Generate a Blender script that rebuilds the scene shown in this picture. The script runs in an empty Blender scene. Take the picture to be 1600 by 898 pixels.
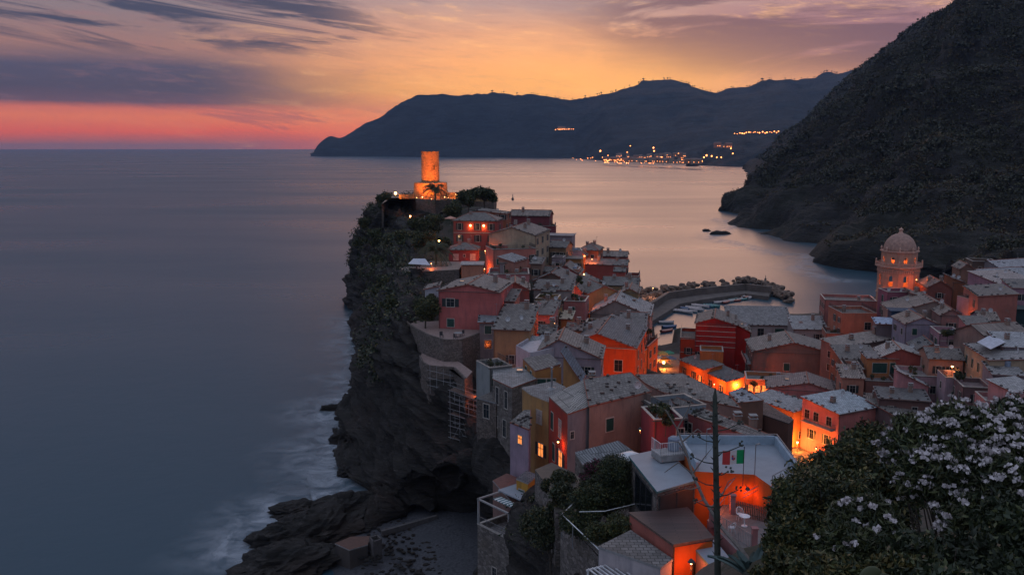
import bpy, bmesh, math, random
import numpy as np
from mathutils import Vector, Matrix, noise
C = bpy.context.scene.collection
rnd = random.Random(7)
nrg = np.random.default_rng(11)
# ------------------------------------------------------------------ camera
H = 62.0            # eye height above the sea
F = 1400.0          # focal length in photo pixels (photo 1600 x 898)
EYE = 227.0         # photo row of the eye level
PITCH = math.atan((449 - EYE) / F)
cp, sp = math.cos(PITCH), math.sin(PITCH)
cam_data = bpy.data.cameras.new('camera')
cam = bpy.data.objects.new('camera', cam_data); C.objects.link(cam)
cam_data.sensor_width = 36.0
cam_data.lens = 36.0 * F / 1600.0
cam_data.clip_start = 0.3; cam_data.clip_end = 60000
cam.location = (0, 0, H)
cam.rotation_euler = (math.pi / 2 - PITCH, 0, 0)
bpy.context.scene.camera = cam
vs = bpy.context.scene.view_settings
vs.view_transform = 'Standard'; vs.look = 'None'; vs.exposure = 0.18; vs.gamma = 1.0; vs.use_curve_mapping = False
cy = bpy.context.scene.cycles
cy.max_bounces = 4; cy.diffuse_bounces = 2; cy.glossy_bounces = 2; cy.transparent_max_bounces = 8
cy.volume_bounces = 0; cy.transmission_bounces = 2; cy.sample_clamp_indirect = 3.0
cy.caustics_reflective = False; cy.caustics_refractive = False
bpy.context.scene.cycles.use_denoising = True

def ray(px, py):
    a, b = px - 800.0, 449.0 - py
    return Vector((a, b * sp + F * cp, b * cp - F * sp))
def W(px, py, Y):
    d = ray(px, py); t = Y / d.y
    return Vector((d.x * t, Y, H + d.z * t))
def WZ(px, py, z):
    d = ray(px, py); t = (z - H) / d.z
    return Vector((d.x * t, d.y * t, z))
def lin(r, g, b):
    f = lambda c: (c / 255 / 12.92) if c / 255 <= 0.04045 else ((c / 255 + 0.055) / 1.055) ** 2.4
    return (f(r), f(g), f(b), 1.0)

# ------------------------------------------------------------------ sky
world = bpy.data.worlds.new('World'); bpy.context.scene.world = world
world.use_nodes = True
wn = world.node_tree.nodes; wl = world.node_tree.links; wn.clear()
def N(t, **kw):
    n = wn.new(t)
    for k, v in kw.items(): setattr(n, k, v)
    return n
def mth(op, a, b=None, c=None):
    n = N('ShaderNodeMath', operation=op)
    for i, v in enumerate((a, b, c)):
        if v is None: continue
        if isinstance(v, (int, float)): n.inputs[i].default_value = v
        else: wl.new(v, n.inputs[i])
    return n.outputs[0]
def sstep(x, a, b):
    n = N('ShaderNodeMapRange', interpolation_type='SMOOTHSTEP')
    wl.new(x, n.inputs[0]); n.inputs[1].default_value = a; n.inputs[2].default_value = b
    return n.outputs[0]
def wmix(f, a, b):
    n = N('ShaderNodeMix', data_type='RGBA')
    if isinstance(f, (int, float)): n.inputs[0].default_value = f
    else: wl.new(f, n.inputs[0])
    for s, v in ((n.inputs[6], a), (n.inputs[7], b)):
        if isinstance(v, tuple): s.default_value = v
        else: wl.new(v, s)
    return n.outputs[2]
def wramp(x, stops):
    n = N('ShaderNodeValToRGB'); e = n.color_ramp.elements
    while len(e) < len(stops): e.new(0.5)
    for i, (p, c) in enumerate(stops): e[i].position = p; e[i].color = c
    wl.new(x, n.inputs[0]); return n.outputs[0]
tc = N('ShaderNodeTexCoord'); sx = N('ShaderNodeSeparateXYZ'); wl.new(tc.outputs['Generated'], sx.inputs[0])
az = mth('ARCTAN2', sx.outputs[0], sx.outputs[1]); el = mth('ARCSINE', sx.outputs[2])
el0 = mth('MAXIMUM', el, 0.0)
t = mth('DIVIDE', el0, 0.25)
yy = lambda y: max(0.0, math.atan((EYE - y) / F)) / 0.25
cxy = N('ShaderNodeCombineXYZ'); wl.new(mth('MULTIPLY', az, 5.5), cxy.inputs[0])
wl.new(mth('ADD', mth('MULTIPLY', el, 34.0), mth('MULTIPLY', az, 2.2)), cxy.inputs[1])
def wnoise(vec, scale, det, rough, dist=0.0, off=0.0):
    n = N('ShaderNodeTexNoise'); n.inputs['Scale'].default_value = scale; n.inputs['Detail'].default_value = det
    n.inputs['Roughness'].default_value = rough; n.inputs['Distortion'].default_value = dist
    m = N('ShaderNodeMapping'); m.inputs['Location'].default_value = (off, off * .7, off); wl.new(vec, m.inputs[0]); wl.new(m.outputs[0], n.inputs['Vector'])
    return n.outputs[0]
n1 = wnoise(cxy.outputs[0], 0.9, 7, 0.6, 0.5, 3.0)
cx2 = N('ShaderNodeCombineXYZ'); wl.new(mth('MULTIPLY', az, 4.0), cx2.inputs[0]); wl.new(mth('ADD', mth('MULTIPLY', el, 46.0), mth('MULTIPLY', az, 6.5)), cx2.inputs[1])
n2 = wnoise(cx2.outputs[0], 1.15, 9, 0.62, 0.7, 23.0)
n3 = wnoise(cxy.outputs[0], 0.55, 5, 0.55, 0.3, 41.0)
cx4 = N('ShaderNodeCombineXYZ'); wl.new(mth('MULTIPLY', az, 6.0), cx4.inputs[0]); wl.new(mth('SUBTRACT', mth('MULTIPLY', el, 24.0), mth('MULTIPLY', az, 2.0)), cx4.inputs[1])
n4 = wnoise(cx4.outputs[0], 0.8, 8, 0.6, 0.9, 57.0)
n5 = wnoise(cxy.outputs[0], 3.2, 8, 0.7, 0.3, 77.0)
tw = mth('ADD', t, mth('MULTIPLY', mth('SUBTRACT', n1, 0.5), 0.14))     # cloud edges wander
tl = mth('ADD', t, mth('MULTIPLY', mth('SUBTRACT', n1, 0.5), 0.05))
left = wramp(tl, [(0, lin(124, 88, 98)), (yy(221), lin(164, 86, 80)), (yy(208), lin(226, 88, 50)), (yy(186), lin(236, 116, 60)),
                 (yy(176), lin(222, 106, 66)), (yy(166), lin(96, 66, 74)), (yy(150), lin(68, 60, 76)), (yy(118), lin(70, 66, 86)),
                 (yy(88), lin(146, 106, 98)), (yy(40), lin(126, 108, 112)), (yy(0), lin(122, 112, 120)), (1, lin(100, 106, 124))])
cent = wramp(tw, [(0, lin(215, 84, 70)), (yy(195), lin(244, 124, 74)), (yy(150), lin(248, 166, 88)), (yy(105), lin(238, 160, 104)), (yy(60), lin(210, 150, 118)),
                 (yy(20), lin(170, 138, 132)), (yy(-20), lin(136, 122, 132)), (1, lin(108, 104, 124))])
right = wramp(tw, [(0, lin(190, 110, 90)), (yy(130), lin(206, 138, 112)), (yy(95), lin(142, 100, 112)), (yy(50), lin(146, 106, 114)),
                  (yy(10), lin(168, 132, 130)), (1, lin(106, 102, 122))])
azw = mth('ADD', az, mth('MULTIPLY', mth('SUBTRACT', n3, 0.5), 0.22))
col = wmix(sstep(azw, -0.36, -0.03), left, cent)
col = wmix(sstep(azw, 0.13, 0.27), col, right)
# fine lit streaks, then dark streak clouds high on the left, mauve cloud on the right
c3 = mth('MULTIPLY', sstep(n5, 0.50, 0.72), sstep(t, yy(215), yy(150)))
col = wmix(mth('MULTIPLY', c3, 0.35), col, lin(150, 104, 104))
c6 = mth('MULTIPLY', sstep(n5, 0.48, 0.3), sstep(azw, -0.5, 0.0))
col = wmix(mth('MULTIPLY', c6, 0.4), col, lin(255, 190, 124))
cl = mth('MULTIPLY', sstep(n2, 0.47, 0.60), sstep(t, yy(110), yy(75)))
cl = mth('MULTIPLY', cl, sstep(mth('MULTIPLY', azw, -1.0), 0.02, 0.22))
col = wmix(mth('MULTIPLY', cl, 0.95), col, lin(52, 56, 78))
c2 = mth('MULTIPLY', sstep(n4, 0.40, 0.54), sstep(t, yy(145), yy(105)))
c2 = mth('MULTIPLY', c2, sstep(azw, 0.02, 0.20))
col = wmix(mth('MULTIPLY', c2, 0.85), col, lin(92, 68, 86))
c7 = mth('MULTIPLY', sstep(n2, 0.56, 0.66), mth('MULTIPLY', sstep(t, yy(215), yy(200)), sstep(t, yy(165), yy(180))))
col = wmix(mth('MULTIPLY', c7, 0.55), col, lin(150, 76, 80))
# sunset glow just over the far ridge
ga = mth('DIVIDE', mth('SUBTRACT', az, 0.12), 0.20); ge = mth('DIVIDE', mth('SUBTRACT', el, 0.055), 0.045)
g = mth('EXPONENT', mth('MULTIPLY', mth('ADD', mth('MULTIPLY', ga, ga), mth('MULTIPLY', ge, ge)), -1.0))
col = wmix(mth('MULTIPLY', g, 0.6), col, lin(255, 178, 88))
# behind the viewer and overhead: even dusk tones
backf = sstep(mth('ABSOLUTE', az), 0.7, 1.9)
col = wmix(backf, col, lin(120, 128, 148))
up = sstep(el, 0.2, 0.75)
col = wmix(up, col, lin(140, 150, 170))
bg = N('ShaderNodeBackground'); wl.new(col, bg.inputs[0]); bg.inputs[1].default_value = 1.2
sky = N('ShaderNodeTexSky'); sky.sky_type = 'NISHITA'; sky.sun_disc = False
SUN_EL, SUN_AZ = math.radians(3.0), math.radians(7.0)
sky.sun_elevation = SUN_EL; sky.sun_rotation = SUN_AZ
bg2 = N('ShaderNodeBackground'); wl.new(sky.outputs[0], bg2.inputs[0]); bg2.inputs[1].default_value = 0.004
add = N('ShaderNodeAddShader'); wl.new(bg.outputs[0], add.inputs[0]); wl.new(bg2.outputs[0], add.inputs[1])
wo = N('ShaderNodeOutputWorld'); wl.new(add.outputs[0], wo.inputs[0])
sund = bpy.data.lights.new('sun', 'SUN'); sund.energy = 0.24; sund.angle = math.radians(24); sund.color = (1.0, .55, .33)
sun = bpy.data.objects.new('sun', sund); C.objects.link(sun)
sdir = Vector((math.sin(SUN_AZ) * math.cos(SUN_EL + .12), math.cos(SUN_AZ) * math.cos(SUN_EL + .12), math.sin(SUN_EL + .12)))
sun.rotation_euler = sdir.to_track_quat('Z', 'Y').to_euler()

# ------------------------------------------------------------------ materials
MATS = {}
def newmat(name):
    m = bpy.data.materials.new(name); m.use_nodes = True
    nt = m.node_tree; b = nt.nodes['Principled BSDF']
    return m, nt, b
def nd(nt, t, ins=None, **kw):
    n = nt.nodes.new(t)
    for k, v in kw.items(): setattr(n, k, v)
    for k, v in (ins or {}).items():
        if hasattr(v, 'is_output'): nt.links.new(v, n.inputs[k])
        else: n.inputs[k].default_value = v
    return n
def mixc(nt, f, a, b, mode='MIX'):
    n = nt.nodes.new('ShaderNodeMix'); n.data_type = 'RGBA'; n.blend_type = mode
    for i, v in ((0, f), (6, a), (7, b)):
        if hasattr(v, 'is_output'): nt.links.new(v, n.inputs[i])
        else: n.inputs[i].default_value = v
    return n.outputs[2]
def rampf(nt, x, a, b, v0=0.0, v1=1.0):
    n = nd(nt, 'ShaderNodeMapRange', {0: x, 1: a, 2: b, 3: v0, 4: v1}); return n.outputs[0]
def objco(nt, scale=(1, 1, 1), kind='Object'):
    c = nt.nodes.new('ShaderNodeTexCoord')
    m = nd(nt, 'ShaderNodeMapping', {'Scale': scale}); nt.links.new(c.outputs[kind], m.inputs[0]); return m.outputs[0]
def noi(nt, vec, scale, det=4, rough=.55, dist=0):
    return nd(nt, 'ShaderNodeTexNoise', {'Vector': vec, 'Scale': scale, 'Detail': det, 'Roughness': rough, 'Distortion': dist}).outputs[0]
def bump(nt, b, h, strength, dist=.05):
    n = nd(nt, 'ShaderNodeBump', {'Height': h, 'Strength': strength, 'Distance': dist}); nt.links.new(n.outputs[0], b.inputs['Normal'])
def c4(c, k=1.0): return (min(1, c[0] * k), min(1, c[1] * k), min(1, c[2] * k), 1)

def plaster(c, stain=.5):
    mn = sum(c[:3]) / 3; c = tuple(max(.012, (mn + (x - mn) * 1.18) * .82) for x in c[:3]); stain = min(1, stain * 1.6)
    key = ('pl', tuple(round(x, 3) for x in c[:3]), stain)
    if key in MATS: return MATS[key]
    m, nt, b = newmat('plaster'); co = objco(nt)
    co2 = objco(nt, (1, 1, .22))
    n1 = noi(nt, co, .35, 5, .6); n2 = noi(nt, co2, 1.6, 5, .6); n3 = noi(nt, co, 6, 4)
    k = mixc(nt, rampf(nt, n1, .3, .75), c4(c, 1.15), c4(c, .70))
    k = mixc(nt, rampf(nt, n2, .5, .78, 0, stain), k, c4((c[0] * .42 + .02, c[1] * .45 + .02, c[2] * .5 + .025)))
    k = mixc(nt, rampf(nt, n1, .66, .72, 0, stain * .5), k, c4((.26, .22, .2)))
    nt.links.new(k, b.inputs['Base Color']); b.inputs['Roughness'].default_value = .9
    bump(nt, b, n3, .35, .04); MATS[key] = m; return m
def roofm(c, kind='slate'):
    key = ('rf', tuple(c[:3]), kind)
    if key in MATS: return MATS[key]
    m, nt, b = newmat('roof_' + kind); uv = objco(nt, (1, 1, 1), 'UV'); co = objco(nt)
    br = nd(nt, 'ShaderNodeTexBrick', {'Vector': uv, 'Color1': c4(c, 1.3), 'Color2': c4(c, .68), 'Mortar': c4(c, .22), 'Scale': 1.0,
        'Mortar Size': .03 if kind == 'slate' else .05, 'Bias': -.1, 'Brick Width': .5 if kind == 'slate' else .32, 'Row Height': .4 if kind == 'slate' else 3.0}, offset=.5)
    n1 = noi(nt, co, .5, 5, .65); n2 = noi(nt, co, 2.7, 5, .7)
    k = mixc(nt, rampf(nt, n1, .42, .7, 0, .55), br.outputs[0], c4((c[0] * .5, c[1] * .52, c[2] * .5)))
    k = mixc(nt, rampf(nt, n2, .6, .72, 0, .3), k, c4((.36, .33, .31)))
    k = mixc(nt, rampf(nt, n2, .36, .28, 0, .6), k, c4((.06, .055, .05)))
    nt.links.new(k, b.inputs['Base Color']); b.inputs['Roughness'].default_value = .75
    hsum = nd(nt, 'ShaderNodeMath', {0: br.outputs[1], 1: n2}, operation='SUBTRACT').outputs[0]
    bump(nt, b, hsum, -.7 if kind == 'slate' else -.9, .07); MATS[key] = m; return m
def stone(c, scale=1.0, name='stone_wall'):
    key = ('st', tuple(c[:3]), scale)
    if key in MATS: return MATS[key]
    m, nt, b = newmat(name); co = objco(nt, (1, 1, 1.6))
    v = nd(nt, 'ShaderNodeTexVoronoi', {'Vector': co, 'Scale': 2.2 * scale}); vd = nd(nt, 'ShaderNodeTexVoronoi', {'Vector': co, 'Scale': 2.2 * scale}, feature='DISTANCE_TO_EDGE')
    hs = nd(nt, 'ShaderNodeSeparateColor', {0: v.outputs['Color']})
    k = mixc(nt, hs.outputs[0], c4(c, .55), c4(c, 1.35))
    n1 = noi(nt, co, .3, 4)
    k = mixc(nt, rampf(nt, vd.outputs[0], .0, .07, .8, 0), k, c4(c, .3))
    k = mixc(nt, rampf(nt, n1, .5, .75, 0, .6), k, c4((.10, .075, .05)))
    nt.links.new(k, b.inputs['Base Color']); b.inputs['Roughness'].default_value = .92
    bump(nt, b, rampf(nt, vd.outputs[0], 0, .12), .8, .08); MATS[key] = m; return m
def flat(name, c, rough=.6, metal=0.0, var=.25, nsc=2.0):
    key = ('fl', name)
    if key in MATS: return MATS[key]
    m, nt, b = newmat(name); co = objco(nt); n1 = noi(nt, co, nsc, 4, .6)
    k = mixc(nt, rampf(nt, n1, .3, .7), c4(c, 1 + var), c4(c, 1 - var))
    nt.links.new(k, b.inputs['Base Color']); b.inputs['Roughness'].default_value = rough; b.inputs['Metallic'].default_value = metal
    bump(nt, b, n1, .15, .02); MATS[key] = m; return m
def glow(name, c, s):
    key = ('gl', name)
    if key in MATS: return MATS[key]
    m, nt, b = newmat(name); b.inputs['Base Color'].default_value = (*c[:3], 1)
    b.inputs['Emission Color'].default_value = (*c[:3], 1); b.inputs['Emission Strength'].default_value = s
    if 'window' in name:
        co = objco(nt); n1 = noi(nt, co, 1.7, 3)
        nt.links.new(rampf(nt, n1, .3, .7, s * .45, s * 1.3), b.inputs['Emission Strength'])
    MATS[key] = m; return m
def rockmat(name, c, c2, sc=1.0, strata=True):
    m, nt, b = newmat(name); co = objco(nt)
    rot = nd(nt, 'ShaderNodeMapping', {'Vector': co, 'Rotation': (.35, .75, .2), 'Scale': (.25, .4, 2.2)}).outputs[0]
    n1 = noi(nt, rot, .55 * sc, 8, .7, .3); n2 = noi(nt, co, .05 * sc, 5, .6); n3 = noi(nt, co, 1.4 * sc, 6, .7)
    k = mixc(nt, rampf(nt, n1, .35, .68), c4(c, .4), c4(c, 1.9))
    k = mixc(nt, rampf(nt, n2, .48, .62, 0, .8), k, c4(c2))
    n4 = noi(nt, rot, 2.4 * sc, 6, .75, .2)
    k = mixc(nt, rampf(nt, n4, .56, .68, 0, .75), k, c4((min(.2, c[0] * 3.6), min(.2, c[1] * 3.6), min(.2, c[2] * 3.7))))  # pale streaks paint highlights along the rock crests
    k = mixc(nt, rampf(nt, n4, .42, .34, 0, .8), k, c4(c, .25))
    nt.links.new(k, b.inputs['Base Color']); b.inputs['Roughness'].default_value = .85
    s = nd(nt, 'ShaderNodeMath', {0: n1, 1: n4}, operation='ADD').outputs[0]
    bump(nt, b, s, 1.0, 1.3 / sc); return m
def leafm(name, c, var=.45):
    key = ('lf', name)
    if key in MATS: return MATS[key]
    m, nt, b = newmat(name); co = objco(nt); n1 = noi(nt, co, .9, 3); 
    k = mixc(nt, rampf(nt, n1, .3, .7), c4(c, 1 - var), c4(c, 1 + var))
    nt.links.new(k, b.inputs['Base Color']); b.inputs['Roughness'].default_value = .6
    MATS[key] = m; return m

# ------------------------------------------------------------------ mesh helper
class MB:
    def __init__(s): s.v = []; s.f = []; s.m = []; s.mats = []
    def mi(s, mat):
        if mat not in s.mats: s.mats.append(mat)
        return s.mats.index(mat)
    def poly(s, pts, mat):
        i = len(s.v); s.v += [tuple(p) for p in pts]; s.f.append(tuple(range(i, i + len(pts)))); s.m.append(s.mi(mat))
    def mesh(s, vs_, fs, mat):
        i = len(s.v); s.v += [tuple(p) for p in vs_]; k = s.mi(mat)
        for f in fs: s.f.append(tuple(i + j for j in f)); s.m.append(k)
    def box(s, a, b, mat, rz=0, c=None):
        x0, y0, z0 = a; x1, y1, z1 = b
        vs_ = [Vector(p) for p in ((x0, y0, z0), (x1, y0, z0), (x1, y1, z0), (x0, y1, z0), (x0, y0, z1), (x1, y0, z1), (x1, y1, z1), (x0, y1, z1))]
        if rz:
            c = Vector(c or ((x0 + x1) / 2, (y0 + y1) / 2, 0)); R = Matrix.Rotation(rz, 3, 'Z')
            vs_ = [R @ (p - c) + c for p in vs_]
        s.mesh(vs_, ((0, 3, 2, 1), (4, 5, 6, 7), (0, 1, 5, 4), (1, 2, 6, 5), (2, 3, 7, 6), (3, 0, 4, 7)), mat)
    def tube(s, p, q, r0, mat, r1=None, n=6):
        r1 = r0 if r1 is None else r1
        p, q = Vector(p), Vector(q); d = (q - p)
        if d.length < 1e-6: return
        d.normalize(); a = d.orthogonal().normalized(); b = d.cross(a)
        vs_ = []
        for c0, r in ((p, r0), (q, r1)):
            for k in range(n):
                t_ = 2 * math.pi * k / n; vs_.append(c0 + (a * math.cos(t_) + b * math.sin(t_)) * r)
        fs = [(k, (k + 1) % n, n + (k + 1) % n, n + k) for k in range(n)] + [tuple(range(n - 1, -1, -1)), tuple(range(n, 2 * n))]
        s.mesh(vs_, fs, mat)
    def path(s, pts, r, mat, n=5, r1=None):
        for i in range(len(pts) - 1):
            ra = r if r1 is None else r + (r1 - r) * i / (len(pts) - 1)
            rb = r if r1 is None else r + (r1 - r) * (i + 1) / (len(pts) - 1)
            s.tube(pts[i], pts[i + 1], ra, mat, rb, n)
    def lathe(s, prof, mat, c=(0, 0, 0), n=16, smooth=False):
        vs_ = []; 
        for r, z in prof:
            for k in range(n):
                t_ = 2 * math.pi * k / n; vs_.append((c[0] + r * math.cos(t_), c[1] + r * math.sin(t_), c[2] + z))
        fs = []
        for j in range(len(prof) - 1):
            for k in range(n): fs.append((j * n + k, j * n + (k + 1) % n, (j + 1) * n + (k + 1) % n, (j + 1) * n + k))
        fs.append(tuple(range(n - 1, -1, -1))); fs.append(tuple((len(prof) - 1) * n + k for k in range(n)))
        s.mesh(vs_, fs, mat)
    def ico(s, c, r, mat, jit=.2, sub=1, sc=(1, 1, 1), seed=0):
        bm = bmesh.new(); bmesh.ops.create_icosphere(bm, subdivisions=sub, radius=1)
        R = random.Random(seed); o = Vector((R.random() * 90, R.random() * 90, 3))
        vs_ = []
        for v in bm.verts:
            k = 1 + jit * 2 * noise.noise(v.co * 1.4 + o)
            vs_.append((c[0] + v.co.x * r * sc[0] * k, c[1] + v.co.y * r * sc[1] * k, c[2] + v.co.z * r * sc[2] * k))
        s.mesh(vs_, [tuple(v.index for v in f.verts) for f in bm.faces], mat); bm.free()
    def data(s, name, smooth=False):
        me = bpy.data.meshes.new(name); me.from_pydata(s.v, [], s.f)
        for m in s.mats: me.materials.append(m)
        me.polygons.foreach_set('material_index', s.m)
        if smooth: me.polygons.foreach_set('use_smooth', [True] * len(s.f))
        uvl = me.uv_layers.new(name='UVMap'); uvs = np.zeros((len(me.loops), 2), 'f')
        V_ = me.vertices
        for p in me.polygons:
            n = p.normal
            if abs(n.z) > .999: t_ = Vector((1, 0, 0)); b_ = Vector((0, 1, 0))
            else: t_ = Vector((-n.y, n.x, 0)).normalized(); b_ = n.cross(t_)
            for li in p.loop_indices:
                co = V_[me.loops[li].vertex_index].co; uvs[li] = (co.dot(t_), co.dot(b_))
        uvl.data.foreach_set('uv', uvs.ravel()); return me
    def build(s, name, parent=None, loc=None, rz=0, smooth=False):
        o = bpy.data.objects.new(name, s.data(name, smooth)); C.objects.link(o)
        if parent is not None: o.parent = parent
        if loc is not None: o.location = loc
        if rz: o.rotation_euler = (0, 0, rz)
        return o
def inst(name, me, parent=None, loc=(0, 0, 0), rz=0, sc=None):
    o = bpy.data.objects.new(name, me); C.objects.link(o)
    if parent is not None: o.parent = parent
    o.location = loc; o.rotation_euler = (0, 0, rz)
    if sc: o.scale = sc
    return o
def tag(o, label, cat, group=None, kind=None):
    if label: o['label'] = label
    if cat: o['category'] = cat
    if group: o['group'] = group
    if kind: o['kind'] = kind
    return o
def empty(name, loc, rz=0, label=None, cat=None, group=None):
    o = bpy.data.objects.new(name, None); C.objects.link(o); o.location = loc; o.rotation_euler = (0, 0, rz)
    o.empty_display_size = .5
    return tag(o, label, cat, group)
def structure(o): o['kind'] = 'structure'; return o
def npmesh(name, verts, faces, mats, midx=None, smooth=False):
    me = bpy.data.meshes.new(name); nv, nf = len(verts), len(faces); k = faces.shape[1]
    me.vertices.add(nv); me.vertices.foreach_set('co', np.asarray(verts, 'f').ravel())
    me.loops.add(nf * k); me.loops.foreach_set('vertex_index', faces.astype('i').ravel())
    me.polygons.add(nf); me.polygons.foreach_set('loop_start', np.arange(0, nf * k, k, dtype='i'))
    for m in mats: me.materials.append(m)
    if midx is not None: me.polygons.foreach_set('material_index', midx.astype('i'))
    if smooth: me.polygons.foreach_set('use_smooth', np.ones(nf, dtype=bool))
    me.update(); me.validate(); return me
def leaves(name, cen, size, mats, asp=.45, up=.3, size_var=.4, weights=None, rg=nrg):
    """leaf-sized quads at the given centres"""
    n = len(cen); d = rg.normal(size=(n, 3)); d[:, 2] += up; d /= np.linalg.norm(d, axis=1)[:, None]
    e = rg.normal(size=(n, 3)); e -= (e * d).sum(1)[:, None] * d; e /= np.linalg.norm(e, axis=1)[:, None]
    s_ = size * (1 + size_var * (rg.random(n) * 2 - 1))[:, None]
    a = d * s_; b = e * s_ * asp
    v = np.stack([cen - a, cen + b * 1 - a * .1, cen + a, cen - b - a * .1], 1).reshape(-1, 3)
    f = np.arange(4 * n).reshape(n, 4)
    mi = rg.choice(len(mats), n, p=weights) if len(mats) > 1 else np.zeros(n)
    return npmesh(name, v, f, mats, mi)
def blobs(n, lobes, shell=.55, rg=nrg):
    """points spread in a set of ellipsoids (cx,cy,cz,rx,ry,rz)"""
    L = np.array(lobes, 'f'); vol = L[:, 3] * L[:, 4] * L[:, 5]; ks = rg.choice(len(L), n, p=vol ** .75 / (vol ** .75).sum())
    d = rg.normal(size=(n, 3)); d /= np.linalg.norm(d, axis=1)[:, None]
    r = (shell + (1 - shell) * rg.random(n)) * (1 + .16 * np.sin(d[:, 0] * 7 + ks) * np.sin(d[:, 1] * 6 + ks * 2) + .1 * np.sin(d[:, 2] * 11 + ks * 3))
    return L[ks, :3] + d * r[:, None] * L[ks, 3:6]
def patch(name, cols, nu, nv, amp, sc, mat, strata=None, terrace=0, smooth=False):
    """surface through columns of points, each column resampled, displaced by fractal noise"""
    k = max(len(c) for c in cols); G = []
    for c in cols:
        c = np.array([tuple(p) for p in c]); s_ = np.r_[0, np.cumsum(np.linalg.norm(np.diff(c, axis=0), axis=1))]; s_ /= s_[-1]
        tt = np.linspace(0, 1, nv); G.append(np.stack([np.interp(tt, s_, c[:, j]) for j in range(3)], 1))
    G = np.array(G)                                           # cols, nv, 3
    u = np.linspace(0, len(cols) - 1, nu); i0 = np.clip(u.astype(int), 0, len(cols) - 2); f = (u - i0)
    gm = G[np.clip(i0 - 1, 0, None)]; g0 = G[i0]; g1 = G[i0 + 1]; g2 = G[np.clip(i0 + 2, None, len(cols) - 1)]
    f = f[:, None, None]
    P = .5 * ((2 * g0) + (g1 - gm) * f + (2 * gm - 5 * g0 + 4 * g1 - g2) * f ** 2 + (3 * g0 - gm - 3 * g1 + g2) * f ** 3)
    du = np.gradient(P, axis=0); dv = np.gradient(P, axis=1); Nn = np.cross(du, dv); Nn /= np.linalg.norm(Nn, axis=2)[..., None] + 1e-9
    Q = P.copy()
    for i in range(nu):
        for j in range(nv):
            p = Vector(P[i, j])
            q = p * (1 / sc)
            if strata: q = Vector((q.dot(strata[0]) * .35, q.dot(strata[1]) * .5, q.dot(strata[2]) * 2.2))
            h = noise.fractal(q, .9, 2.1, 6)
            if strata:
                s_ = p.dot(strata[2]) * .42 + noise.noise(p * .05) * 2.2; fr_ = s_ - math.floor(s_); s2 = p.dot(strata[2]) * 1.3 + noise.noise(p * .12) * 1.5; f2 = s2 - math.floor(s2)
                h = h * .75 - abs(noise.noise(q * .7)) * .8 + .35 + .20 * (fr_ if fr_ < .8 else (1 - fr_) * 4) + .07 * f2
            w = min(1, j / (nv * .05)) * .7 + .3
            Q[i, j] = P[i, j] + Nn[i, j] * (h * amp * w)
    if terrace:
        wz = np.clip((Q[..., 2] - 45) / 20, 0, 1) * np.clip((Q[..., 0] - 230) / 40, 0, 1); Q[..., 2] += wz * terrace * .14 * np.sin(Q[..., 2] * 2 * math.pi / terrace)
    idx = np.arange(nu * nv).reshape(nu, nv)
    Fc = np.stack([idx[:-1, :-1], idx[1:, :-1], idx[1:, 1:], idx[:-1, 1:]], -1).reshape(-1, 4)
    me = npmesh(name, Q.reshape(-1, 3), Fc, [mat], smooth=smooth)
    o = bpy.data.objects.new(name, me); C.objects.link(o)
    return o, Q, Nn
# ------------------------------------------------------------------ colours of the place
SLATE = (.205, .180, .168); SLATE_D = (.17, .16, .16); TILE = (.30, .235, .205); METAL = (.25, .26, .28); RUST = (.2, .1, .07)
PINK = (.50, .19, .18); SALMON = (.52, .26, .20); RED = (.42, .07, .05); MAROON = (.22, .065, .075); LILAC = (.36, .30, .36)
CREAM = (.50, .42, .32); OCHRE = (.52, .29, .09); BROWN = (.24, .165, .14); GREY = (.30, .285, .29); ORANGE = (.55, .19, .08)
TAN = (.38, .26, .17); ROSE = (.52, .25, .26); WHITE = (.62, .58, .58); PLUM = (.30, .17, .21)
m_trim = flat('pale_trim', (.42, .37, .33)); m_bar = flat('window_bars', (.16, .14, .13)); m_dark = flat('dark_reveal', (.03, .03, .032)); m_ridge = flat('ridge_clay', (.26, .09, .06))
m_shut = flat('green_shutter_paint', (.015, .06, .05), .5); m_shutd = flat('dark_shutter_paint', (.022, .03, .032), .5)
m_weight = flat('roof_weight_stone', (.055, .045, .045)); m_gutter = flat('gutter_metal', (.09, .07, .065), .5, .3)
m_iron = flat('railing_iron', (.06, .06, .065), .5, .4); m_steel = flat('galvanised_steel', (.28, .28, .29), .45, .5)
m_glass, _nt, _b = newmat('window_glass'); _b.inputs['Base Color'].default_value = (.015, .018, .022, 1); _b.inputs['Roughness'].default_value = .12
m_lit = glow('lit_window', (1.0, .30, .07), 1.0); m_curt = flat('curtain_cloth', (.45, .36, .34))
m_term = flat('terrace_tiles', (.30, .21, .19), .8); m_conc = flat('concrete', (.30, .29, .29), .9); m_white = flat('white_paint', (.75, .74, .76), .5)
m_dish = flat('satellite_dish_paint', (.55, .54, .56), .5); m_wood = flat('weathered_wood', (.13, .085, .07), .85, 0, .4, 6)
m_plastic = flat('white_plastic', (.7, .7, .74), .4)

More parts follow.
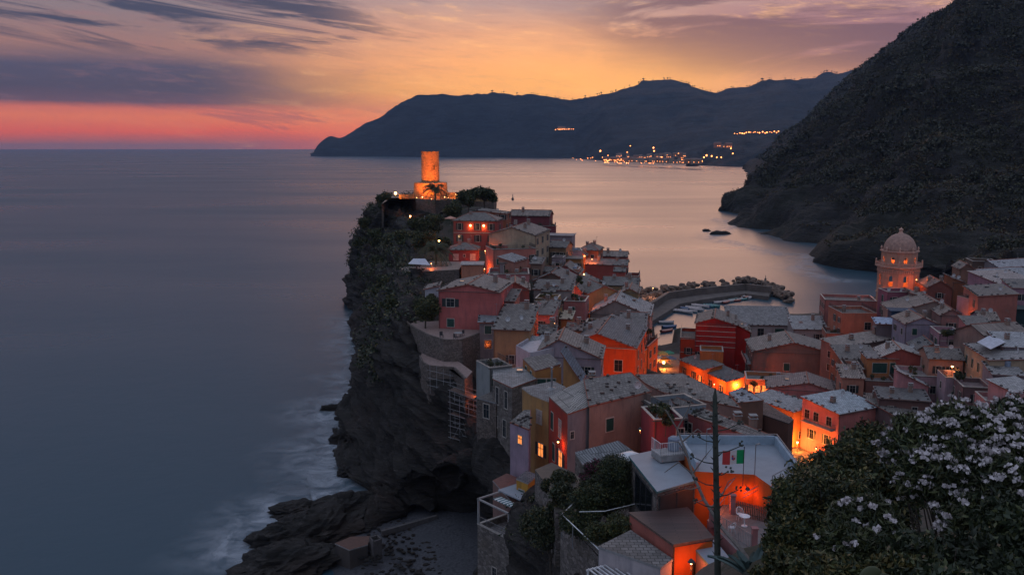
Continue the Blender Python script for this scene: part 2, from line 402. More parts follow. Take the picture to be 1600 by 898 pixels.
# ------------------------------------------------------------------ windows and house builder
WC = {}
def window_meshes(w, h, style):
    k = (round(w, 2), round(h, 2), style)
    if k in WC: return WC[k]
    fr = MB(); t_ = .11
    tm = m_trim
    fr.box((-w/2 - t_, -.09, -h/2 - t_), (w/2 + t_, 0, -h/2), tm); fr.box((-w/2 - t_, -.07, h/2), (w/2 + t_, 0, h/2 + t_), tm)
    fr.box((-w/2 - t_, -.07, -h/2), (-w/2, 0, h/2), tm); fr.box((w/2, -.07, -h/2), (w/2 + t_, 0, h/2), tm)
    pn = MB(); pm = m_lit if style in 'Ll' else m_curt if style == 'k' else m_glass
    pn.box((-w/2, -.025, -h/2), (w/2, -.005, h/2), pm)
    pn.box((-.03, -.05, -h/2), (.03, -.026, h/2), m_dark if style in 'Ll' else m_bar)
    pn.box((-w/2, -.048, h*.12), (w/2, -.027, h*.12 + .05), m_dark if style in 'Ll' else m_bar)
    sh = None
    if style in 'oLc' or style == 'g':
        sh = MB(); mt = m_shut if style in 'cg' else m_shutd
        hw = w / 2
        for i, z in enumerate(np.arange(-h/2 + .08, h/2 - .08, .16)):
            sh.box((-hw + .05, -.052, z), (-.05 + .0, -.035, z + .11), mt)
        sh.box((-hw, -.035, -h/2), (0, -.012, h/2), mt)
        for a, b in ((-hw, -hw + .06), (-.06, 0)): sh.box((a, -.06, -h/2), (b, -.0351, h/2), mt)
    r = (fr.data('window'), pn.data('pane'), sh.data('shutter') if sh else None); WC[k] = r; return r
def add_window(parent, loc, rz, w, h, style):
    fr, pn, sh = window_meshes(w, h, style)
    o = inst('door' if style == 'D' else 'window', fr, parent, loc, rz); inst('pane', pn, o)
    if sh:
        if style in 'oL':
            inst('shutter', sh, o, (-w/2 - .12, 0, 0)); inst('shutter', sh, o, (w + .12, 0, 0))
        else:
            inst('shutter', sh, o, (0, -.055, 0)); inst('shutter', sh, o, (w/2, -.055, 0))
    return o
def slab(mb, quad, th, top, under, edge=None):
    """roof slope: quad (CCW seen from above) with thickness"""
    q = [Vector(p) for p in quad]; lo = [p - Vector((0, 0, th)) for p in q]
    mb.poly(q, top); mb.poly(lo[::-1], under); n = len(q)
    for i in range(n): mb.poly((lo[i], lo[(i + 1) % n], q[(i + 1) % n], q[i]), edge or under)
def weights(mb, p0, p1, inward, n, rg):
    """stones laid along a roof edge"""
    p0, p1, inward = Vector(p0), Vector(p1), Vector(inward)
    L = (p1 - p0).length; d = (p1 - p0).normalized(); m = max(2, int(L / n))
    for i in range(m):
        if rg.random() < .22: continue
        c = p0 + d * (L * (i + .5 + rg.uniform(-.2, .2)) / m) + inward * rg.uniform(.15, .5)
        a = rg.uniform(.12, .27); mb.box((c.x - a, c.y - a * .7, c.z - .04), (c.x + a, c.y + a * .7, c.z + rg.uniform(.14, .22)), m_weight, rg.uniform(0, 3))
BASES = []
HS = {}
CHIM = {}
def chimney(parent, p, rg, s=1.0):
    k = MB(); w = .38 * s; hh = rg.uniform(.9, 1.5) * s
    k.box((-w, -w, -.7), (w, w, hh), plaster((.34, .24, .2)))
    k.box((-w - .09, -w - .09, hh), (w + .09, w + .09, hh + .1), m_conc)
    for a in (-w * .7, w * .7): k.box((a - .07, -w * .8, hh + .1), (a + .07, w * .8, hh + .34), m_ridge)
    k.box((-w - .05, -w - .05, hh + .34), (w + .05, w + .05, hh + .42), m_conc)
    return k.build('chimney', parent, p)
def dish_mesh():
    k = MB(); prof = [(0, .0), (.18, .01), (.34, .05), (.46, .12)]; n = 14; vs_ = []; fs = []
    for r, z in prof[1:]:
        for j in range(n): t_ = 2 * math.pi * j / n; vs_.append((r * math.cos(t_), -z - .12, r * math.sin(t_) + .9))
    vs_.append((0, -.12, .9)); c = len(vs_) - 1
    for j in range(n): fs.append((c, j, (j + 1) % n))
    for i in range(len(prof) - 2):
        for j in range(n): fs.append((i * n + j, (i + 1) * n + j, (i + 1) * n + (j + 1) % n, i * n + (j + 1) % n))
    k.mesh(vs_, fs, m_dish); k.tube((0, 0, -.5), (0, 0, .95), .03, m_steel); k.tube((0, -.12, .5), (0, -.6, .9), .015, m_steel, n=4)
    k.box((-.05, -.68, .85), (.05, -.58, .95), m_steel)
    return k.data('satellite_dish')
DISH = dish_mesh()
def antenna_mesh():
    k = MB(); k.tube((0, 0, -.5), (0, 0, 2.6), .025, m_steel, n=5); k.tube((-.5, 0, 2.4), (.5, 0, 2.4), .014, m_steel, n=4)
    for x in (-.45, -.25, -.05, .15, .35): k.tube((x, -.28, 2.4), (x, .28, 2.4), .01, m_steel, n=4)
    return k.data('antenna')
ANT = antenna_mesh()
def rail_mb(mb, p, q, h=.95, mat=None, step=.16, r=.014):
    mat = mat or m_iron; p, q = Vector(p), Vector(q); L = (q - p).length; n = max(2, int(L / step))
    up = Vector((0, 0, h)); mb.tube(p + up, q + up, r * 1.9, mat, n=4); mb.tube(p + up * .12, q + up * .12, r * 1.4, mat, n=4)
    for i in range(n + 1):
        c = p.lerp(q, i / n); mb.tube(c, c + up, r if i % 8 else r * 2, mat, n=4)
def house(name, label, A, B, Y, D, h, roof='gy', wall=None, rf=None, rise=1.8, wins='', opts='', pf=.5, bands=(), ex=None, cat='house', under=None, oh=.35, group=None, roofkind='slate'):
    a = W(A[0], A[1], Y); b = WZ(B[0], B[1], a.z); ex = ex or {}
    rz = math.atan2(b.y - a.y, b.x - a.x)
    if 'ang' in ex or (rz < -.35 and 'keep' not in ex):
        rz = math.radians(ex['ang']) if 'ang' in ex else -.2
        kx = ray(B[0], B[1]).x / ray(B[0], B[1]).y       # meet the column of B in that direction
        t_ = (kx * a.y - a.x) / (math.cos(rz) - kx * math.sin(rz)); b = a + Vector((math.cos(rz), math.sin(rz), 0)) * t_
    w = (b - a).to_2d().length
    rg = random.Random(label); e = empty(name, (a.x, a.y, a.z - h), rz, label, cat, group)
    cth = Vector((math.cos(rz), math.sin(rz), 0)); cen = a + cth * w / 2 + Vector((-math.sin(rz), math.cos(rz), 0)) * D / 2
    BASES.append((cen.x, cen.y, a.z - h, max(w, D) / 2, A, Y)); HS[label] = (e, w, D, h)
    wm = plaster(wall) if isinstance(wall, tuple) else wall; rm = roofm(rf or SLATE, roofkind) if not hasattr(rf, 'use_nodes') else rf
    z0 = -4.0; wb = MB()
    P = lambda x, y, z: Vector((x, y, z))
    R = MB(); o = oh; th = .17; fl = roof.startswith('flat')
    if roof == 'gy':
        xm = w * pf; sl, sr = rise / xm, rise / (w - xm); lift = .12
        wb.poly((P(0, 0, z0), P(w, 0, z0), P(w, 0, h), P(xm, 0, h + rise), P(0, 0, h)), wm)
        wb.poly((P(w, D, z0), P(0, D, z0), P(0, D, h), P(xm, D, h + rise), P(w, D, h)), wm)
        wb.poly((P(0, D, z0), P(0, 0, z0), P(0, 0, h), P(0, D, h)), wm); wb.poly((P(w, 0, z0), P(w, D, z0), P(w, D, h), P(w, 0, h)), wm)
        zl, zr = h - o * sl + th, h - o * sr + th; zt = h + rise + th
        slab(R, (P(-o, -o, zl), P(xm, -o, zt), P(xm, D + o, zt), P(-o, D + o, zl)), th, rm, m_gutter, m_ridge)
        slab(R, (P(xm, -o, zt), P(w + o, -o, zr), P(w + o, D + o, zr), P(xm, D + o, zt)), th, rm, m_gutter, m_ridge)
        R.tube((xm, -o, zt), (xm, D + o, zt), .13, m_ridge, n=6)
        weights(R, (-o, -o + .1, zl), (xm, -o + .1, zt), (0, .35, 0), 1.3, rg); weights(R, (xm, -o + .1, zt), (w + o, -o + .1, zr), (0, .35, 0), 1.3, rg)
        weights(R, (-o + .1, 0, zl), (-o + .1, D, zl), (.35, 0, .35 * sl), 1.6, rg); weights(R, (w + o - .5, 0, zr + .4 * sr), (w + o - .5, D, zr + .4 * sr), (0, 0, 0), 1.6, rg)
        if w > 6: weights(R, (xm - .5, .5, zt - .5 * sl), (xm - .5, D - .5, zt - .5 * sl), (0, 0, 0), 2.2, rg)
        ct = [(xm * .5, D * .5, h + rise * .5), (w - (w - xm) * .4, D * .6, h + rise * .4)]
    elif roof in ('gx', 'sy', 'sx', 'sxl'):
        if roof == 'gx':
            ym = D / 2; s_ = rise / ym; zf = h - o * s_ + th; zt = h + rise + th
            wb.poly((P(0, 0, z0), P(w, 0, z0), P(w, 0, h), P(0, 0, h)), wm); wb.poly((P(w, D, z0), P(0, D, z0), P(0, D, h), P(w, D, h)), wm)
            wb.poly((P(0, D, z0), P(0, 0, z0), P(0, 0, h), P(0, ym, h + rise), P(0, D, h)), wm); wb.poly((P(w, 0, z0), P(w, D, z0), P(w, D, h), P(w, ym, h + rise), P(w, 0, h)), wm)
            slab(R, (P(-o, -o, zf), P(w + o, -o, zf), P(w + o, ym, zt), P(-o, ym, zt)), th, rm, m_gutter, m_gutter)
            slab(R, (P(-o, ym, zt), P(w + o, ym, zt), P(w + o, D + o, zf), P(-o, D + o, zf)), th, rm, m_gutter, m_gutter)
            R.tube((-o, ym, zt), (w + o, ym, zt), .13, m_ridge, n=6)
            weights(R, (0, -o + .1, zf), (w, -o + .1, zf), (0, .35, .35 * s_), 1.4, rg)
            weights(R, (-o + .15, 0, zf + .3 * s_), (-o + .15, ym, zt), (.3, 0, 0), 1.3, rg); weights(R, (w + o - .5, 0, zf + .3 * s_), (w + o - .5, ym, zt), (.1, 0, 0), 1.3, rg)
            ct = [(w * .3, D * .32, h + rise * .6), (w * .75, D * .4, h + rise * .75)]
        elif roof == 'sy':
            s_ = rise / D; zf = h - o * s_ + th; zt = h + rise + o * s_ + th
            wb.poly((P(0, 0, z0), P(w, 0, z0), P(w, 0, h), P(0, 0, h)), wm); wb.poly((P(w, D, z0), P(0, D, z0), P(0, D, h + rise), P(w, D, h + rise)), wm)
            wb.poly((P(0, D, z0), P(0, 0, z0), P(0, 0, h), P(0, D, h + rise)), wm); wb.poly((P(w, 0, z0), P(w, D, z0), P(w, D, h + rise), P(w, 0, h)), wm)
            slab(R, (P(-o, -o, zf), P(w + o, -o, zf), P(w + o, D + o, zt), P(-o, D + o, zt)), th, rm, m_gutter, m_ridge)
            weights(R, (0, -o + .1, zf), (w, -o + .1, zf), (0, .35, .35 * s_), 1.4, rg)
            weights(R, (-o + .15, 0, zf + .4 * s_), (-o + .15, D, zt), (.3, 0, 0), 1.4, rg); weights(R, (w + o - .5, 0, zf + .4 * s_), (w + o - .5, D, zt), (.1, 0, 0), 1.4, rg)
            ct = [(w * .3, D * .5, h + rise * .5), (w * .7, D * .7, h + rise * .7)]
        else:
            hl, hr = (h, h + rise) if roof == 'sx' else (h + rise, h)
            s_ = (hr - hl) / w; zl = hl - o * s_ + th; zr = hr + o * s_ + th
            wb.poly((P(0, 0, z0), P(w, 0, z0), P(w, 0, hr), P(0, 0, hl)), wm); wb.poly((P(w, D, z0), P(0, D, z0), P(0, D, hl), P(w, D, hr)), wm)
            wb.poly((P(0, D, z0), P(0, 0, z0), P(0, 0, hl), P(0, D, hl)), wm); wb.poly((P(w, 0, z0), P(w, D, z0), P(w, D, hr), P(w, 0, hr)), wm)
            slab(R, (P(-o, -o, zl), P(w + o, -o, zr), P(w + o, D + o, zr), P(-o, D + o, zl)), th, rm, m_gutter, m_ridge)
            weights(R, (-o, -o + .1, zl), (w + o, -o + .1, zr), (0, .35, 0), 1.3, rg)
            weights(R, (-o + .1, 0, zl), (-o + .1, D, zl), (.35, 0, .35 * s_), 1.5, rg); weights(R, (w + o - .5, 0, zr - .4 * s_), (w + o - .5, D, zr - .4 * s_), (0, 0, 0), 1.5, rg)
            ct = [(w * .4, D * .5, (hl + hr) / 2), (w * .7, D * .3, hl + (hr - hl) * .7)]
    elif roof == 'hip':
        m_ = min(w, D) / 2; zf = h + th; zt = h + rise + th
        for q in ((P(0, 0, z0), P(w, 0, z0), P(w, 0, h), P(0, 0, h)), (P(w, 0, z0), P(w, D, z0), P(w, D, h), P(w, 0, h)), (P(w, D, z0), P(0, D, z0), P(0, D, h), P(w, D, h)), (P(0, D, z0), P(0, 0, z0), P(0, 0, h), P(0, D, h))): wb.poly(q, wm)
        c = [P(-o, -o, zf), P(w + o, -o, zf), P(w + o, D + o, zf), P(-o, D + o, zf)]
        if w >= D: r0, r1 = P(m_ + .01, D / 2, zt), P(w - m_ - .01, D / 2, zt); sl_ = [(c[0], c[1], r1, r0), (c[1], c[2], r1), (c[2], c[3], r0, r1), (c[3], c[0], r0)]
        else: r0, r1 = P(w / 2, m_ + .01, zt), P(w / 2, D - m_ - .01, zt); sl_ = [(c[0], c[1], r0), (c[1], c[2], r1, r0), (c[2], c[3], r1), (c[3], c[0], r0, r1)]
        for q in sl_: slab(R, q, th, rm, m_gutter, m_gutter)
        R.tube(r0, r1, .13, m_ridge, n=6)
        for p_, q_ in ((c[0], r0), (c[3], r0), (c[1], r1), (c[2], r1)):
            R.tube(p_ if w >= D or True else p_, q_ if w >= D else (r0 if p_ in (c[0], c[1]) else r1), .1, m_ridge, n=5)
        weights(R, c[0], c[1], (0, .35, .12), 1.5, rg); weights(R, c[3], c[0], (.35, 0, .12), 1.5, rg); weights(R, c[1], c[2], (-.4, 0, .12), 1.5, rg)
        ct = [(w * .35, D * .35, h + rise * .6), (w * .65, D * .6, h + rise * .7)]
    else:                                                    # flat roof with a parapet
        for q in ((P(0, 0, z0), P(w, 0, z0), P(w, 0, h), P(0, 0, h)), (P(w, 0, z0), P(w, D, z0), P(w, D, h), P(w, 0, h)), (P(w, D, z0), P(0, D, z0), P(0, D, h), P(w, D, h)), (P(0, D, z0), P(0, 0, z0), P(0, 0, h), P(0, D, h))): wb.poly(q, wm)
        par = 0.0 if roof == 'flat0' else .75
        R.box((.2, .2, h - par - .05), (w - .2, D - .2, h - par + .0 if par else h + .02), rm)
        if par:
            ww = .22
            R2 = wb
            for q in ((.0, 0, w, ww), (0, D - ww, w, D), (0, ww, ww, D - ww), (w - ww, ww, w, D - ww)):
                R.box((q[0] - .05, q[1] - .05 if q[1] == 0 else q[1], h + .002), (q[2] + .05, q[3] + (.05 if q[3] == D else 0), h + .09), m_trim if under is None else under)
                wb.box((q[0] + .004, q[1] + .004, h - par - .1), (q[2] - .004, q[3] - .004, h + .001), wm)
        else:
            R.box((-o, -o, h + .02), (w + o, D + o, h + .16), rm)
        ct = [(w * .3, D * .6, h - par), (w * .7, D * .4, h - par)]
    if 'wf' in ex:
        k = MB(); k.box((.02, -.012, -3.9), (w - .02, -.004, h - .02), plaster(ex['wf'])); k.build('painted_front', e)
    wb.build('wall', e); ro = R.build('terrace' if fl and roof != 'flat0' else 'roof', e)
    for spec in wins.split(';'):
        if not spec: continue
        f, us, ds, st = spec.split(':'); wd, hg = (1.0, 1.45)
        if len(st) > 1:
            wd, hg = [float(x) for x in st[1:].split('x')]; st = st[0]
        for u in us.split(','):
            for d in ds.split(','):
                u_, d_ = float(u), float(d)
                s2 = st
                if st == 'm': s2 = rg.choice('oooocokL' if 'l' in opts else 'oooocok')
                if f == 'f': add_window(e, (u_ * w, 0, h - d_), 0, wd, hg, s2)
                elif f == 'l': add_window(e, (0, u_ * D, h - d_), -math.pi / 2, wd, hg, s2)
                else: add_window(e, (w, u_ * D, h - d_), math.pi / 2, wd, hg, s2)
    if h >= 6 and cat == 'house' and 'outbuilding' not in name:
        for f, L_ in (('f', w), ('l', D), ('r', D)):
            if (f + ':') in wins or rg.random() < (.45 if f == 'f' else .25): continue
            if f == 'l' and A[0] < 820: continue
            if f == 'r' and A[0] > 1020: continue
            nw = int((L_ - 1) / 2.9)
            for q in range(nw):
                for d_ in (2.1, 5.2, 8.3):
                    if d_ > h - 1.5 or rg.random() > .62: continue
                    s2 = rg.choice('ooocoonk'); hg = rg.choice((1.3, 1.5, 1.7)); u_ = (q + .5) / nw + rg.uniform(-.03, .03)
                    pos, rr_ = ((u_ * w, 0, h - d_), 0) if f == 'f' else ((0, u_ * D, h - d_), -math.pi / 2) if f == 'l' else ((w, u_ * D, h - d_), math.pi / 2)
                    add_window(e, pos, rr_, .9, hg, s2)
        if 'p' not in opts and rg.random() < .6: opts = opts + 'p'
        opts = opts + ''.join(rg.choice(['', 'C', 'c', 'D', 'A', 'V', 'd']) for _ in range(2) if not fl)
    for bd in bands:
        k = MB(); k.box((-.04, -.05, h - bd), (w + .04, -.003, h - bd + .16), m_trim); k.build('string_course', e)
    for ch in dict.fromkeys(opts):
        if ch in 'Cc': chimney(ro, ct[0] if ch == 'C' else ct[1], rg)
        if ch in 'Dd': inst('satellite_dish', DISH, ro, ct[1 if ch == 'D' else 0], rg.uniform(-.8, .8), (1, 1, 1))
        if ch == 'A': inst('antenna', ANT, ro, (ct[1][0] + .6, ct[1][1] + .5, ct[1][2]), rg.uniform(0, 3))
        if ch == 'p': k = MB(); k.tube((.12, -.1, z0 + 4), (.12, -.1, h), .05, m_gutter); k.tube((-o, -o - .03, h), (w + o, -o - .03, h), .07, m_gutter); k.build('downpipe', e)
        if ch == 'T': k = MB(); k.lathe([(.5, 0), (.55, .1), (.55, 1.1), (.4, 1.25), (.1, 1.3)], flat('tank_plastic', (.2, .24, .32)), (ct[1][0], ct[1][1], ct[1][2] - .1)); k.build('water_tank', ro)
        if ch == 'R':
            k = MB()
            for p_, q_ in (((.12, .12), (w - .12, .12)), ((.12, .12), (.12, D - .1)), ((w - .12, .12), (w - .12, D - .1))): rail_mb(k, (*p_, h + .09), (*q_, h + .09), .9)
            k.build('railing', e)
        if ch == 'V':       # skylight
            k = MB(); x, y, z = ct[0]; k.box((x - .4, y - .5, z), (x + .4, y + .5, z + .32), m_glass); k.box((x - .5, y - .6, z), (x + .5, y - .5, z + .36), m_steel); k.box((x - .5, y + .5, z), (x + .5, y + .6, z + .36), m_steel); k.build('skylight', ro)
        if ch == 'B':       # balcony on the front
            k = MB(); k.box((w * .3, -1.1, h - 3.3), (w * .75, -.003, h - 3.15), m_conc); rail_mb(k, (w * .3, -1.05, h - 3.15), (w * .75, -1.05, h - 3.15)); rail_mb(k, (w * .3, -1.05, h - 3.15), (w * .3, 0, h - 3.15)); rail_mb(k, (w * .75, -1.05, h - 3.15), (w * .75, 0, h - 3.15)); k.build('balcony', e)
        if ch == 'b':       # balcony along the left face
            k = MB(); k.box((-1.15, D * .08, h - 3.35), (-.003, D * .92, h - 3.2), m_conc); rail_mb(k, (-1.1, D * .08, h - 3.2), (-1.1, D * .92, h - 3.2)); rail_mb(k, (-1.1, D * .08, h - 3.2), (0, D * .08, h - 3.2)); k.build('balcony', e)
    return e

ROOFS = {}
T = [
# name, label, A, B, Y, D, h, roof, wall, roofcol, rise, windows, opts
('villa', 'red villa with two bright wall lamps below the castle', (708,345), (777,346), 270, 9, 9.5, 'hip', (.36,.10,.09), SLATE, 2.2, 'f:.15,.56,.86:1.7,5.2:o1x1.9;r:.5:2,5.2:o', 'Cp', (3.6,)),
('house', 'orange house with slanted slate roof behind the lamp lit villa', (744,329), (790,331), 286, 9, 8, 'sx', (.40,.14,.09), SLATE, -1.0, 'f:.7,.9:2:o', ''),
('house', 'dark maroon house on the skyline above the water', (797,337), (858,340), 300, 8, 8, 'gx', MAROON, TILE, 1.6, '', 'A'),
('terrace_house', 'low maroon house with roof terrace at the sea edge', (840,353), (869,353), 296, 6, 7, 'flat', MAROON, SLATE, 0, '', 'R'),
('tall_house', 'tall cream corner house with three rows of dark windows', (836,368), (859,359), 240, 13, 15, 'gx', (.50,.38,.28), SLATE, 2.0, 'f:.16,.5,.84:1.9,5.2,8.4,11.4:o.9x1.7;l:.2,.5:5,8.4:n', 'CDA'),
('terrace_house', 'pink house under a dark covered terrace beside the cream corner house', (771,390), (837,388), 232, 9, 13, 'flat', (.55,.22,.18), SLATE, 0, 'f:.93:2.5,6:o.9x1.6;f:.12:3.2:c', 'R'),
('cottage', 'purple red cottage with pale curtains and hipped roof', (701,391), (748,391), 246, 7.5, 6.5, 'hip', (.24,.08,.085), SLATE, 1.7, 'f:.24,.8:1.9:k1.3x1.6;f:.52:1.5:n.5x.7', 'C'),
('outbuilding', 'flat topped salmon block next to the glowing alley', (721,414), (754,414), 226, 6, 7, 'flat0', (.6,.28,.2), (.42,.4,.4), 0, '', ''),
('terrace_house', 'pink house with pale terrace parapet above the big gable', (763,428), (827,428), 205, 10, 10, 'flat', (.50,.22,.22), SLATE, 0, '', 'cD'),
('outbuilding', 'grey hut on the pale parapet terrace', (781,411), (800,411), 211, 4, 4, 'flat0', (.32,.26,.27), SLATE, 0, 'f:.5:1.4:D.9x1.8', ''),
('outbuilding', 'slanted metal shelter on the pale parapet terrace', (803,410), (824,404), 210, 4, 4, 'sy', (.4,.2,.16), METAL, 1.0, '', ''),
('big_pink_house', 'large plain pink gable house on the clifftop terrace', (685,454), (779,461), 165, 13, 9, 'gy', (.52,.17,.16), (.235,.207,.193), 1.3, 'f:.2:2.2:o1.5x1.5;f:.2:6.0:c1.3x1.5', 'Vp'),
('outbuilding', 'narrow whitewashed annex behind the large pink gable house', (664,452), (685,452), 174, 5, 4, 'sx', (.55,.55,.6), SLATE, .6, 'f:.5:1.6:n', ''),
('annex', 'grey annex with green shutters right of the pink gable house', (749,504), (779,504), 158.6, 5, 7.5, 'sy', (.28,.24,.25), METAL, .4, 'f:.45:1.3:c1.2x1.5;f:.45:4:n1.3x1.6', ''),
('house', 'brick red gable house right of the large pink gable house', (783,453), (827,453), 182, 9, 9, 'gy', (.34,.12,.10), SLATE, 1.5, 'f:.7:3.3:n1.6x1.4', 'C'),
('house', 'small brown house with pink balcony below the brick red gable', (777,470), (803,478), 168, 6, 8, 'sy', (.24,.15,.13), SLATE, 1.2, '', ''),
('terrace_house', 'low house with pale pink balcony wall', (800,482), (826,484), 172, 6, 8, 'flat', (.55,.32,.34), SLATE, 0, 'f:.5:2.6:n1.6x1.2', ''),
('house', 'red walled lean to house with speckled roof strip', (780,497), (832,512), 160, 6, 8, 'sy', (.42,.10,.07), SLATE, 1.4, '', ''),
('house', 'tan house with pale roof strip above the white terraces', (771,514), (827,525), 150, 5, 8, 'sy', (.42,.25,.15), SLATE, 1.0, '', 'D'),
('house', 'bright rose house with clean wall left of the terraced row', (827,491), (863,501), 176, 8, 10, 'sy', (.62,.25,.23), SLATE, 1.2, '', ''),
('house', 'brown stucco house with broad dark gable in mid village', (830,440), (893,442), 222, 12, 9, 'gy', (.19,.125,.10), SLATE_D, 2.3, '', 'D'),
('house', 'pink gable house tucked behind the dark brown gable', (861,427), (904,432), 240, 10, 8, 'gy', (.46,.15,.14), SLATE, 2.2, '', 'C'),
('outbuilding', 'long low slate shed in front of the dark brown gable', (834,452), (892,459), 207, 6, 5, 'sy', (.34,.28,.27), SLATE, 1.3, '', 'c'),
('terrace_house', 'ochre house with a recessed balcony and open terrace', (836,466), (870,472), 195, 6, 8, 'flat', (.42,.26,.11), SLATE, 0, 'f:.5:2.6:n2.4x1.2', ''),
('terrace_house', 'pink flat topped house with teal window and dark awning', (880,470), (914,479), 200, 8, 9, 'flat', (.48,.19,.18), SLATE, 0, 'f:.4:2:g1.3x1.4;f:.8:5:o', 'D'),
('house', 'little orange house with pale lean to roof', (876,498), (892,501), 186, 5, 6, 'sy', (.5,.22,.10), CREAM, .7, 'f:.6:2.3:n.8x1', ''),
('house', 'narrow tan house with tall louvred windows on the lane', (866,487), (877,476), 184, 5, 11, 'sxl', (.40,.28,.22), SLATE, .6, 'f:.5:2,5:o.8x1.5', ''),
('house', 'long brick red house stepping down to the breakwater', (915,413), (979,421), 262, 8, 9, 'gx', (.44,.13,.11), SLATE, 1.2, 'f:.92:3:n', 'CcA'),
('house', 'low red house at the seaward end of the ridge', (978,431), (998,434), 258, 7, 9, 'flat', (.44,.13,.11), SLATE, 0, 'r:.5:2.4:o', 'R'),
('house', 'long red wall house with bark coloured roof on the skyline', (936,400), (979,412), 284, 7, 8, 'gx', (.32,.10,.09), TILE, 1.2, '', 'C'),
('house', 'plain lilac block facing the open sea', (850,368), (894,370), 276, 7, 9, 'flat0', (.36,.30,.33), (.3,.28,.3), 0, '', ''),
('house', 'tan house with twin windows under a pale lean to', (858,386), (884,387), 256, 7, 11, 'gx', (.34,.22,.14), SLATE, 1.5, 'f:.3,.75:2.2,5.6:o', ''),
('terrace_house', 'blue grey house with white door on upper ridge', (880,392), (910,392), 262, 8, 9, 'flat', (.38,.35,.40), SLATE, 0, 'f:.2:2:D1x2', 'T'),
('house', 'orange house with four small windows below the blue grey one', (879,404), (908,406), 252, 6, 9, 'flat0', (.44,.22,.10), SLATE, 0, 'f:.15,.38,.62,.85:1.9:o.8x1.3', ''),
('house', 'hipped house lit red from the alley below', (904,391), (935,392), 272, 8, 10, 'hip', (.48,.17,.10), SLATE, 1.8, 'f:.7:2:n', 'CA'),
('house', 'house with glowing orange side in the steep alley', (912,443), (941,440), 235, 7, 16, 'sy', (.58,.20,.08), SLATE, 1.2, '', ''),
('house', 'long grey roofed house above the twin tan gables', (942,445), (996,455), 232, 8, 9, 'gx', (.36,.27,.17), SLATE, 1.6, '', 'CD'),
('house', 'left of the twin tan gables with ridged slate roof', (920,459), (968,457), 216, 11, 9, 'gy', (.34,.25,.14), SLATE, 1.7, '', 'C'),
('house', 'right of the twin tan gables by the breakwater path', (970,457), (997,463), 216, 9, 10, 'gy', (.30,.21,.12), SLATE, 1.0, 'r:.5:2.5:o', ''),
('house', 'wide speckled slate roof house above the rock pier', (922,490), (1015,503), 204, 15, 10, 'gy', (.36,.28,.26), (.36,.34,.34), 3.2, '', 'CDA', .42),
('house', 'dark maroon house with rough brown slab roof over the harbour', (968,512), (1008,523), 190, 11, 11, 'gx', (.13,.05,.05), (.26,.22,.21), 2.4, 'r:.3,.7:2.2,5.2:o', 'C'),
('terrace_house', 'small pink terrace house before the dark maroon one', (915,503), (966,511), 189, 4, 6, 'flat', (.55,.28,.27), SLATE, 0, '', ''),
('gable_house', 'orange red house with pale pediment and white framed window', (885,538), (993,544), 170, 20, 19, 'gy', (.58,.12,.04), (.16,.155,.165), 2.4, 'f:.76:3.6:n1.5x2.2;f:.3:3.8:n1.2x1.8;r:.25,.55,.85:2.4,5.6,9:o.9x1.7', 'cAp', .45, (.3,)),
('terrace_house', 'orange house with balustrade in the lane to the harbour', (995,556), (1011,545), 178, 4, 14, 'flat', (.60,.16,.06), SLATE, 0, 'f:.5:2.5,5.6,8.6:o.9x1.6', 'R'),
('terrace_house', 'orange red house with roof garden nearest the harbour water', (1012,541), (1028,527), 196, 8, 14, 'flat', (.55,.17,.07), SLATE, 0, 'f:.3,.7:2.4,5.4,8.4:o.9x1.6', 'R'),
('house', 'pale lilac gable house with speckled roof above the gorge', (826,556), (939,560), 140, 9, 9, 'gy', (.40,.33,.37), (.235,.207,.193), 2.8, '', 'C', .42),
('terrace_house', 'glass fronted balcony block over the cliff', (765,575), (800,571), 128, 5, 8, 'flat', (.32,.33,.33), SLATE, 0, 'f:.35:1.9:g2x1.6', 'R'),
('outbuilding', 'orange wedge with steep blue slate panel', (880,592), (906,598), 118, 4, 6, 'sxl', (.48,.26,.13), (.13,.16,.2), 3.2, '', ''),
('terrace_house', 'maroon walled terrace with plants and air conditioner', (1022,656), (1068,654), 95, 5, 6, 'flat', (.24,.065,.08), (.36,.34,.36), 0, 'f:.9:2:n.8x1.8', ''),
('house', 'orange flat topped house with wooden pergola beside the crimson gable', (1094,548), (1130,556), 211, 6, 11, 'flat', (.54,.20,.09), SLATE, 0, 'l:.5:3,6:o;f:.2,.55:5,8:o', ''),
('big_house', 'largest brown walled house with laundry balcony on street side', (1176,549), (1305,553), 202, 13, 14, 'gy', (.25,.155,.13), (.235,.207,.193), 2.3, 'l:.15,.4,.65,.88:2.3,6.0,9.4:o.9x1.8;f:.42:3.4:c1.3x1.7', 'bCA', .5),
('house', 'pink low gabled house with cluttered roof terrace', (1199,606), (1307,613), 180, 9, 9, 'gy', (.55,.26,.25), (.26,.2,.19), 1.6, 'l:.15,.5,.85:2.2:o.9x1.5', '', .6),
('terrace_house', 'cluttered flat terrace with white sheds before the brown house', (1166,592), (1240,600), 188, 7, 8, 'flat', (.5,.22,.12), SLATE, 0, 'f:.1,.25,.4:2:L.9x1.5;l:.3,.7:2:o', 'cDT'),
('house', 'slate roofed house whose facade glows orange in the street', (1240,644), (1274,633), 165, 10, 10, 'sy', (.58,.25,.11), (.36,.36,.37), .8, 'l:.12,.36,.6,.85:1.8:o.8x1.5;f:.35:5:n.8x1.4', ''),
('house', 'pink house with blue grey slate roof and street balconies', (1311,647), (1375,635), 158, 9, 10, 'sy', (.56,.22,.20), (.42,.46,.50), .9, 'l:.25,.6,.85:2:n1.2x1.7;l:.3,.7:5.6:o1x1.8', 'bV'),
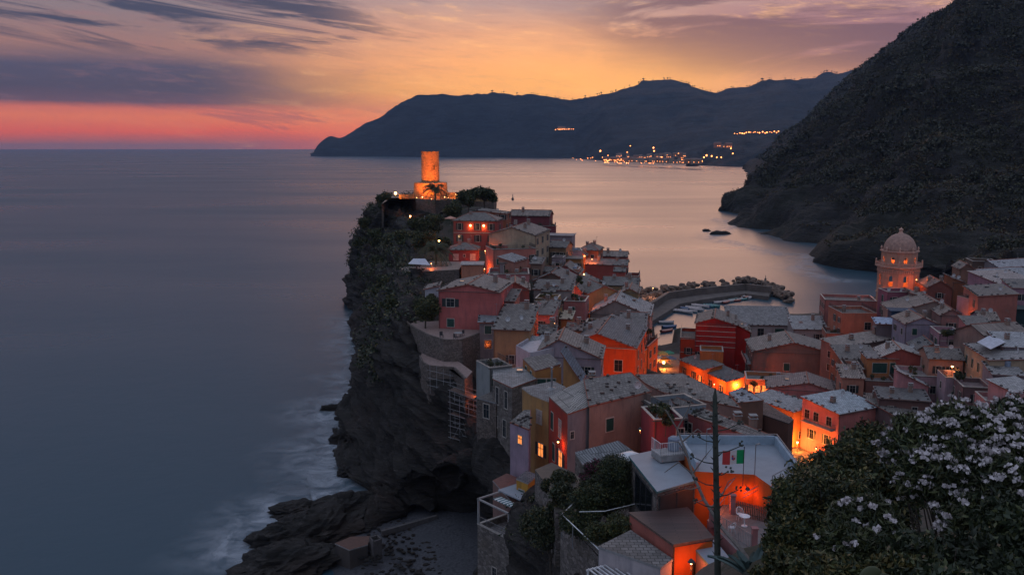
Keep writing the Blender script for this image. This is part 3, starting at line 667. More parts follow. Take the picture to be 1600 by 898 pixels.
('house', 'salmon cube house at the right harbour edge', (1316,489), (1370,489), 225, 10, 16, 'flat', (.50,.20,.14), SLATE, 0, 'f:.76:3.4:n1.6x1.9', 'CR'),
('terrace_house', 'small terrace block left of the salmon cube house', (1291,520), (1316,521), 226, 8, 12, 'flat', (.48,.20,.15), SLATE, 0, 'l:.3,.7:2.4,5.4:o', 'R'),
('house', 'rear pink house with flat roof by the church', (1289,468), (1370,474), 240, 10, 14, 'flat', (.44,.19,.17), SLATE, 0, 'f:.2:2.4:n', 'DcA'),
('house', 'plum coloured block right against the church tower', (1387,456), (1424,456), 228, 6, 8, 'flat', (.34,.13,.17), SLATE, 0, 'f:.32:2.2:o1.1x1.6', 'dD'),
('church_nave', 'long slate roofed nave behind the lilac gable', (1394,489), (1502,493), 214, 14, 12, 'gy', (.34,.25,.22), TILE, 3.2, '', 'D', .6),
('outbuilding', 'navy blue awning hut below the nave roof', (1393,486), (1430,490), 208, 4, 5, 'flat0', (.03,.05,.09), (.04,.07,.12), 0, '', ''),
('outbuilding', 'grey shed with light blue corrugated roof', (1370,506), (1411,510), 204, 5, 8, 'sy', (.20,.155,.16), (.42,.5,.66), .5, '', ''),
('house', 'lilac gable house with one dark green window', (1415,506), (1468,507), 194, 9, 12, 'gy', (.38,.33,.40), TILE, 1.5, 'f:.28:1.7:c1x1.4', 'C'),
('house', 'lilac pink house with roof garden and dark ledge', (1468,521), (1505,526), 184, 8, 16, 'flat', (.44,.26,.30), SLATE, 0, '', 'TA', .5, (1.6,)),
('house', 'long narrow tiled roof house in the roof jumble', (1311,543), (1416,526), 194, 5, 8, 'sy', (.26,.17,.15), (.33,.27,.24), .9, 'l:.5:2,5:n;f:.2,.5,.8:3:n', 'Vc'),
('house', 'patched slate roof house at the left of the jumble', (1314,561), (1375,562), 186, 8, 9, 'sy', (.30,.15,.10), SLATE, 1.2, 'l:.3,.7:2.2,5.4:o;f:.2,.6:5.6:o', 'CDA'),
('house', 'red gable house with wide chimney in the jumble', (1378,557), (1450,566), 180, 8, 10, 'gy', (.42,.12,.10), (.38,.35,.34), 1.7, '', 'C', .4),
('house', 'orange house with tall green louvre window', (1432,548), (1481,553), 183, 8, 11, 'gy', (.46,.18,.10), SLATE_D, 1.6, 'f:.6:3:c2x2.6', ''),
('house', 'orange pillared room above the curved terrace', (1356,560), (1402,561), 180, 5, 5, 'sy', (.52,.23,.12), (.25,.22,.22), .3, 'f:.42:1.9:g2.8x2;f:.86:1.9:c1x2.2', ''),
('terrace_house', 'brown salmon house with white railed terrace', (1352,594), (1400,598), 175, 8, 9, 'flat', (.38,.19,.16), (.3,.28,.3), 0, 'f:.3,.75:4.4:o;l:.5:3:o', 'R'),
('outbuilding', 'pink wedge wall sloping down to the right', (1401,602), (1450,618), 167, 3, 6, 'sxl', (.60,.30,.31), (.36,.35,.36), 2.8, '', ''),
('terrace_house', 'pale pink terrace with pots and white chairs', (1412,586), (1478,602), 170, 8, 7, 'flat', (.50,.32,.34), (.3,.26,.26), 0, 'l:.4:3:c;f:.3,.7:2.6:o', ''),
('house', 'narrow lilac house with one green shutter by the oleander', (1478,590), (1504,598), 162, 6, 9, 'flat', (.46,.34,.38), SLATE, 0, 'f:.55:3.4:c.9x1.6', 'DR'),
('house', 'brown purple wall house behind the oleander', (1505,604), (1550,614), 156, 7, 8, 'flat', (.24,.15,.15), (.3,.22,.22), 0, '', ''),
('outbuilding', 'pink cube hut with tilted lid at the right edge', (1583,613), (1625,608), 145, 5, 6, 'sy', (.62,.34,.34), (.4,.38,.38), .8, '', ''),
('house', 'pink parapet house under the cube hut', (1540,626), (1612,648), 147, 6, 6, 'flat', (.52,.28,.28), (.4,.36,.36), 0, '', ''),
('house', 'cream street house with row of green shutters', (1508,538), (1547,563), 172, 9, 12, 'sy', (.50,.38,.28), (.32,.3,.3), .6, 'f:.12,.36,.6,.85:2.6,6:c.8x1.7', 'D', {'keep': 1}),
('house', 'whitish house with green door and roof terrace', (1568,542), (1625,551), 165, 9, 8, 'sy', (.46,.38,.42), (.4,.4,.42), 1.0, 'f:.4:4.6:D1.1x2.3', 'A'),
('house', 'tiled roof house at the right frame edge', (1545,530), (1612,525), 172, 9, 9, 'gx', (.36,.25,.22), TILE, 2.0, 'f:.3:2.2:o', 'cD'),
('house', 'tall rose house with ribbed wall in upper right', (1562,444), (1626,442), 226, 12, 16, 'sy', (.48,.27,.32), (.44,.36,.34), 1.6, 'l:.3,.7:3,6.5:o', 'D'),
('house', 'tall reddish facade leaning over the lit side lane', (1506,447), (1529,463), 216, 8, 15, 'sy', (.44,.18,.15), SLATE, .8, 'f:.3,.75:2.3,5.6,9:o.9x1.7', 'A', {'keep': 1}),
('house', 'lilac terrace house with pale canopy in upper right', (1531,471), (1561,470), 206, 8, 10, 'flat', (.40,.25,.29), SLATE, 0, 'f:.4:3:n1.8x1.8', 'RT'),
('house', 'maroon brown gable in the roofs right of the church', (1449,449), (1488,450), 236, 10, 8, 'gy', (.28,.10,.08), SLATE, 1.8, '', 'CA'),
('house', 'orange brown house beside the maroon brown gable', (1489,441), (1507,449), 240, 9, 9, 'sxl', (.38,.16,.10), SLATE_D, 1.0, '', 'D'),
('house', 'dark brown shed house below the terraced slope', (1520,408), (1560,412), 290, 8, 8, 'flat', (.13,.085,.07), SLATE_D, 0, 'f:.3,.7:2.5:n', 'D'),
('house', 'long grey metal roof house in upper right', (1545,435), (1622,431), 256, 12, 9, 'gx', (.36,.32,.37), (.34,.33,.35), 1.8, '', ''),
('house', 'slate roof house highest on the right slope', (1562,419), (1618,415), 284, 9, 8, 'gx', (.32,.28,.3), (.4,.38,.4), 1.8, '', 'AD'),
('house', 'rose walled house at the foot of the lit lane', (1511,508), (1551,512), 186, 6, 7, 'sy', (.56,.22,.22), SLATE, .8, 'f:.8:2.4:o.8x1.1', ''),
('outbuilding', 'dark teal netted shelter below the rose house', (1577,483), (1612,487), 205, 5, 6, 'flat0', (.02,.045,.05), (.03,.06,.065), 0, '', ''),
('house', 'slate roofed row house between church and rose house', (1424,466), (1456,470), 224, 8, 8, 'sxl', (.30,.2,.19), SLATE, 1.2, '', 'DC'),
('stone_tower_house', 'square stone house standing on the pebble beach', (746,818), (795,843), 95, 7, 20, 'flat', None, (.28,.25,.25), 0, 'f:.55:4.8:n.7x1.4', '', {'keep': 1}),
('harbour_shed', 'long low harbour building with blue and teal doors', (1140,507), (1238,512), 250, 9, 8, 'sy', (.42,.38,.38), (.27,.25,.25), 3.6, 'f:.12:2:n1.2x2;f:.3:2.2:g1.8x2.4;f:.5:2.2:n1.8x2.4;f:.8:2.2:g2.6x2.4', '', {'ang': -4}),
('harbour_shed', 'low pale roofed annex at the far end of the harbour building', (1240,514), (1292,524), 236, 8, 7, 'sy', (.40,.36,.36), (.36,.34,.34), 2.0, '', 'c', {'ang': -6}),
('house', 'flat pale roofed white room on the orange lane row', (1062,562), (1100,578), 214, 5, 9, 'sy', (.60,.24,.10), SLATE, .8, 'f:.2,.6:2.2:o.9x1.6;f:.85:2.4:L.8x1.4', '', {'keep': 1}),
('house', 'orange row house with arched lane wall and lit window', (1101,580), (1136,596), 206, 5, 10, 'sy', (.60,.20,.08), SLATE_D, .8, 'f:.25,.75:2.2:o.9x1.6;f:.5:5.4:L.9x1.6', '', {'keep': 1}),
('house', 'bluish house wall with green railed terrace at the broad roof', (1000,622), (1032,640), 104, 6, 10, 'flat', (.32,.36,.40), SLATE, 0, 'f:.3:5:D.9x2', 'RD', {'keep': 1}),
('house', 'small slate roof below the tan house by the glass balcony', (812,545), (850,548), 146, 5, 7, 'sy', (.40,.36,.38), (.36,.38,.40), 1.0, '', ''),
('house', 'cream walled house under the lilac one near the oleander', (1452,560), (1505,566), 172, 8, 10, 'gx', (.46,.26,.20), SLATE, 1.4, 'f:.3,.7:2.2:o', 'CD'),
('house', 'small salmon house between the row roofs and the blue slate one', (1316,590), (1350,596), 172, 7, 9, 'sy', (.50,.24,.18), TILE, .9, 'f:.5:2.2:o', 'cA'),
('house', 'grey lilac shed house below the cream shuttered one', (1552,585), (1600,590), 155, 6, 7, 'sy', (.34,.28,.31), (.3,.28,.28), .8, '', 'T'),
('house', 'brown roofed house on the far right slope base', (1500,420), (1522,428), 262, 8, 7, 'gy', (.30,.17,.13), SLATE, 1.4, '', 'A'),
('house', 'grey pink house between the red facade and rose house', (1532,500), (1560,506), 192, 7, 9, 'gx', (.40,.28,.30), TILE, 1.3, 'f:.5:2.2:o', 'C'),
('house', 'mauve house behind the rose ribbed one', (1582,450), (1620,452), 214, 8, 12, 'sy', (.42,.26,.32), SLATE, 1.0, 'f:.3:2.2:o', ''),
('house', 'slate roofed pink house on the ridge above the alley lamp', (784,366), (800,367), 262, 6, 8, 'gx', (.42,.15,.14), SLATE, 1.2, '', 'A'),
('house', 'small lilac roof house between the cream and grey blocks', (862,402), (880,403), 246, 5, 9, 'flat', (.36,.29,.31), SLATE, 0, 'f:.5:2.3:o', ''),
('house', 'ochre gable house squeezed behind the bright rose wall', (846,480), (872,484), 188, 6, 9, 'gx', (.42,.27,.14), SLATE, 1.2, '', 'C'),
('house', 'grey roofed house above the long low slate shed', (904,452), (922,454), 228, 6, 9, 'sy', (.32,.2,.17), SLATE, 1.0, '', 'D'),
('red_house', 'crimson gable house with thin white bands near the harbour', (1087,505), (1150,508), 220, 13, 15, 'gy', (.44,.045,.03), SLATE, 1.5, 'f:.12,.4:8:o.9x1.5', 'A', .46, (.6, 1.9, 3.2, 4.5, 5.8)),
('red_house', 'crimson corner house with roof terrace over the quay', (1063,527), (1089,530), 221, 12, 13, 'flat', (.50,.08,.04), SLATE, 0, 'l:.3,.7:2.2,5.5,8.6:o.9x1.6;f:.5:3.4,6.6:o.9x1.6', 'R', (.4, 3.8)),
('red_house', 'low crimson wing with sloping slate roof behind the laundry house', (1150,518), (1172,524), 222, 9, 10, 'sxl', (.44,.045,.03), SLATE, 1.8, '', ''),
('house', 'brown wall house carrying a large satellite dish', (1374,622), (1452,627), 162, 6, 8, 'sy', (.22,.13,.12), SLATE_D, .5, '', 'D'),
('house', 'low grey slate roof between the dish house and the oleander', (1396,648), (1450,642), 158, 7, 8, 'sy', (.2,.14,.14), SLATE, .8, '', 'c'),
('house', 'salmon house squeezed between curved terrace and patched roof', (1322,575), (1350,580), 178, 7, 11, 'flat', (.46,.2,.14), SLATE, 0, 'f:.3,.7:2.2,5.2:o', 'RT'),
('outbuilding', 'stone stair house with dark door below the salmon cube', (1296,548), (1314,552), 205, 6, 9, 'flat', (.24,.15,.13), SLATE, 0, 'f:.5:2.2:n', ''),
('house', 'small brown roof house right of the blue slate one', (1352,634), (1374,636), 166, 6, 9, 'sy', (.3,.15,.13), TILE, .8, '', 'A'),
('house', 'pinkish house between nave roof and reddish facade', (1470,492), (1504,497), 204, 8, 10, 'gy', (.42,.24,.22), TILE, 1.4, 'f:.5:2.6:o', 'C'),
('house', 'tiny red roofed house below the cream corner house', (846,424), (866,425), 228, 5, 7, 'gx', (.44,.16,.12), SLATE, 1.0, 'f:.3,.7:2:n.8x1.2', ''),
('house', 'tiny salmon terrace house under the four window orange house', (880,420), (904,422), 240, 5, 7, 'flat', (.48,.24,.18), SLATE, 0, 'f:.3,.7:2:n.8x1.2', 'T'),
('house', 'little brown house wedged right of the pale parapet terrace', (829,412), (846,413), 226, 5, 8, 'sy', (.30,.19,.15), SLATE, .9, 'f:.5:2.2:o', ''),
('house', 'little cream house with shutters above the ochre recess', (848,455), (866,456), 206, 4, 6, 'gx', (.44,.34,.24), SLATE, .9, 'f:.3,.7:1.9:c.7x1.2', ''),
('house', 'narrow plum house beside the small cypress', (893,455), (908,456), 214, 5, 9, 'gy', (.34,.15,.17), SLATE, 1.2, 'f:.5:2.2,5:o', 'A'),
('house', 'tiny ochre block beneath the twin tan gables', (940,478), (962,480), 211, 4, 6, 'flat', (.40,.26,.13), SLATE, 0, 'f:.3,.7:2:n.8x1.1', ''),
('house', 'small pink house on the harbour side of the twin gables', (966,478), (990,481), 209, 5, 8, 'gx', (.46,.22,.19), SLATE, 1.0, 'f:.3,.7:2.1:o', 'C'),
('house', 'small grey roofed house left of the dark maroon one', (936,512), (962,515), 184, 5, 7, 'gx', (.40,.20,.16), SLATE, 1.1, 'f:.25,.7:2:n.8x1.2', 'c'),
('house', 'tiny terrace house over the rose wall', (834,481), (850,482), 180, 4, 6, 'flat', (.44,.22,.18), SLATE, 0, '', 'R'),
('house', 'short lilac house left of the brick red gable', (764,470), (780,471), 176, 5, 8, 'sy', (.38,.28,.31), SLATE, .8, 'f:.5:2.2:n.8x1.2', ''),
('house', 'tiny orange house behind the spine of grey roofs', (900,399), (915,400), 266, 5, 7, 'gy', (.50,.22,.11), SLATE, 1.0, 'f:.5:2:n.8x1.2', ''),
('house', 'tiny maroon house low on the sea edge of the ridge', (960,424), (976,427), 252, 5, 7, 'gx', (.34,.12,.11), SLATE, .9, 'r:.5:2:o', 'A'),
('house', 'small tan house in the crook of the narrow lilac gable', (886,515), (908,518), 178, 5, 7, 'gx', (.42,.27,.17), SLATE, 1.0, 'f:.3,.7:2:o.8x1.2', 'D'),
('house', 'little rose house before the orange gable roof', (842,520), (866,523), 158, 5, 7, 'gx', (.50,.24,.22), SLATE, 1.0, 'f:.3,.7:2:o.8x1.2', 'c'),
]
m_rub = stone((.20, .17, .155)); m_rub2 = stone((.17, .135, .12), 1.3)
m_plank, nt, b = newmat('roof_planks'); uv = objco(nt, (1, 1, 1), 'UV')
br = nd(nt, 'ShaderNodeTexBrick', {'Vector': uv, 'Color1': (.11, .065, .06, 1), 'Color2': (.075, .045, .042, 1), 'Mortar': (.02, .014, .013, 1), 'Scale': 1.0, 'Mortar Size': .02, 'Brick Width': 3.0, 'Row Height': .22})
nt.links.new(br.outputs[0], b.inputs['Base Color']); bump(nt, b, br.outputs[1], -.5, .03)
for r in T:
    name, label, A, B, Y, D, h, roof, wall, rf, rise, wins, opts = r[:13]
    pf = next((x for x in r[13:] if isinstance(x, float)), .5)
    bands = next((x for x in r[13:] if isinstance(x, tuple)), ()); ex = next((x for x in r[13:] if isinstance(x, dict)), None)
    kind = 'slate'
    if wall is None: wall = m_rub
    if rf is None: rf = m_plank
    elif rf == TILE: kind = 'tile'
    house(name, label, A, B, Y, D, h, roof, wall, rf, rise, wins, opts, pf, bands, ex, roofkind=kind)
# ------------------------------------------------------------------ sea
m_sea, nt, b = newmat('sea_water'); co = objco(nt)
b.inputs['Base Color'].default_value = (.034, .074, .105, 1); b.inputs['Roughness'].default_value = .32; b.inputs['IOR'].default_value = 1.33
n_a = noi(nt, objco(nt, (.0025, .008, 1)), 1, 4, .5); n_b = noi(nt, co, .12, 5, .6)
nt.links.new(rampf(nt, n_a, .35, .7, .26, .36), b.inputs['Roughness'])
sm = nd(nt, 'ShaderNodeMath', {0: n_b, 1: n_a}, operation='ADD').outputs[0]; bump(nt, b, sm, .10, 1.0)
k = MB(); S = 14000
k.poly(((-S, -300, 0), (S, -300, 0), (S, S, 0), (-S, S, 0)), m_sea); structure(k.build('sea'))
# ------------------------------------------------------------------ far headland and mountains
m_far = rockmat('hazed_far_hillside', (.018, .030, .040), (.014, .024, .032), .05)  # blue of the distance haze is mixed into this hill colour
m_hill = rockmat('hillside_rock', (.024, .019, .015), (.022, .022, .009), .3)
m_cliff = rockmat('cliff_rock', (.040, .034, .031), (.050, .028, .019), .55)
SIL = [(486,246),(493,244),(500,234),(508,224),(515,218),(522,217),(530,218),(541,211),(552,204),(560,199),(575,190),(586,186),(600,177),(612,167),(625,158),(640,152),(655,149),(690,148),(720,150),(740,150),(770,147),(800,146),(850,149),(880,154),(895,155),(915,152),(940,147),(965,143),(985,135),(1000,129),(1020,125),(1040,123),(1060,126),(1085,136),(1105,143),(1120,147),(1135,141),(1150,135),(1175,130),(1200,125),(1225,123),(1250,126),(1268,120),(1290,112),(1310,110),(1335,111),(1370,118),(1420,130),(1500,140)]
WL = [(486,246.3),(600,246.6),(800,248.5),(900,250),(945,254),(1000,256),(1090,260),(1165,263),(1500,264)]
SD = [(486,150),(600,600),(900,1100),(1000,2200),(1200,2700),(1500,3200)]     # how far behind the shore the skyline stands
def ip(L, x): return float(np.interp(x, [a for a, _ in L], [b_ for _, b_ in L]))
cols = []
for px in np.arange(486, 1500, 7.5):
    w0 = WZ(px, ip(WL, px), -6); ys = ip(SIL, px); Yt = w0.y + ip(SD, px) * (1 + .1 * math.sin(px * .05))
    top = W(px, ys, Yt); k1 = .30 + .07 * math.sin(px * .11) + .05 * math.sin(px * .043); k2 = .65 + .05 * math.sin(px * .17)
    m1 = w0.lerp(top, k1); m1.z = top.z * (k1 * .9); m2 = w0.lerp(top, k2); m2.z = top.z * (k2 + .03)
    bk = top + Vector((top.x * .12, Yt * .12, -top.z * .5)); bk2 = bk + Vector((0, 500, -top.z * .45))
    cols.append((w0, m1, m2, top, bk, bk2))
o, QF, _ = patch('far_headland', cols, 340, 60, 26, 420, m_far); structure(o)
# low wooded spur behind the lit town
cols = []
S2 = [(1060,258),(1085,243),(1105,229),(1130,219),(1160,216),(1190,214),(1225,208),(1260,200),(1300,190)]
for px in np.arange(1060, 1300, 12):
    w0 = WZ(px, ip([(1060,258),(1100,262),(1165,264),(1300,266)], px), -5); top = W(px, ip(S2, px), w0.y + 450)
    m1 = w0.lerp(top, .5); m1.z = top.z * .6; cols.append((w0, m1, top, top + Vector((20, 350, -top.z * .9))))
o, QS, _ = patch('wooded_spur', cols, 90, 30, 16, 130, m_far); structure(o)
# ------------------------------------------------------------------ right hillside, far ridge then near ridge
def PC(px0, py0, rest): return [WZ(px0, py0, -4)] + [W(*r) for r in rest]
far = [PC(1161,266,[(1166,258,2350),(1172,252,2360),(1180,250,2450)]), PC(1165,280,[(1180,262,1950),(1198,238,2050),(1206,236,2300)]),
 PC(1178,291,[(1200,262,1600),(1228,207,1800),(1236,207,2100)]), PC(1185,300,[(1230,250,1500),(1262,187,1720),(1272,188,2000)]),
 PC(1200,305,[(1260,230,1420),(1292,150,1650),(1304,152,1900)]), PC(1240,305,[(1310,200,1380),(1345,104,1600),(1360,106,1900)]),
 PC(1290,305,[(1360,160,1350),(1398,66,1550),(1415,70,1850)]), PC(1340,305,[(1410,120,1330),(1440,36,1500),(1460,40,1800)]),
 PC(1400,305,[(1460,100,1300),(1490,4,1450),(1520,8,1750)]), PC(1460,305,[(1520,60,1300),(1545,-45,1450),(1600,-40,1750)]), PC(1560,305,[(1620,40,1300),(1640,-110,1400),(1720,-110,1700)])]
o, QR, _ = patch('far_ridge', far, 150, 70, 7, 90, m_hill); structure(o)
near = [PC(1116,334,[(1130,328,860),(1150,318,890),(1166,309,920),(1176,304,990)]), PC(1138,338,[(1165,320,830),(1192,285,870),(1211,250,920),(1222,244,1100)]),
 PC(1160,348,[(1188,328,790),(1232,275,840),(1272,200,920),(1288,200,1100)]), PC(1112,365,[(1165,352,680),(1250,300,750),(1341,136,920),(1356,140,1150)]),
 PC(1170,374,[(1215,352,640),(1310,250,730),(1438,54,920),(1455,58,1150)]), PC(1210,385,[(1260,352,600),(1360,225,700),(1497,2,920),(1520,4,1150)]),
 PC(1268,395,[(1315,345,570),(1420,200,680),(1558,-62,900),(1590,-60,1150)]), PC(1262,417,[(1300,392,480),(1370,330,540),(1490,160,680),(1640,-110,880)]),
 PC(1312,430,[(1345,398,450),(1420,320,530),(1550,150,660),(1720,-110,860)]), PC(1392,440,[(1425,405,420),(1500,320,490),(1620,160,620),(1810,-110,820)]),
 PC(1470,452,[(1505,410,375),(1580,330,450),(1700,160,580),(1900,-110,780)]), PC(1540,452,[(1590,405,350),(1660,330,420),(1800,160,540),(2000,-110,720)]),
 PC(1640,452,[(1700,400,330),(1780,330,400),(1950,160,500),(2150,-110,700)])]
o, QN, NN = patch('near_hillside', near, 400, 240, 15, 62, m_hill, terrace=5.5); structure(o)
# ------------------------------------------------------------------ the promontory cliff
def CC(px, py, rest): return [WZ(px, py, -3)] + [W(*r) for r in rest]
cliff = [CC(640,420,[(640,380,385),(650,330,372),(662,305,355),(690,304,340)]),
 CC(604,440,[(596,400,372),(590,360,356),(610,318,345),(640,310,335)]),
 CC(562,470,[(553,428,350),(558,380,342),(574,338,335),(600,316,328)]),
 CC(553,492,[(557,450,332),(570,395,322),(590,352,314),(622,334,306)]),
 CC(560,517,[(574,462,303),(583,412,290),(604,385,278),(640,378,262)]),
 CC(564,547,[(578,502,264),(588,462,250),(603,440,236),(650,432,222)]),
 CC(570,588,[(580,542,232),(590,505,217),(606,476,203),(640,462,190)]),
 CC(552,613,[(575,588,211),(592,560,192),(606,520,176),(632,508,167)]),
 CC(540,634,[(566,620,199),(592,600,181),(614,580,168),(660,575,158)]),
 CC(516,643,[(555,648,190),(592,636,172),(634,616,159),(690,590,152)]),
 CC(532,667,[(556,690,181),(600,686,165),(650,668,151),(720,640,143)]),
 CC(526,704,[(548,722,172),(600,728,156),(660,712,146),(750,676,136)]),
 CC(543,748,[(568,770,159),(620,766,150),(680,746,142),(770,700,130)]),
 CC(500,795,[(548,790,152),(600,796,147),(660,770,142),(775,712,129)]),
 [WZ(545,838,1),W(576,815,141),W(630,780,141),W(690,750,137),W(780,714,128)],
 [WZ(640,800,1),W(655,770,144),W(690,738,138),W(730,720,131),W(800,722,122)],
 [WZ(720,790,1),W(740,760,139),W(750,728,133),W(768,712,125),W(815,730,118)],
 [WZ(770,790,1),W(775,770,132),W(782,735,124),W(790,748,118),W(830,750,112)],
 [WZ(800,850,1),W(806,815,112),W(812,812,103),W(822,795,97),W(850,780,99)],
 [WZ(796,960,1),W(800,900,98),W(818,865,92),W(838,820,90),W(862,795,91)],
 [WZ(812,1040,1),W(826,935,88),W(846,885,84),W(866,840,82),W(890,820,83)],
 [WZ(850,1150,1),W(860,1000,76),W(872,930,74),W(884,890,73),W(910,875,74)],
 [WZ(900,1300,1),W(900,1100,66),W(905,1000,64),W(912,930,62),W(940,910,63)]]
CX = [c[-1].copy() for c in cliff]
for c in cliff:                       # carry the top on inland and down, under the houses
    t_ = c[-1]; c.append(t_ + Vector((7, 4, -6))) if t_.y > 90 else c.append(t_ + Vector((4, 2, -5)))
st = (Vector((.86, .1, -.5)), Vector((.1, .99, .1)), Vector((.5, .1, .86)))
o, QC, NC = patch('cliff', cliff, 560, 220, 4.6, 11, m_cliff, strata=st); structure(o)
# rock spur and shore rocks: each a boulder mass of its own
def big_rock(name, label, c, r, sc, seed, rz=0, cat='rock', group=None):
    bm = bmesh.new(); bmesh.ops.create_icosphere(bm, subdivisions=5, radius=1); off = Vector((seed * 3.1, seed * 1.7, seed))
    for v in bm.verts:
        p = v.co.copy(); q = Vector((p.x * .6 + p.z * .8, p.y, p.z * 2.2 - p.x * 1.4)) * 1.3 + off
        v.co = p * (1 + .30 * noise.fractal(q, .9, 2.1, 6) - .16 * abs(noise.noise(q * 2.3)))
        v.co.x *= r * sc[0]; v.co.y *= r * sc[1]; v.co.z *= r * sc[2]
    me = bpy.data.meshes.new(name); bm.to_mesh(me); bm.free(); me.materials.append(m_cliff)
    o = inst(name, me, None, c, rz); return tag(o, label, cat, group)
RK = [((450,885),10,(1.3,.9,.5),.3,'broad black rock at the very bottom edge of the shore'), ((462,842),10,(1.1,.7,.62),.5,'dark rock peak pointing left into the surf'),
      ((505,835),11,(1.2,.9,.6),.7,'ridged rock between the surf peak and the beach'), ((470,800),6,(1.5,.8,.55),.1,'low rock shelf at the top of the surf spur'),
      ((545,806),9,(1.4,.8,.7),.5,'rock hump joining the spur to the cliff foot'), ((402,905),6,(1.1,.8,.5),.2,'small outer rock washed by foam at the bottom'),
      ((521,640),3.6,(1.6,.6,.6),.1,'lone low rock standing off the cliff in foam'), ((538,655),3,(1.2,.8,.7),.1,'little rock next to the lone foam rock'),
      ((531,690),4,(1,.8,.9),.3,'rock knob at the mid cliff waterline'), ((552,740),5,(1,.8,.8),.2,'rock knob above the surf spur'),
      ((565,560),3,(1,.7,.7),.2,'shore rock below the far cliff'), ((562,497),3,(1,.7,.7),.5,'furthest shore rock under the castle cliff')]
for i, (p, r, sc_, rz, lb) in enumerate(RK): big_rock('rock', lb, WZ(p[0], p[1], 0), r * .62, sc_, i * 5 + 2, rz)
for i, (p, r, sc_, lb) in enumerate([((1125,366),4,(2,.8,.6),'dark skerry at the tip of the near right headland'), 
      ((1104,361),2.6,(1.2,1,.6),'tiny skerry left of the near right headland'), ((1082,259.5),16,(1.3,1,.9),'small dark islet before the lit town'), ]):
    big_rock('rock', lb, WZ(p[0], p[1], 0), r, sc_, i * 7 + 50, .3)
big_rock('rock', 'orange lit rock face under the left end of the castle wall', W(615, 366, 300), 8, (.9, .7, 1.1), 91, .2)
big_rock('rock', 'dark rock mass under the middle of the castle wall', W(655, 362, 304), 8, (1.8, .7, .9), 97, 0)
# ------------------------------------------------------------------ village ground
anch = [(x, y, z + .6, rr) for x, y, z, rr, *_ in BASES if y > 50]
def AZ(px, py, z): p = WZ(px, py, z); anch.append((p.x, p.y, z, 3))
for p in ((1240,745,5),(1280,755,5),(1320,745,5.5),(1200,722,5),(1362,722,6),(1405,705,8),(1230,770,6),(1300,785,7),(1370,760,8),(1450,720,10),(1040,575,3.2),(1045,600,3.4),(1090,600,3.5),(1130,630,3.8),(1180,660,4.2),(1230,700,4.6),(1262,715,5),(1005,490,1.5),(1015,500,2)): AZ(*p)
for p in ((1040,545,-3),(1045,530,-4),(1060,480,-6),(1100,490,-6),(1150,500,-6),(1240,490,-7),(1300,455,-6),(1200,480,-6),(1000,440,-7),(1080,460,-6),(1180,450,-7),(940,400,-7),(900,370,-7),(860,350,-7),(1380,450,-2),(1270,520,-3)): AZ(*p)
anch += [(0, 8, 46, 2), (0, 20, 43, 2), (10, 12, 54, 3), (12, 26, 46, 4), (25, 30, 45, 5), (8, 40, 38.5, 4), (20, 50, 35, 5), (40, 60, 30, 6), (60, 90, 22, 8), (8, 60, 33, 3), (25, 25, 49, 4), (40, 20, 52, 5), (70, 30, 48, 8), (100, 100, 26, 10), (130, 180, 22, 10), (150, 250, 22, 10), (200, 330, 10, 10)]
CXw = [p for p in CX]
for p in CXw[2:]: anch.append((p.x + 3, p.y, p.z - 2.5, 2))
for px, py, Y in ((650,312,318),(700,312,318),(740,316,312),(770,324,305)): p = W(px, py, Y); anch.append((p.x, p.y, p.z - 2, 5))
anch += [(38, 235, 3.2, 9), (43, 250, 3, 9), (37, 262, 2, 7), (45, 225, 3.5, 7), (40, 215, 4, 5), (32, 285, -5, 8), (38, 300, -5, 8)]
A_ = np.array([a[:3] for a in anch]); rr = np.array([a[3] for a in anch])
gx = np.arange(-75, 215, 1.7); gy = np.arange(4, 400, 1.7); X, Yg = np.meshgrid(gx, gy, indexing='ij')
den = np.zeros_like(X); num = np.zeros_like(X)
for (ax, ay, az_), r_ in zip(A_, rr):
    d2 = np.maximum(0, np.sqrt((X - ax) ** 2 + (Yg - ay) ** 2) - r_ * .7) + .8; w_ = 1 / d2 ** 3.2; den += w_; num += w_ * az_
Zg = num / den
Zg += np.array([[noise.fractal(Vector((a / 9, b_ / 9, 0)), 1, 2, 3) * .5 for b_ in gy] for a in gx])
HP = [WZ(a, b_, 0) for a, b_ in ((1034,556),(1052,556),(1052,503),(1110,512),(1150,520),(1230,528),(1292,530),(1297,470),(1375,455),(1375,380),(1000,360),(955,380),(975,440),(985,465),(1002,492),(1014,518),(1024,552))]
POLY_H = [(p.x, p.y) for p in HP]
poly = [(p.x, p.y) for p in CX[1:]] + [(8, 4), (213, 4), (213, 398), (-38, 398), (-30, 350)]
def inpoly(x, y, poly=poly):
    c = np.zeros(x.shape, bool); n = len(poly)
    for i in range(n):
        x0, y0 = poly[i]; x1, y1 = poly[(i + 1) % n]
        cnd = ((y0 > y) != (y1 > y)) & (x < (x1 - x0) * (y - y0) / ((y1 - y0) or 1e-9) + x0); c ^= cnd
    return c
Zg = np.where(inpoly(X, Yg, POLY_H), np.minimum(Zg, -5), Zg)
ins = inpoly(X, Yg); idx = np.arange(X.size).reshape(X.shape)
Fq = np.stack([idx[:-1, :-1], idx[1:, :-1], idx[1:, 1:], idx[:-1, 1:]], -1); ok = ins[:-1, :-1] & ins[1:, :-1] & ins[1:, 1:] & ins[:-1, 1:]
m_ground, nt, b = newmat('village_ground'); co = objco(nt); n1 = noi(nt, co, .15, 5); n2 = noi(nt, co, 1.2, 5, .7)
kk = mixc(nt, rampf(nt, n1, .42, .58), (.075, .062, .054, 1), (.022, .028, .015, 1)); kk = mixc(nt, rampf(nt, n2, .5, .7, 0, .5), kk, (.13, .11, .10, 1))
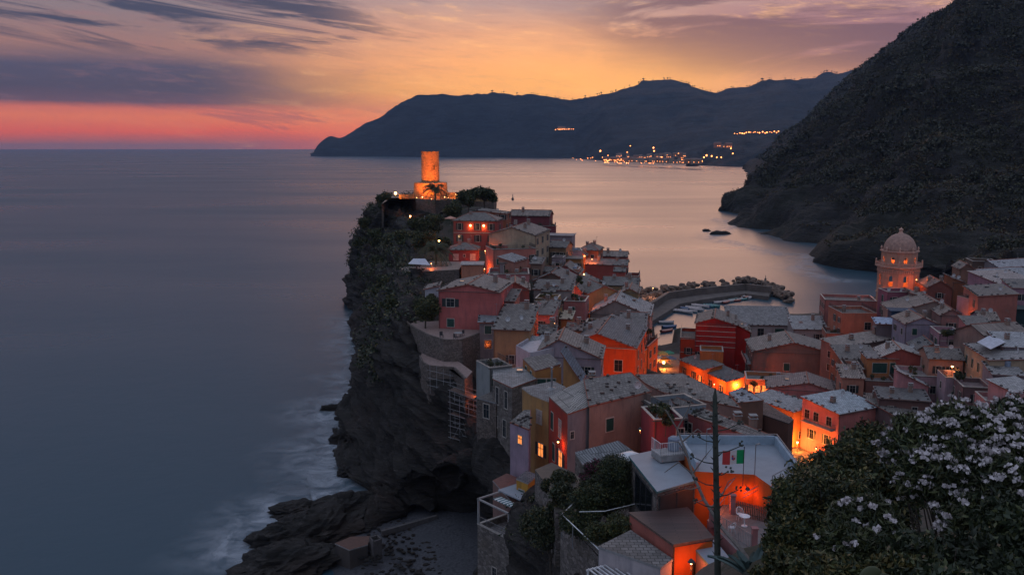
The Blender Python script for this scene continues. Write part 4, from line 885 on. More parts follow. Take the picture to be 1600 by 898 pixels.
nt.links.new(kk, b.inputs['Base Color']); b.inputs['Roughness'].default_value = .95; bump(nt, b, n2, .8, .2)
me = npmesh('ground', np.stack([X, Yg, Zg], -1).reshape(-1, 3), Fq[ok], [m_ground], smooth=True); structure(inst('ground', me))
def gz(x, y):
    i = int(np.clip((x - gx[0]) / 1.7, 0, len(gx) - 1)); j = int(np.clip((y - gy[0]) / 1.7, 0, len(gy) - 1)); return float(Zg[i, j])
# paved lane and harbour square
m_pave = flat('paving', (.16, .13, .115), .8)
k = MB(); lane = [(1040,575),(1070,590),(1110,618),(1150,640),(1190,668),(1225,690),(1262,722)]
for i in range(len(lane) - 1):
    a_ = WZ(*lane[i], 4.3); b_ = WZ(*lane[i + 1], 4.3); nrm = (b_ - a_).cross(Vector((0, 0, 1))).normalized() * 3.2
    k.poly((a_ - nrm, b_ - nrm, b_ + nrm, a_ + nrm), m_pave)
structure(k.build('lane'))
k = MB(); q = [WZ(x_, y_, 3.9) for x_, y_ in ((1018,566),(1020,553),(1064,553),(1070,590),(1022,590))]; k.poly(q, m_pave); lo = [p - Vector((0, 0, 6)) for p in q]
for i in range(5): k.poly((lo[i], lo[(i+1) % 5], q[(i+1) % 5], q[i]), m_conc)
structure(k.build('harbour_square'))
# pebble beach
m_beach, nt, b = newmat('pebble_beach'); co = objco(nt); v = nd(nt, 'ShaderNodeTexVoronoi', {'Vector': co, 'Scale': 2.6}); n1 = noi(nt, co, .12, 4); n2 = noi(nt, co, 3, 4)
kk = mixc(nt, v.outputs['Distance'], (.10, .10, .115, 1), (.03, .03, .036, 1)); kk = mixc(nt, rampf(nt, n1, .4, .65), kk, (.05, .052, .062, 1)); nt.links.new(kk, b.inputs['Base Color']); b.inputs['Roughness'].default_value = .8; bump(nt, b, v.outputs['Distance'], -.9, .2)
pts = [(470,905,-.6),(485,885,-.3),(520,868,.3),(548,838,1.2),(600,812,1.6),(650,790,2.2),(740,772,3.2),(800,800,3.2),(800,960,2.6),(640,1000,1.2),(420,980,-.8)]
k = MB(); c0 = WZ(640, 870, 1.4); P_ = [WZ(a, b_, c) for a, b_, c in pts]
rows = []
for i in range(len(P_)): k.poly((c0, P_[i], P_[(i + 1) % len(P_)]), m_beach) if False else k.poly((c0, P_[(i + 1) % len(P_)], P_[i]), m_beach)
structure(k.build('beach'))
# scattered beach stones
k = MB(); R_ = random.Random(5)
for i in range(420):
    px = R_.uniform(560, 745); py = R_.uniform(800, 898)
    if py < 800 + (640 - px) * .35: continue
    p = WZ(px, py, 1.7); k.ico((p.x, p.y, 1.7), R_.uniform(.12, .42), m_cliff, .2, 1, (1.2, .9, .6), i)
tag(k.build('beach_stones'), 'loose grey stones scattered on the dark pebble beach', 'stones', None, 'stuff')
# sea foam along the shore: thin sheets of milky water that break up in noise
m_foam, nt, b = newmat('sea_foam'); co = objco(nt); at = nd(nt, 'ShaderNodeAttribute', attribute_name='dens'); n1 = noi(nt, co, .18, 6, .65, .6); n2 = noi(nt, co, .9, 4)
fa = nd(nt, 'ShaderNodeMath', {0: at.outputs['Fac'], 1: rampf(nt, n1, .38, .68)}, operation='MULTIPLY').outputs[0]
b.inputs['Base Color'].default_value = (.62, .66, .74, 1); b.inputs['Roughness'].default_value = .9; nt.links.new(fa, b.inputs['Alpha'])
def foam(name, label, line, wid, dens, z=.06, steps=10):
    pts = [WZ(a, b_, z) for a, b_ in line]; V_ = []; D_ = []; n = len(pts)
    P2 = []
    for i in range(n - 1):
        for s_ in range(6): P2.append(pts[i].lerp(pts[i + 1], s_ / 6))
    P2.append(pts[-1]); n = len(P2)
    for i, p in enumerate(P2):
        d = (P2[min(i + 1, n - 1)] - P2[max(i - 1, 0)]).normalized(); nn = Vector((d.y, -d.x, 0)); f_ = 1 + .4 * noise.noise(p * .07)
        for j in range(steps + 1):
            u = j / steps; q = p + nn * ((u - .35) * wid * f_); V_.append((q.x, q.y, z)); D_.append(dens * max(0, 1 - abs(u - .35) / (.35 if u < .35 else .65)) ** 1.3 * min(1, i / 5, (n - 1 - i) / 5))
    F_ = [(i * (steps + 1) + j, i * (steps + 1) + j + 1, (i + 1) * (steps + 1) + j + 1, (i + 1) * (steps + 1) + j) for i in range(n - 1) for j in range(steps)]
    me = npmesh(name, np.array(V_), np.array(F_), [m_foam]); a_ = me.attributes.new('dens', 'FLOAT', 'POINT'); a_.data.foreach_set('value', D_)
    return tag(inst(name, me), label, 'foam', None, 'stuff')
foam('sea_foam', 'milky white surf along the foot of the near cliff', [(340,905),(380,862),(400,830),(440,795),(500,788),(538,762),(520,715),(528,672),(508,645),(536,628),(560,606),(568,580),(560,545),(552,510),(550,480)], -22, .8)
foam('sea_foam', 'thin surf along the right hand shore', [(1108,338),(1130,345),(1150,352),(1112,372),(1170,384),(1215,396),(1262,398),(1258,425),(1310,438),(1370,440)], 26, .55)
# ------------------------------------------------------------------ haze
m_haze = bpy.data.materials.new('haze_air'); m_haze.use_nodes = True; nt = m_haze.node_tree; nt.nodes.clear()
pv = nd(nt, 'ShaderNodeVolumePrincipled', {'Color': (.34, .53, .95, 1), 'Density': 4.2e-5, 'Anisotropy': .2}); ou = nt.nodes.new('ShaderNodeOutputMaterial'); nt.links.new(pv.outputs[0], ou.inputs['Volume'])
k = MB(); S = 14400; k.box((-S, -500, -60), (S, S, 640), m_haze); tag(k.build('haze'), 'pale blue evening haze over the far coast', 'haze', None, 'stuff')
# ------------------------------------------------------------------ polygon shaped buildings and walls
def polyblock(name, label, pix, z, h, wm, rm, over=0.0, th=.16, cat='house', parapet=(), skip=(), ph=.7, pw=.22, edge=None, drop=0.0, walltop=None, part='roof', stones=0, wins=(), opts='', paint=()):
    P_ = [WZ(q[0], q[1], q[2] if len(q) > 2 else z) for q in pix]; n = len(P_); c = sum(P_, Vector()) / n; Hs = [p.z - (z - h) for p in P_]
    area = sum(P_[i].x * P_[(i + 1) % n].y - P_[(i + 1) % n].x * P_[i].y for i in range(n))
    if area < 0: P_ = P_[::-1]; Hs = Hs[::-1]; parapet = [(n - 2 - i) % n for i in parapet]; skip = [(n - 2 - i) % n for i in skip]
    e = empty(name, (c.x, c.y, z - h), 0, label, cat); L = [p - Vector((c.x, c.y, z - h)) for p in P_]
    BASES.append((c.x, c.y, z - h, 2, (0, 0), c.y))
    k = MB()
    for i in range(n):
        if i in skip: continue
        a, b_ = L[i], L[(i + 1) % n]; a0, b0 = a.copy(), b_.copy(); a0.z = b0.z = -4
        if drop: a0.x *= 1 + drop; a0.y *= 1 + drop; b0.x *= 1 + drop; b0.y *= 1 + drop
        a1, b1 = a.copy(), b_.copy(); a1.z = Hs[i] - .001 - (th if over else 0); b1.z = Hs[(i + 1) % n] - .001 - (th if over else 0); k.poly((a0, b0, b1, a1), wm)
    if k.f: k.build('wall', e)
    for (i, col_) in paint:
        a, b_ = L[i].copy(), L[(i + 1) % n].copy(); dd = (b_ - a).normalized(); off = Vector((dd.y, -dd.x, 0)) * .008; a0, b0, a1, b1 = a + off, b_ + off, a + off, b_ + off; a0.z = b0.z = -3.9; a1.z = Hs[i] - .2; b1.z = Hs[(i + 1) % n] - .2
        kk = MB(); kk.poly((a0, b0, b1, a1), plaster(col_)); kk.build('painted_front', e)
    R = MB(); Q = [Vector((p.x * (1 + over), p.y * (1 + over), hh)) for p, hh in zip(L, Hs)]; lo = [q - Vector((0, 0, th)) for q in Q]
    cq = sum(Q, Vector()) / n; cl_ = cq - Vector((0, 0, th))
    for i in range(n): R.poly((cq, Q[i], Q[(i + 1) % n]), rm)
    if over:
        for i in range(n): R.poly((cl_, lo[(i + 1) % n], lo[i]), m_dark)
        for i in range(n): R.poly((lo[i], lo[(i + 1) % n], Q[(i + 1) % n], Q[i]), edge or m_conc)
    rg = random.Random(label)
    if stones:
        for i in range(n):
            a, b_ = Q[i].lerp(Vector((0, 0, Q[i].z)), .04), Q[(i + 1) % n].lerp(Vector((0, 0, Q[(i + 1) % n].z)), .04)
            if (b_ - a).length > 2.5: weights(R, a, b_, (0, 0, 0), stones, rg); R.tube(Q[i], Q[(i + 1) % n], .06, m_ridge, n=5)
        zc_ = sum(q.z for q in Q) / n
        for i in range(int(stones * 5)):
            w_ = np.random.default_rng(i + 5).dirichlet([1] * n); p = sum((Q[j] * float(w_[j]) for j in range(n)), Vector()) * .9; p.z = sum(Q[j].z * float(w_[j]) for j in range(n)); a = rg.uniform(.15, .3); R.box((p.x - a, p.y - a * .6, p.z - .12), (p.x + a, p.y + a * .6, p.z + .16), m_weight, rg.uniform(-.5, .5))
    ro = R.build(part, e)
    for (i, u, dr, ww_, hh_, st_) in wins:
        p = L[i].lerp(L[(i + 1) % n], u); d_ = L[(i + 1) % n] - L[i]; add_window(e, (p.x, p.y, h - dr), math.atan2(d_.y, d_.x), ww_, hh_, st_)
    for (kind, x, y) in opts or ():
        q = WZ(x, y, z) - Vector((c.x, c.y, z - h))
        if kind == 'C': chimney(ro, q, rg)
        if kind == 'D': inst('satellite_dish', DISH, ro, q, rg.uniform(-.6, .6))
        if kind == 'V': kk_ = MB(); kk_.box((q.x - .4, q.y - .5, q.z - .1), (q.x + .4, q.y + .5, q.z + .25), m_glass); kk_.box((q.x - .5, q.y - .6, q.z - .1), (q.x + .5, q.y - .5, q.z + .28), m_steel); kk_.build('skylight', ro)
        if kind == 'P': kk_ = MB(); kk_.tube(q, q + Vector((0, 0, 2.6)), .13, m_steel, n=10); kk_.lathe([(.6, 0), (.2, .15)], m_steel, q, 10); kk_.lathe([(.2, 2.6), (.22, 2.7), (.05, 2.8)], m_steel, q, 10); kk_.build('flue_pipe', ro)
    if parapet:
        k = MB()
        for i in parapet:
            a, b_ = L[i].copy(), L[(i + 1) % n].copy(); a.z = b_.z = h; d = (b_ - a).normalized(); nn = Vector((-d.y, d.x, 0)) * pw; u = Vector((0, 0, ph))
            k.mesh([a, b_, b_ + nn, a + nn, a + u, b_ + u, b_ + nn + u, a + nn + u], ((0, 3, 2, 1), (4, 5, 6, 7), (0, 1, 5, 4), (1, 2, 6, 5), (2, 3, 7, 6), (3, 0, 4, 7)), walltop or wm)
        k.build('parapet', e)
    return e, L
m_bluef = flat('blue_grey_roof_paint', (.27, .30, .35), .6, 0, .12, .6); m_blue2 = flat('pale_blue_parapet', (.30, .38, .46), .7, 0, .2, 1.2); m_teal = flat('teal_fascia', (.05, .17, .18), .5)
m_or = plaster((.60, .15, .05));
SL = roofm((.225, .198, .185)); SL2 = roofm((.205, .180, .168))
polyblock('house', 'broad slate roofed house tapering right behind the agave stalk', [(1034,612,27.4),(1157,637,27.4),(1140,619,27.8),(1066,583,28.2),(994,585,28.2),(1008,598,27.8)], 27.4, 9, plaster((.40,.24,.21)), SL, over=.012, stones=2.6, edge=m_ridge)
polyblock('house', 'sloping roof house with two chimneys above the flag terrace', [(1068,644,31.2),(1192,689,31.2),(1203,679,31.8),(1085,631,31.8),(1038,613,31.8),(1052,628,31.5)], 31.2, 7, plaster((.40,.14,.14)), SL, over=.012, stones=2.4, edge=m_ridge, opts=(('C', 1152, 664), ('C', 1176, 671)), wins=((0, .08, 1.8, 1, 1.6, 'n'),))
polyblock('house', 'brown house with small blue grey roof over the street', [(1139,613,21.4),(1153,629,21.4),(1193,625,21.6),(1160,605,21.8)], 21.4, 9, plaster((.24,.13,.10)), roofm((.30,.32,.36)), over=.015, stones=1.6, edge=m_ridge)
polyblock('house', 'long dark brown house backing on the lit street', [(1160,636,19.0),(1232,661,19.0),(1240,655,19.4),(1193,627,19.4)], 19.0, 9, plaster((.15,.075,.06)), roofm((.15,.10,.09)), over=.015, edge=m_dark)
polyblock('big_grey_house', 'stained grey brown house with dark shuttered window', [(921,634,33.0),(1017,611,33.0),(985,582,34.4),(913,592,34.4)], 33.0, 10, plaster((.33,.235,.20), .8), SL, over=.02, stones=1.7, edge=m_ridge, wins=((0, .32, 2.8, 1.15, 1.5, 'c'),), opts=(('C', 925, 597), ('D', 995, 612)))
polyblock('house', 'grey house with slim red front, green shutters and balcony', [(858,619,32.4),(887,646,32.4),(922,634,32.8),(912,593,34.2)], 32.4, 14, plaster((.30,.27,.28)), roofm((.34,.31,.29), 'tile'), over=.015, edge=m_ridge, wins=((0, .2, 2.6, .8, 2, 'g'), (0, .62, 2.6, .9, 2, 'k'), (0, .3, 6.2, .8, 2, 'g'), (0, .66, 6.2, 1.3, 2, 'L'), (1, .2, 2.6, .45, .8, 'n')), paint=((0, (.42, .07, .05)),))
polyblock('house', 'narrow lilac house with stone weighted roof left of yellow', [(797,659,28.6),(826,670.5,28.6),(829,667,28.8),(829,640,30),(819,640,29.8)], 28.6, 9, plaster((.40,.31,.38)), SL, over=.02, stones=1.0, edge=m_ridge, wins=((0, .55, 1.7, .75, 1.0, 'l'),))
polyblock('stone_house', 'lean to with ribbed metal roof under the grey house', [(899,706,31.3),(922,742,30.3),(986,722,30.3),(998,710,30.6),(966,688,31.6)], 30.3, 6, m_rub, roofm((.22,.225,.24), 'tile'), over=.01, edge=m_conc)
polyblock('house', 'low house with rusty terracotta flat roof', [(770,750),(805,789),(813,770),(807,745),(792,739)], 22.5, 6, plaster((.25,.15,.13)), flat('terracotta_floor', (.17,.065,.05)), over=.01)
polyblock('hut', 'tiny ochre hut with dark lid on the rock', [(807,747),(825,754),(841,741),(822,735)], 24.6, 4, plaster((.56,.30,.085)), roofm((.12,.13,.15)), over=.04, cat='hut', wins=((0, .45, 1.7, .8, 1.1, 'g'),))
polyblock('awning', 'white cloth awning over the balcony below the tiled roof at right edge', [(1527,534),(1548,545),(1571,534),(1550,522)], 25.2, .3, m_white, flat('awning_sheet', (.5,.52,.6)), cat='awning', over=.02, th=.06, skip=(0, 1, 2, 3))
polyblock('house', 'ochre yellow house with dark shutters and lit lower window', [(816,605),(829,615),(857,626),(883,604),(865,595)], 31.5, 13, plaster((.50,.29,.14)), roofm((.20,.205,.215)), over=.02, edge=m_trim, wins=((1, .5, 2.5, 1, 1.6, 'k'), (1, .6, 6.6, 1, 1.6, 'L')), opts=(('P', 862, 606),))
polyblock('stone_house', 'rubble stone house with tall dark windows on the cliff', [(770,591),(800,605),(838,591),(816,573),(771,577)], 29.4, 11, m_rub, roofm((.28,.27,.275)), over=.02, edge=m_ridge, wins=((0, .25, 2.2, .8, 2.4, 'n'), (0, .7, 2.2, .8, 2.4, 'n'), (0, .2, 6, .7, 1.6, 'n'), (0, .62, 6.4, .9, 2.4, 'n'), (1, .7, 3.5, .8, 2, 'n')), opts=(('V', 812, 580),))
polyblock('stone_porch', 'small flat canopy on the left of the rubble stone house', [(745,621),(775,629),(790,622),(768,612)], 26.2, 4, m_rub2, SL2, over=.03, edge=m_steel, wins=((0, .5, 1.6, 1.1, 2, 'n'),), cat='porch')
polyblock('house', 'orange gable house with satellite dish and shuttered loggia', [(817,560,30.4),(836,579,30.4),(877,568,31.4),(858,552,31.6)], 30.4, 7, plaster((.48,.24,.11)), SL2, over=.02, edge=m_ridge, wins=((0, .3, 1.3, .8, 1.3, 'c'), (0, .7, 1.3, .8, 1.3, 'c'), (1, .25, 2.0, 1.2, 1.6, 'c'), (1, .62, 2.0, 1.2, 1.6, 'c')), opts=(('D', 874, 578),))
polyblock('terrace_house', 'white walled roof terrace beside the pale lilac gable', [(806,545),(828,557),(878,546),(862,528),(824,534)], 29.6, 7, plaster((.50,.46,.50)), flat('white_roof_floor', (.42,.40,.44)), parapet=(0, 1, 4), ph=.6)
m_pk = plaster((.42, .20, .20))
fl, FL = polyblock('flat_roof_house', 'orange house with wide flat blue grey roof terrace and flag', [(1058,692),(1213,693),(1246,738),(1206,760),(1179,741),(1087,736)], 38.6, 5, m_or, m_bluef, parapet=(0, 1, 5), walltop=m_blue2)
k = MB(); n = len(FL)
for i in range(n):
    if i in (2, 3, 4):
        rail_mb(k, FL[i], FL[(i + 1) % n], .8, m_steel, 1.2, .018)
k.build('railing', fl)
k = MB()
for i in (2, 3, 4):
    a, b_ = FL[i], FL[(i + 1) % n]; d = (b_ - a).normalized(); nn = Vector((d.y, -d.x, 0)) * .12; u = Vector((0, 0, .16))
    a = a - u * 1.0; b_ = b_ - u * 1.0
    k.mesh([a, b_, b_ + nn, a + nn, a + u, b_ + u, b_ + nn + u, a + nn + u], ((0, 3, 2, 1), (4, 5, 6, 7), (0, 1, 5, 4), (1, 2, 6, 5), (2, 3, 7, 6), (3, 0, 4, 7)), m_conc)
k.build('roof_edge', fl)
pv_, PL = polyblock('pavilion', 'stone sided pavilion with flat blue grey roof and teal edge', [(984,712),(1027,766),(1086,749),(1040,700)], 38.1, 4, m_rub, m_bluef, over=.04, edge=m_teal, cat='pavilion')
k = MB(); a, b_ = PL[-1], PL[0]
# dark panel paints the shaded mouth at front right, tall windows on left
def face_panel(e, a, b_, u0, u1, z0, z1, mat, name, off=.03, bars=0):
    k = MB(); d = (b_ - a); L_ = d.length; d.normalize(); nn = Vector((d.y, -d.x, 0)) * off; P0 = a + d * (L_ * u0) + nn; P1 = a + d * (L_ * u1) + nn
    for p in (P0, P1): p.z = 0
    k.mesh([P0 + Vector((0, 0, z0)), P1 + Vector((0, 0, z0)), P1 + Vector((0, 0, z1)), P0 + Vector((0, 0, z1))], ((0, 1, 2, 3),), mat)
    for i in range(bars + 1):
        q = P0.lerp(P1, i / max(1, bars)); k.tube(q + Vector((0, 0, z0)), q + Vector((0, 0, z1)), .05, m_iron, n=4)
    k.tube(P0 + Vector((0, 0, z1)), P1 + Vector((0, 0, z1)), .06, m_iron, n=4); k.tube(P0 + Vector((0, 0, z0)), P1 + Vector((0, 0, z0)), .06, m_iron, n=4)
    return k.build(name, e)
E_ = [(PL[i], PL[(i + 1) % 4]) for i in range(4)]
def facing(ed, o):
    m_ = (ed[0] + ed[1]) / 2; return Vector(m_).to_2d()
for ed in E_:
    m_ = (ed[0] + ed[1]) / 2
    if m_.x < 0 and m_.y < 0.2: face_panel(pv_, ed[0], ed[1], .25, .85, .9, 3.4, m_glass, 'window', .04, 3)
    if m_.x > 0 and m_.y < 0: face_panel(pv_, ed[0], ed[1], .06, .96, .2, 3.5, m_dark, 'painted_shade_front', .03, 2)
wr, WR = polyblock('house', 'orange walled house with brown plank roof below the pavilion', [(984,800),(1052,849),(1114,838),(1074,792),(1030,797)], 36.6, 5, plaster((.46, .17, .14)), m_plank, over=.03, edge=m_wood)
for i in range(5):
    a, b_ = WR[i], WR[(i + 1) % 5]; m_ = (a + b_) / 2
    if m_.y < -.6 and m_.x > 0: face_panel(wr, a, b_, .02, .98, .0, 4.8, m_or, 'painted_front', .02); face_panel(wr, a, b_, .5, .85, 1.0, 3.4, m_glass, 'door', .05, 1)
polyblock('hut', 'whitish hut with crumbling stone roof at the bottom', [(936,853),(986,828),(1050,872),(1032,885)], 35.8, 4, plaster((.55, .49, .50)), roofm((.19, .17, .165)), over=.03, cat='hut')
polyblock('hut', 'grey lidded hut behind the agave leaves', [(1078,848),(1113,838),(1150,884),(1118,892)], 35.9, 4, plaster((.22, .19, .19)), m_bluef, over=.03, edge=m_teal, cat='hut')
# stone terraces
m_floor = m_term
pt, PT = polyblock('retaining_wall', 'tall curved rubble wall under the pink gable house terrace', [(629,500),(636,507),(650,517),(668,526),(693,534),(722,534),(754,522),(762,500),(640,486)], 28.1, 13, m_rub2, m_floor, cat='wall', drop=.05, part='terrace_floor', parapet=(0, 1, 2, 3, 4, 5), ph=.45, pw=.35)
polyblock('retaining_wall', 'lower curved rubble wall with small ledge on the cliff', [(655,558),(659,568),(669,574),(690,576),(709,577),(726,594),(738,580),(705,556),(665,545)], 24.6, 10, m_rub2, m_term, cat='wall', drop=.06, part='terrace_floor', parapet=(0, 1, 2, 3, 4), ph=.4, pw=.3)
polyblock('retaining_wall', 'straight rubble wall with pale coping behind the pink gable house', [(609,429),(641,425),(717,421),(726,409),(640,407)], 30.8, 8, m_rub2, flat('pale_terrace_floor', (.20, .17, .15)), cat='wall', part='terrace_floor', drop=.02)
cp_, CP_ = polyblock('retaining_wall', 'dark stone bastion wall under the castle tower', [(596,319),(612,309),(628,309),(650,313),(680,315),(713,313),(742,309),(772,308),(776,304),(700,301),(612,302)], 43.3, 8, m_rub2, flat('castle_yard', (.22, .17, .13)), cat='wall', part='terrace_floor', parapet=(3, 4, 5, 6), ph=.5, pw=.4)
polyblock('retaining_wall', 'rubble garden wall at the bottom left of the garden shrubs', [(876,806),(938,870),(930,935),(990,980),(1000,880),(905,792)], 33.0, 8, m_rub, flat('garden_soil', (.05, .04, .03)), cat='wall', part='garden_bed', parapet=(0,), ph=.35, pw=.3)
polyblock('retaining_wall', 'ivied rubble wall below the slim red front', [(862,742),(900,740),(932,775),(905,795),(868,800),(858,765)], 30.2, 9, m_rub, flat('wall_top_earth', (.07, .06, .05)), cat='wall', part='wall_top')
polyblock('retaining_wall', 'pale stepped wall between ochre house and metal roof', [(836,733),(862,722),(905,742),(926,752),(900,772),(850,752)], 29.2, 7, m_rub, flat('wall_top_earth', (.07, .06, .05)), cat='wall', part='wall_top')
# beach structures
polyblock('beach_shed', 'rust topped low concrete shed on the beach', [(524,848),(548,838),(578,837),(574,850),(546,858)], 3.4, 2.2, plaster((.09, .075, .07)), flat('rusty_sheet', (.11, .05, .035)), cat='shed', over=.03)
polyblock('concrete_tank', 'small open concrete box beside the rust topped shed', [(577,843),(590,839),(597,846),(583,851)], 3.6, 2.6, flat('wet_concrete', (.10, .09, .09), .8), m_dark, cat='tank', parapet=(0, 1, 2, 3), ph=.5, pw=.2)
k = MB(); a, b_ = WZ(597, 838, 1.5), WZ(684, 813, 2.0); d = (b_ - a).normalized(); nn = Vector((-d.y, d.x, 0)) * .5
k.mesh([a, b_, b_ + nn, a + nn] + [p + Vector((0, 0, .9)) for p in (a, b_, b_ + nn, a + nn)], ((0, 3, 2, 1), (4, 5, 6, 7), (0, 1, 5, 4), (1, 2, 6, 5), (2, 3, 7, 6), (3, 0, 4, 7)), flat('wet_concrete', (.10, .09, .09), .8))
tag(k.build('low_wall'), 'long low concrete wall crossing the beach', 'wall')

# ------------------------------------------------------------------ castle tower
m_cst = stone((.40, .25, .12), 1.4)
tc_ = W(673, 311, 322); zb = 43.2
t_ = empty('castle_tower', (tc_.x, 322, zb), 0, 'round stone castle tower glowing orange on the headland top', 'tower')
zt = 62 - 11 * 322 / 1400 - zb
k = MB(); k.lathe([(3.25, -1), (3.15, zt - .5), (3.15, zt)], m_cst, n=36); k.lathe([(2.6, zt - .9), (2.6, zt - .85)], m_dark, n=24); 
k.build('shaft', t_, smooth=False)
k = MB()
for i in range(12):
    a = i * math.pi / 6
    k.box((-.5, -3.2, zt), (.5, -2.75, zt + .35), m_cst)
    v8 = k.v[-8:]; k.v[-8:] = [tuple(Matrix.Rotation(a, 3, 'Z') @ Vector(p)) for p in v8]
k.build('battlement', t_)
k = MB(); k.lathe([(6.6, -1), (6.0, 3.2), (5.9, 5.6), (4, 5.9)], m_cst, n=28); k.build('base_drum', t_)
k = MB(); k.box((1.4, -3.02, zt * .64), (1.85, -2.7, zt * .64 + 1.4), m_dark); k.build('window', t_)
k = MB(); k.box((-11, -3.2, -1), (-5.7, -2.6, 1.6), m_cst); k.build('curtain_wall', t_); k = MB(); k.box((5.6, -2, -1), (23, -1.4, 2.2), m_cst); rail_mb(k, (8, -1.7, 2.2), (23, -1.7, 2.2), 1.0, m_iron, 1.5); k.build('curtain_wall', t_)

# ------------------------------------------------------------------ church bell tower
m_ch = plaster((.60, .33, .25), .35); m_ch2 = flat('tower_moulding', (.55, .33, .26)); m_dome = flat('dome_render', (.36, .22, .18), .8, 0, .3, 1.5)
cw = W(1402, 449, 250); zc = 8.0
ct_ = empty('bell_tower', (cw.x, 250, zc), 0, 'pink octagonal church bell tower with dome and lit belfry', 'tower')
ZP = lambda py: 62 - (py - 227) * 250 / 1400 * 1.0 - zc
def octface(k, r, z0, z1, ow, oz0, oz1, mat, arch=True):
    """eight wall faces each with a real arched opening"""
    s_ = r * math.tan(math.pi / 8); th = .45
    for f in range(8):
        R_ = Matrix.Rotation(f * math.pi / 4, 3, 'Z'); tr = lambda x, y, z: R_ @ Vector((x, y, z))
        for y in (-r, -r + th):
            rev = y != -r
            def q(*p): k.poly([tr(*a) for a in (p[::-1] if rev else p)], mat)
            ss = s_ * (-y / r) if rev else s_
            q((-ss, y, z0), (-ow, y, z0), (-ow, y, z1), (-ss, y, z1)); q((ow, y, z0), (ss, y, z0), (ss, y, z1), (ow, y, z1))
            q((-ow, y, z0), (ow, y, z0), (ow, y, oz0), (-ow, y, oz0))
            m = 8
            for i in range(m):
                a0, a1 = math.pi * (1 - i / m), math.pi * (1 - (i + 1) / m)
                q((ow * math.cos(a0), y, oz1 + ow * math.sin(a0)), (ow * math.cos(a1), y, oz1 + ow * math.sin(a1)), (ow * math.cos(a1), y, z1), (ow * math.cos(a0), y, z1))
        def rv(x0, za, x1, zb_): k.poly([tr(x0, -r, za), tr(x1, -r, zb_), tr(x1, -r + th, zb_), tr(x0, -r + th, za)], mat)
        rv(-ow, oz1, -ow, oz0); rv(-ow, oz0, ow, oz0); rv(ow, oz0, ow, oz1)
        for i in range(8):
            a0, a1 = math.pi * i / 8, math.pi * (i + 1) / 8; rv(ow * math.cos(a0), oz1 + ow * math.sin(a0), ow * math.cos(a1), oz1 + ow * math.sin(a1))
def ring(k, r, z, h, mat, n=8, r2=None):
    rr_ = r / math.cos(math.pi / n) if n == 8 else r; r3 = (r2 or r) / (math.cos(math.pi / n) if n == 8 else 1); vs_ = []
    for zz, q in ((z, rr_), (z + h, r3)):
        for i in range(n): a = 2 * math.pi * (i + .5) / n; vs_.append((q * math.cos(a), q * math.sin(a), zz))
    k.mesh(vs_, [(i, (i + 1) % n, n + (i + 1) % n, n + i) for i in range(n)] + [tuple(range(n - 1, -1, -1)), tuple(range(n, 2 * n))], mat)
k = MB(); octface(k, 5.05, ZP(456), ZP(417), .62, ZP(444), ZP(431), m_ch); octface(k, 5.05, -6, ZP(456), .5, 3.5, 6, m_ch)
ring(k, 4.5, ZP(457), .2, m_dark); k.build('lower_wall', ct_)
k = MB(); ring(k, 5.3, ZP(457), .35, m_ch2); k.build('plinth_moulding', ct_); k = MB(); ring(k, 5.15, ZP(419), .25, m_ch2); ring(k, 5.2, ZP(417), .35, m_ch2, 8, 5.7); ring(k, 5.75, ZP(415), .3, m_ch2)
k.build('cornice', ct_); k = MB()
for f in range(8):
    R_ = Matrix.Rotation(f * math.pi / 4, 3, 'Z')
    for j in range(-3, 4):
        n0 = len(k.v); k.box((j * .58 - .12, -5.33, ZP(422) - .25), (j * .58 + .12, -5.06, ZP(419.5)), m_ch2)
        k.v[n0:] = [tuple(R_ @ Vector(p)) for p in k.v[n0:]]
k.build('corbels', ct_)['kind'] = 'stuff'
k = MB(); octface(k, 4.35, ZP(414), ZP(391.5), .5, ZP(408), ZP(402), m_ch); k.build('belfry_wall', ct_)
k = MB(); ring(k, 4.0, ZP(414.5), .2, m_ch2); ring(k, 4.55, ZP(392), .3, m_ch2); ring(k, 4.8, ZP(391), .25, m_ch2); k.build('belfry_cornice', ct_)
k = MB(); Rb = 5.5; zz = ZP(413.4)
for f in range(8):
    a0, a1 = [2 * math.pi * (f + o_) / 8 for o_ in (.5, 1.5)]; q = Rb / math.cos(math.pi / 8)
    p0, p1 = Vector((q * math.cos(a0), q * math.sin(a0), zz)), Vector((q * math.cos(a1), q * math.sin(a1), zz))
    k.tube(p0 + Vector((0, 0, .85)), p1 + Vector((0, 0, .85)), .09, m_ch2); k.box((p0.x - .2, p0.y - .2, zz), (p0.x + .2, p0.y + .2, zz + 1.15), m_ch2)
    k.lathe([(.1, 1.15), (.25, 1.35), (.22, 1.6), (.05, 1.8)], m_ch2, (p0.x, p0.y, zz), 8)
    for i in range(1, 11): c = p0.lerp(p1, i / 11); k.tube(c, c + Vector((0, 0, .85)), .07, m_ch2, n=5)
k.build('balustrade', ct_)
k = MB(); zd = ZP(390) ; hd = ZP(363) - zd
prof = [(4.35 * math.cos(a) if a < 1.45 else .5, hd * math.sin(a)) for a in np.linspace(0, 1.48, 14)]
k.lathe(prof, m_dome, (0, 0, zd), 32); k.build('dome', ct_, smooth=True)
k = MB()
for i in range(8):
    a = 2 * math.pi * (i + .5) / 8; x, y = 4.75 * math.cos(a), 4.75 * math.sin(a); k.lathe([(.28, 0), (.2, .5), (.3, .8), (.22, 1.1), (.05, 1.4)], m_ch2, (x, y, zd - .1), 8)
k.lathe([(.75, 0), (.8, .2), (.5, .45), (.42, 1.1), (.7, 1.3), (.3, 1.5), (.15, 1.9)], m_ch2, (0, 0, zd + hd - .25), 10); k.build('finial', ct_)
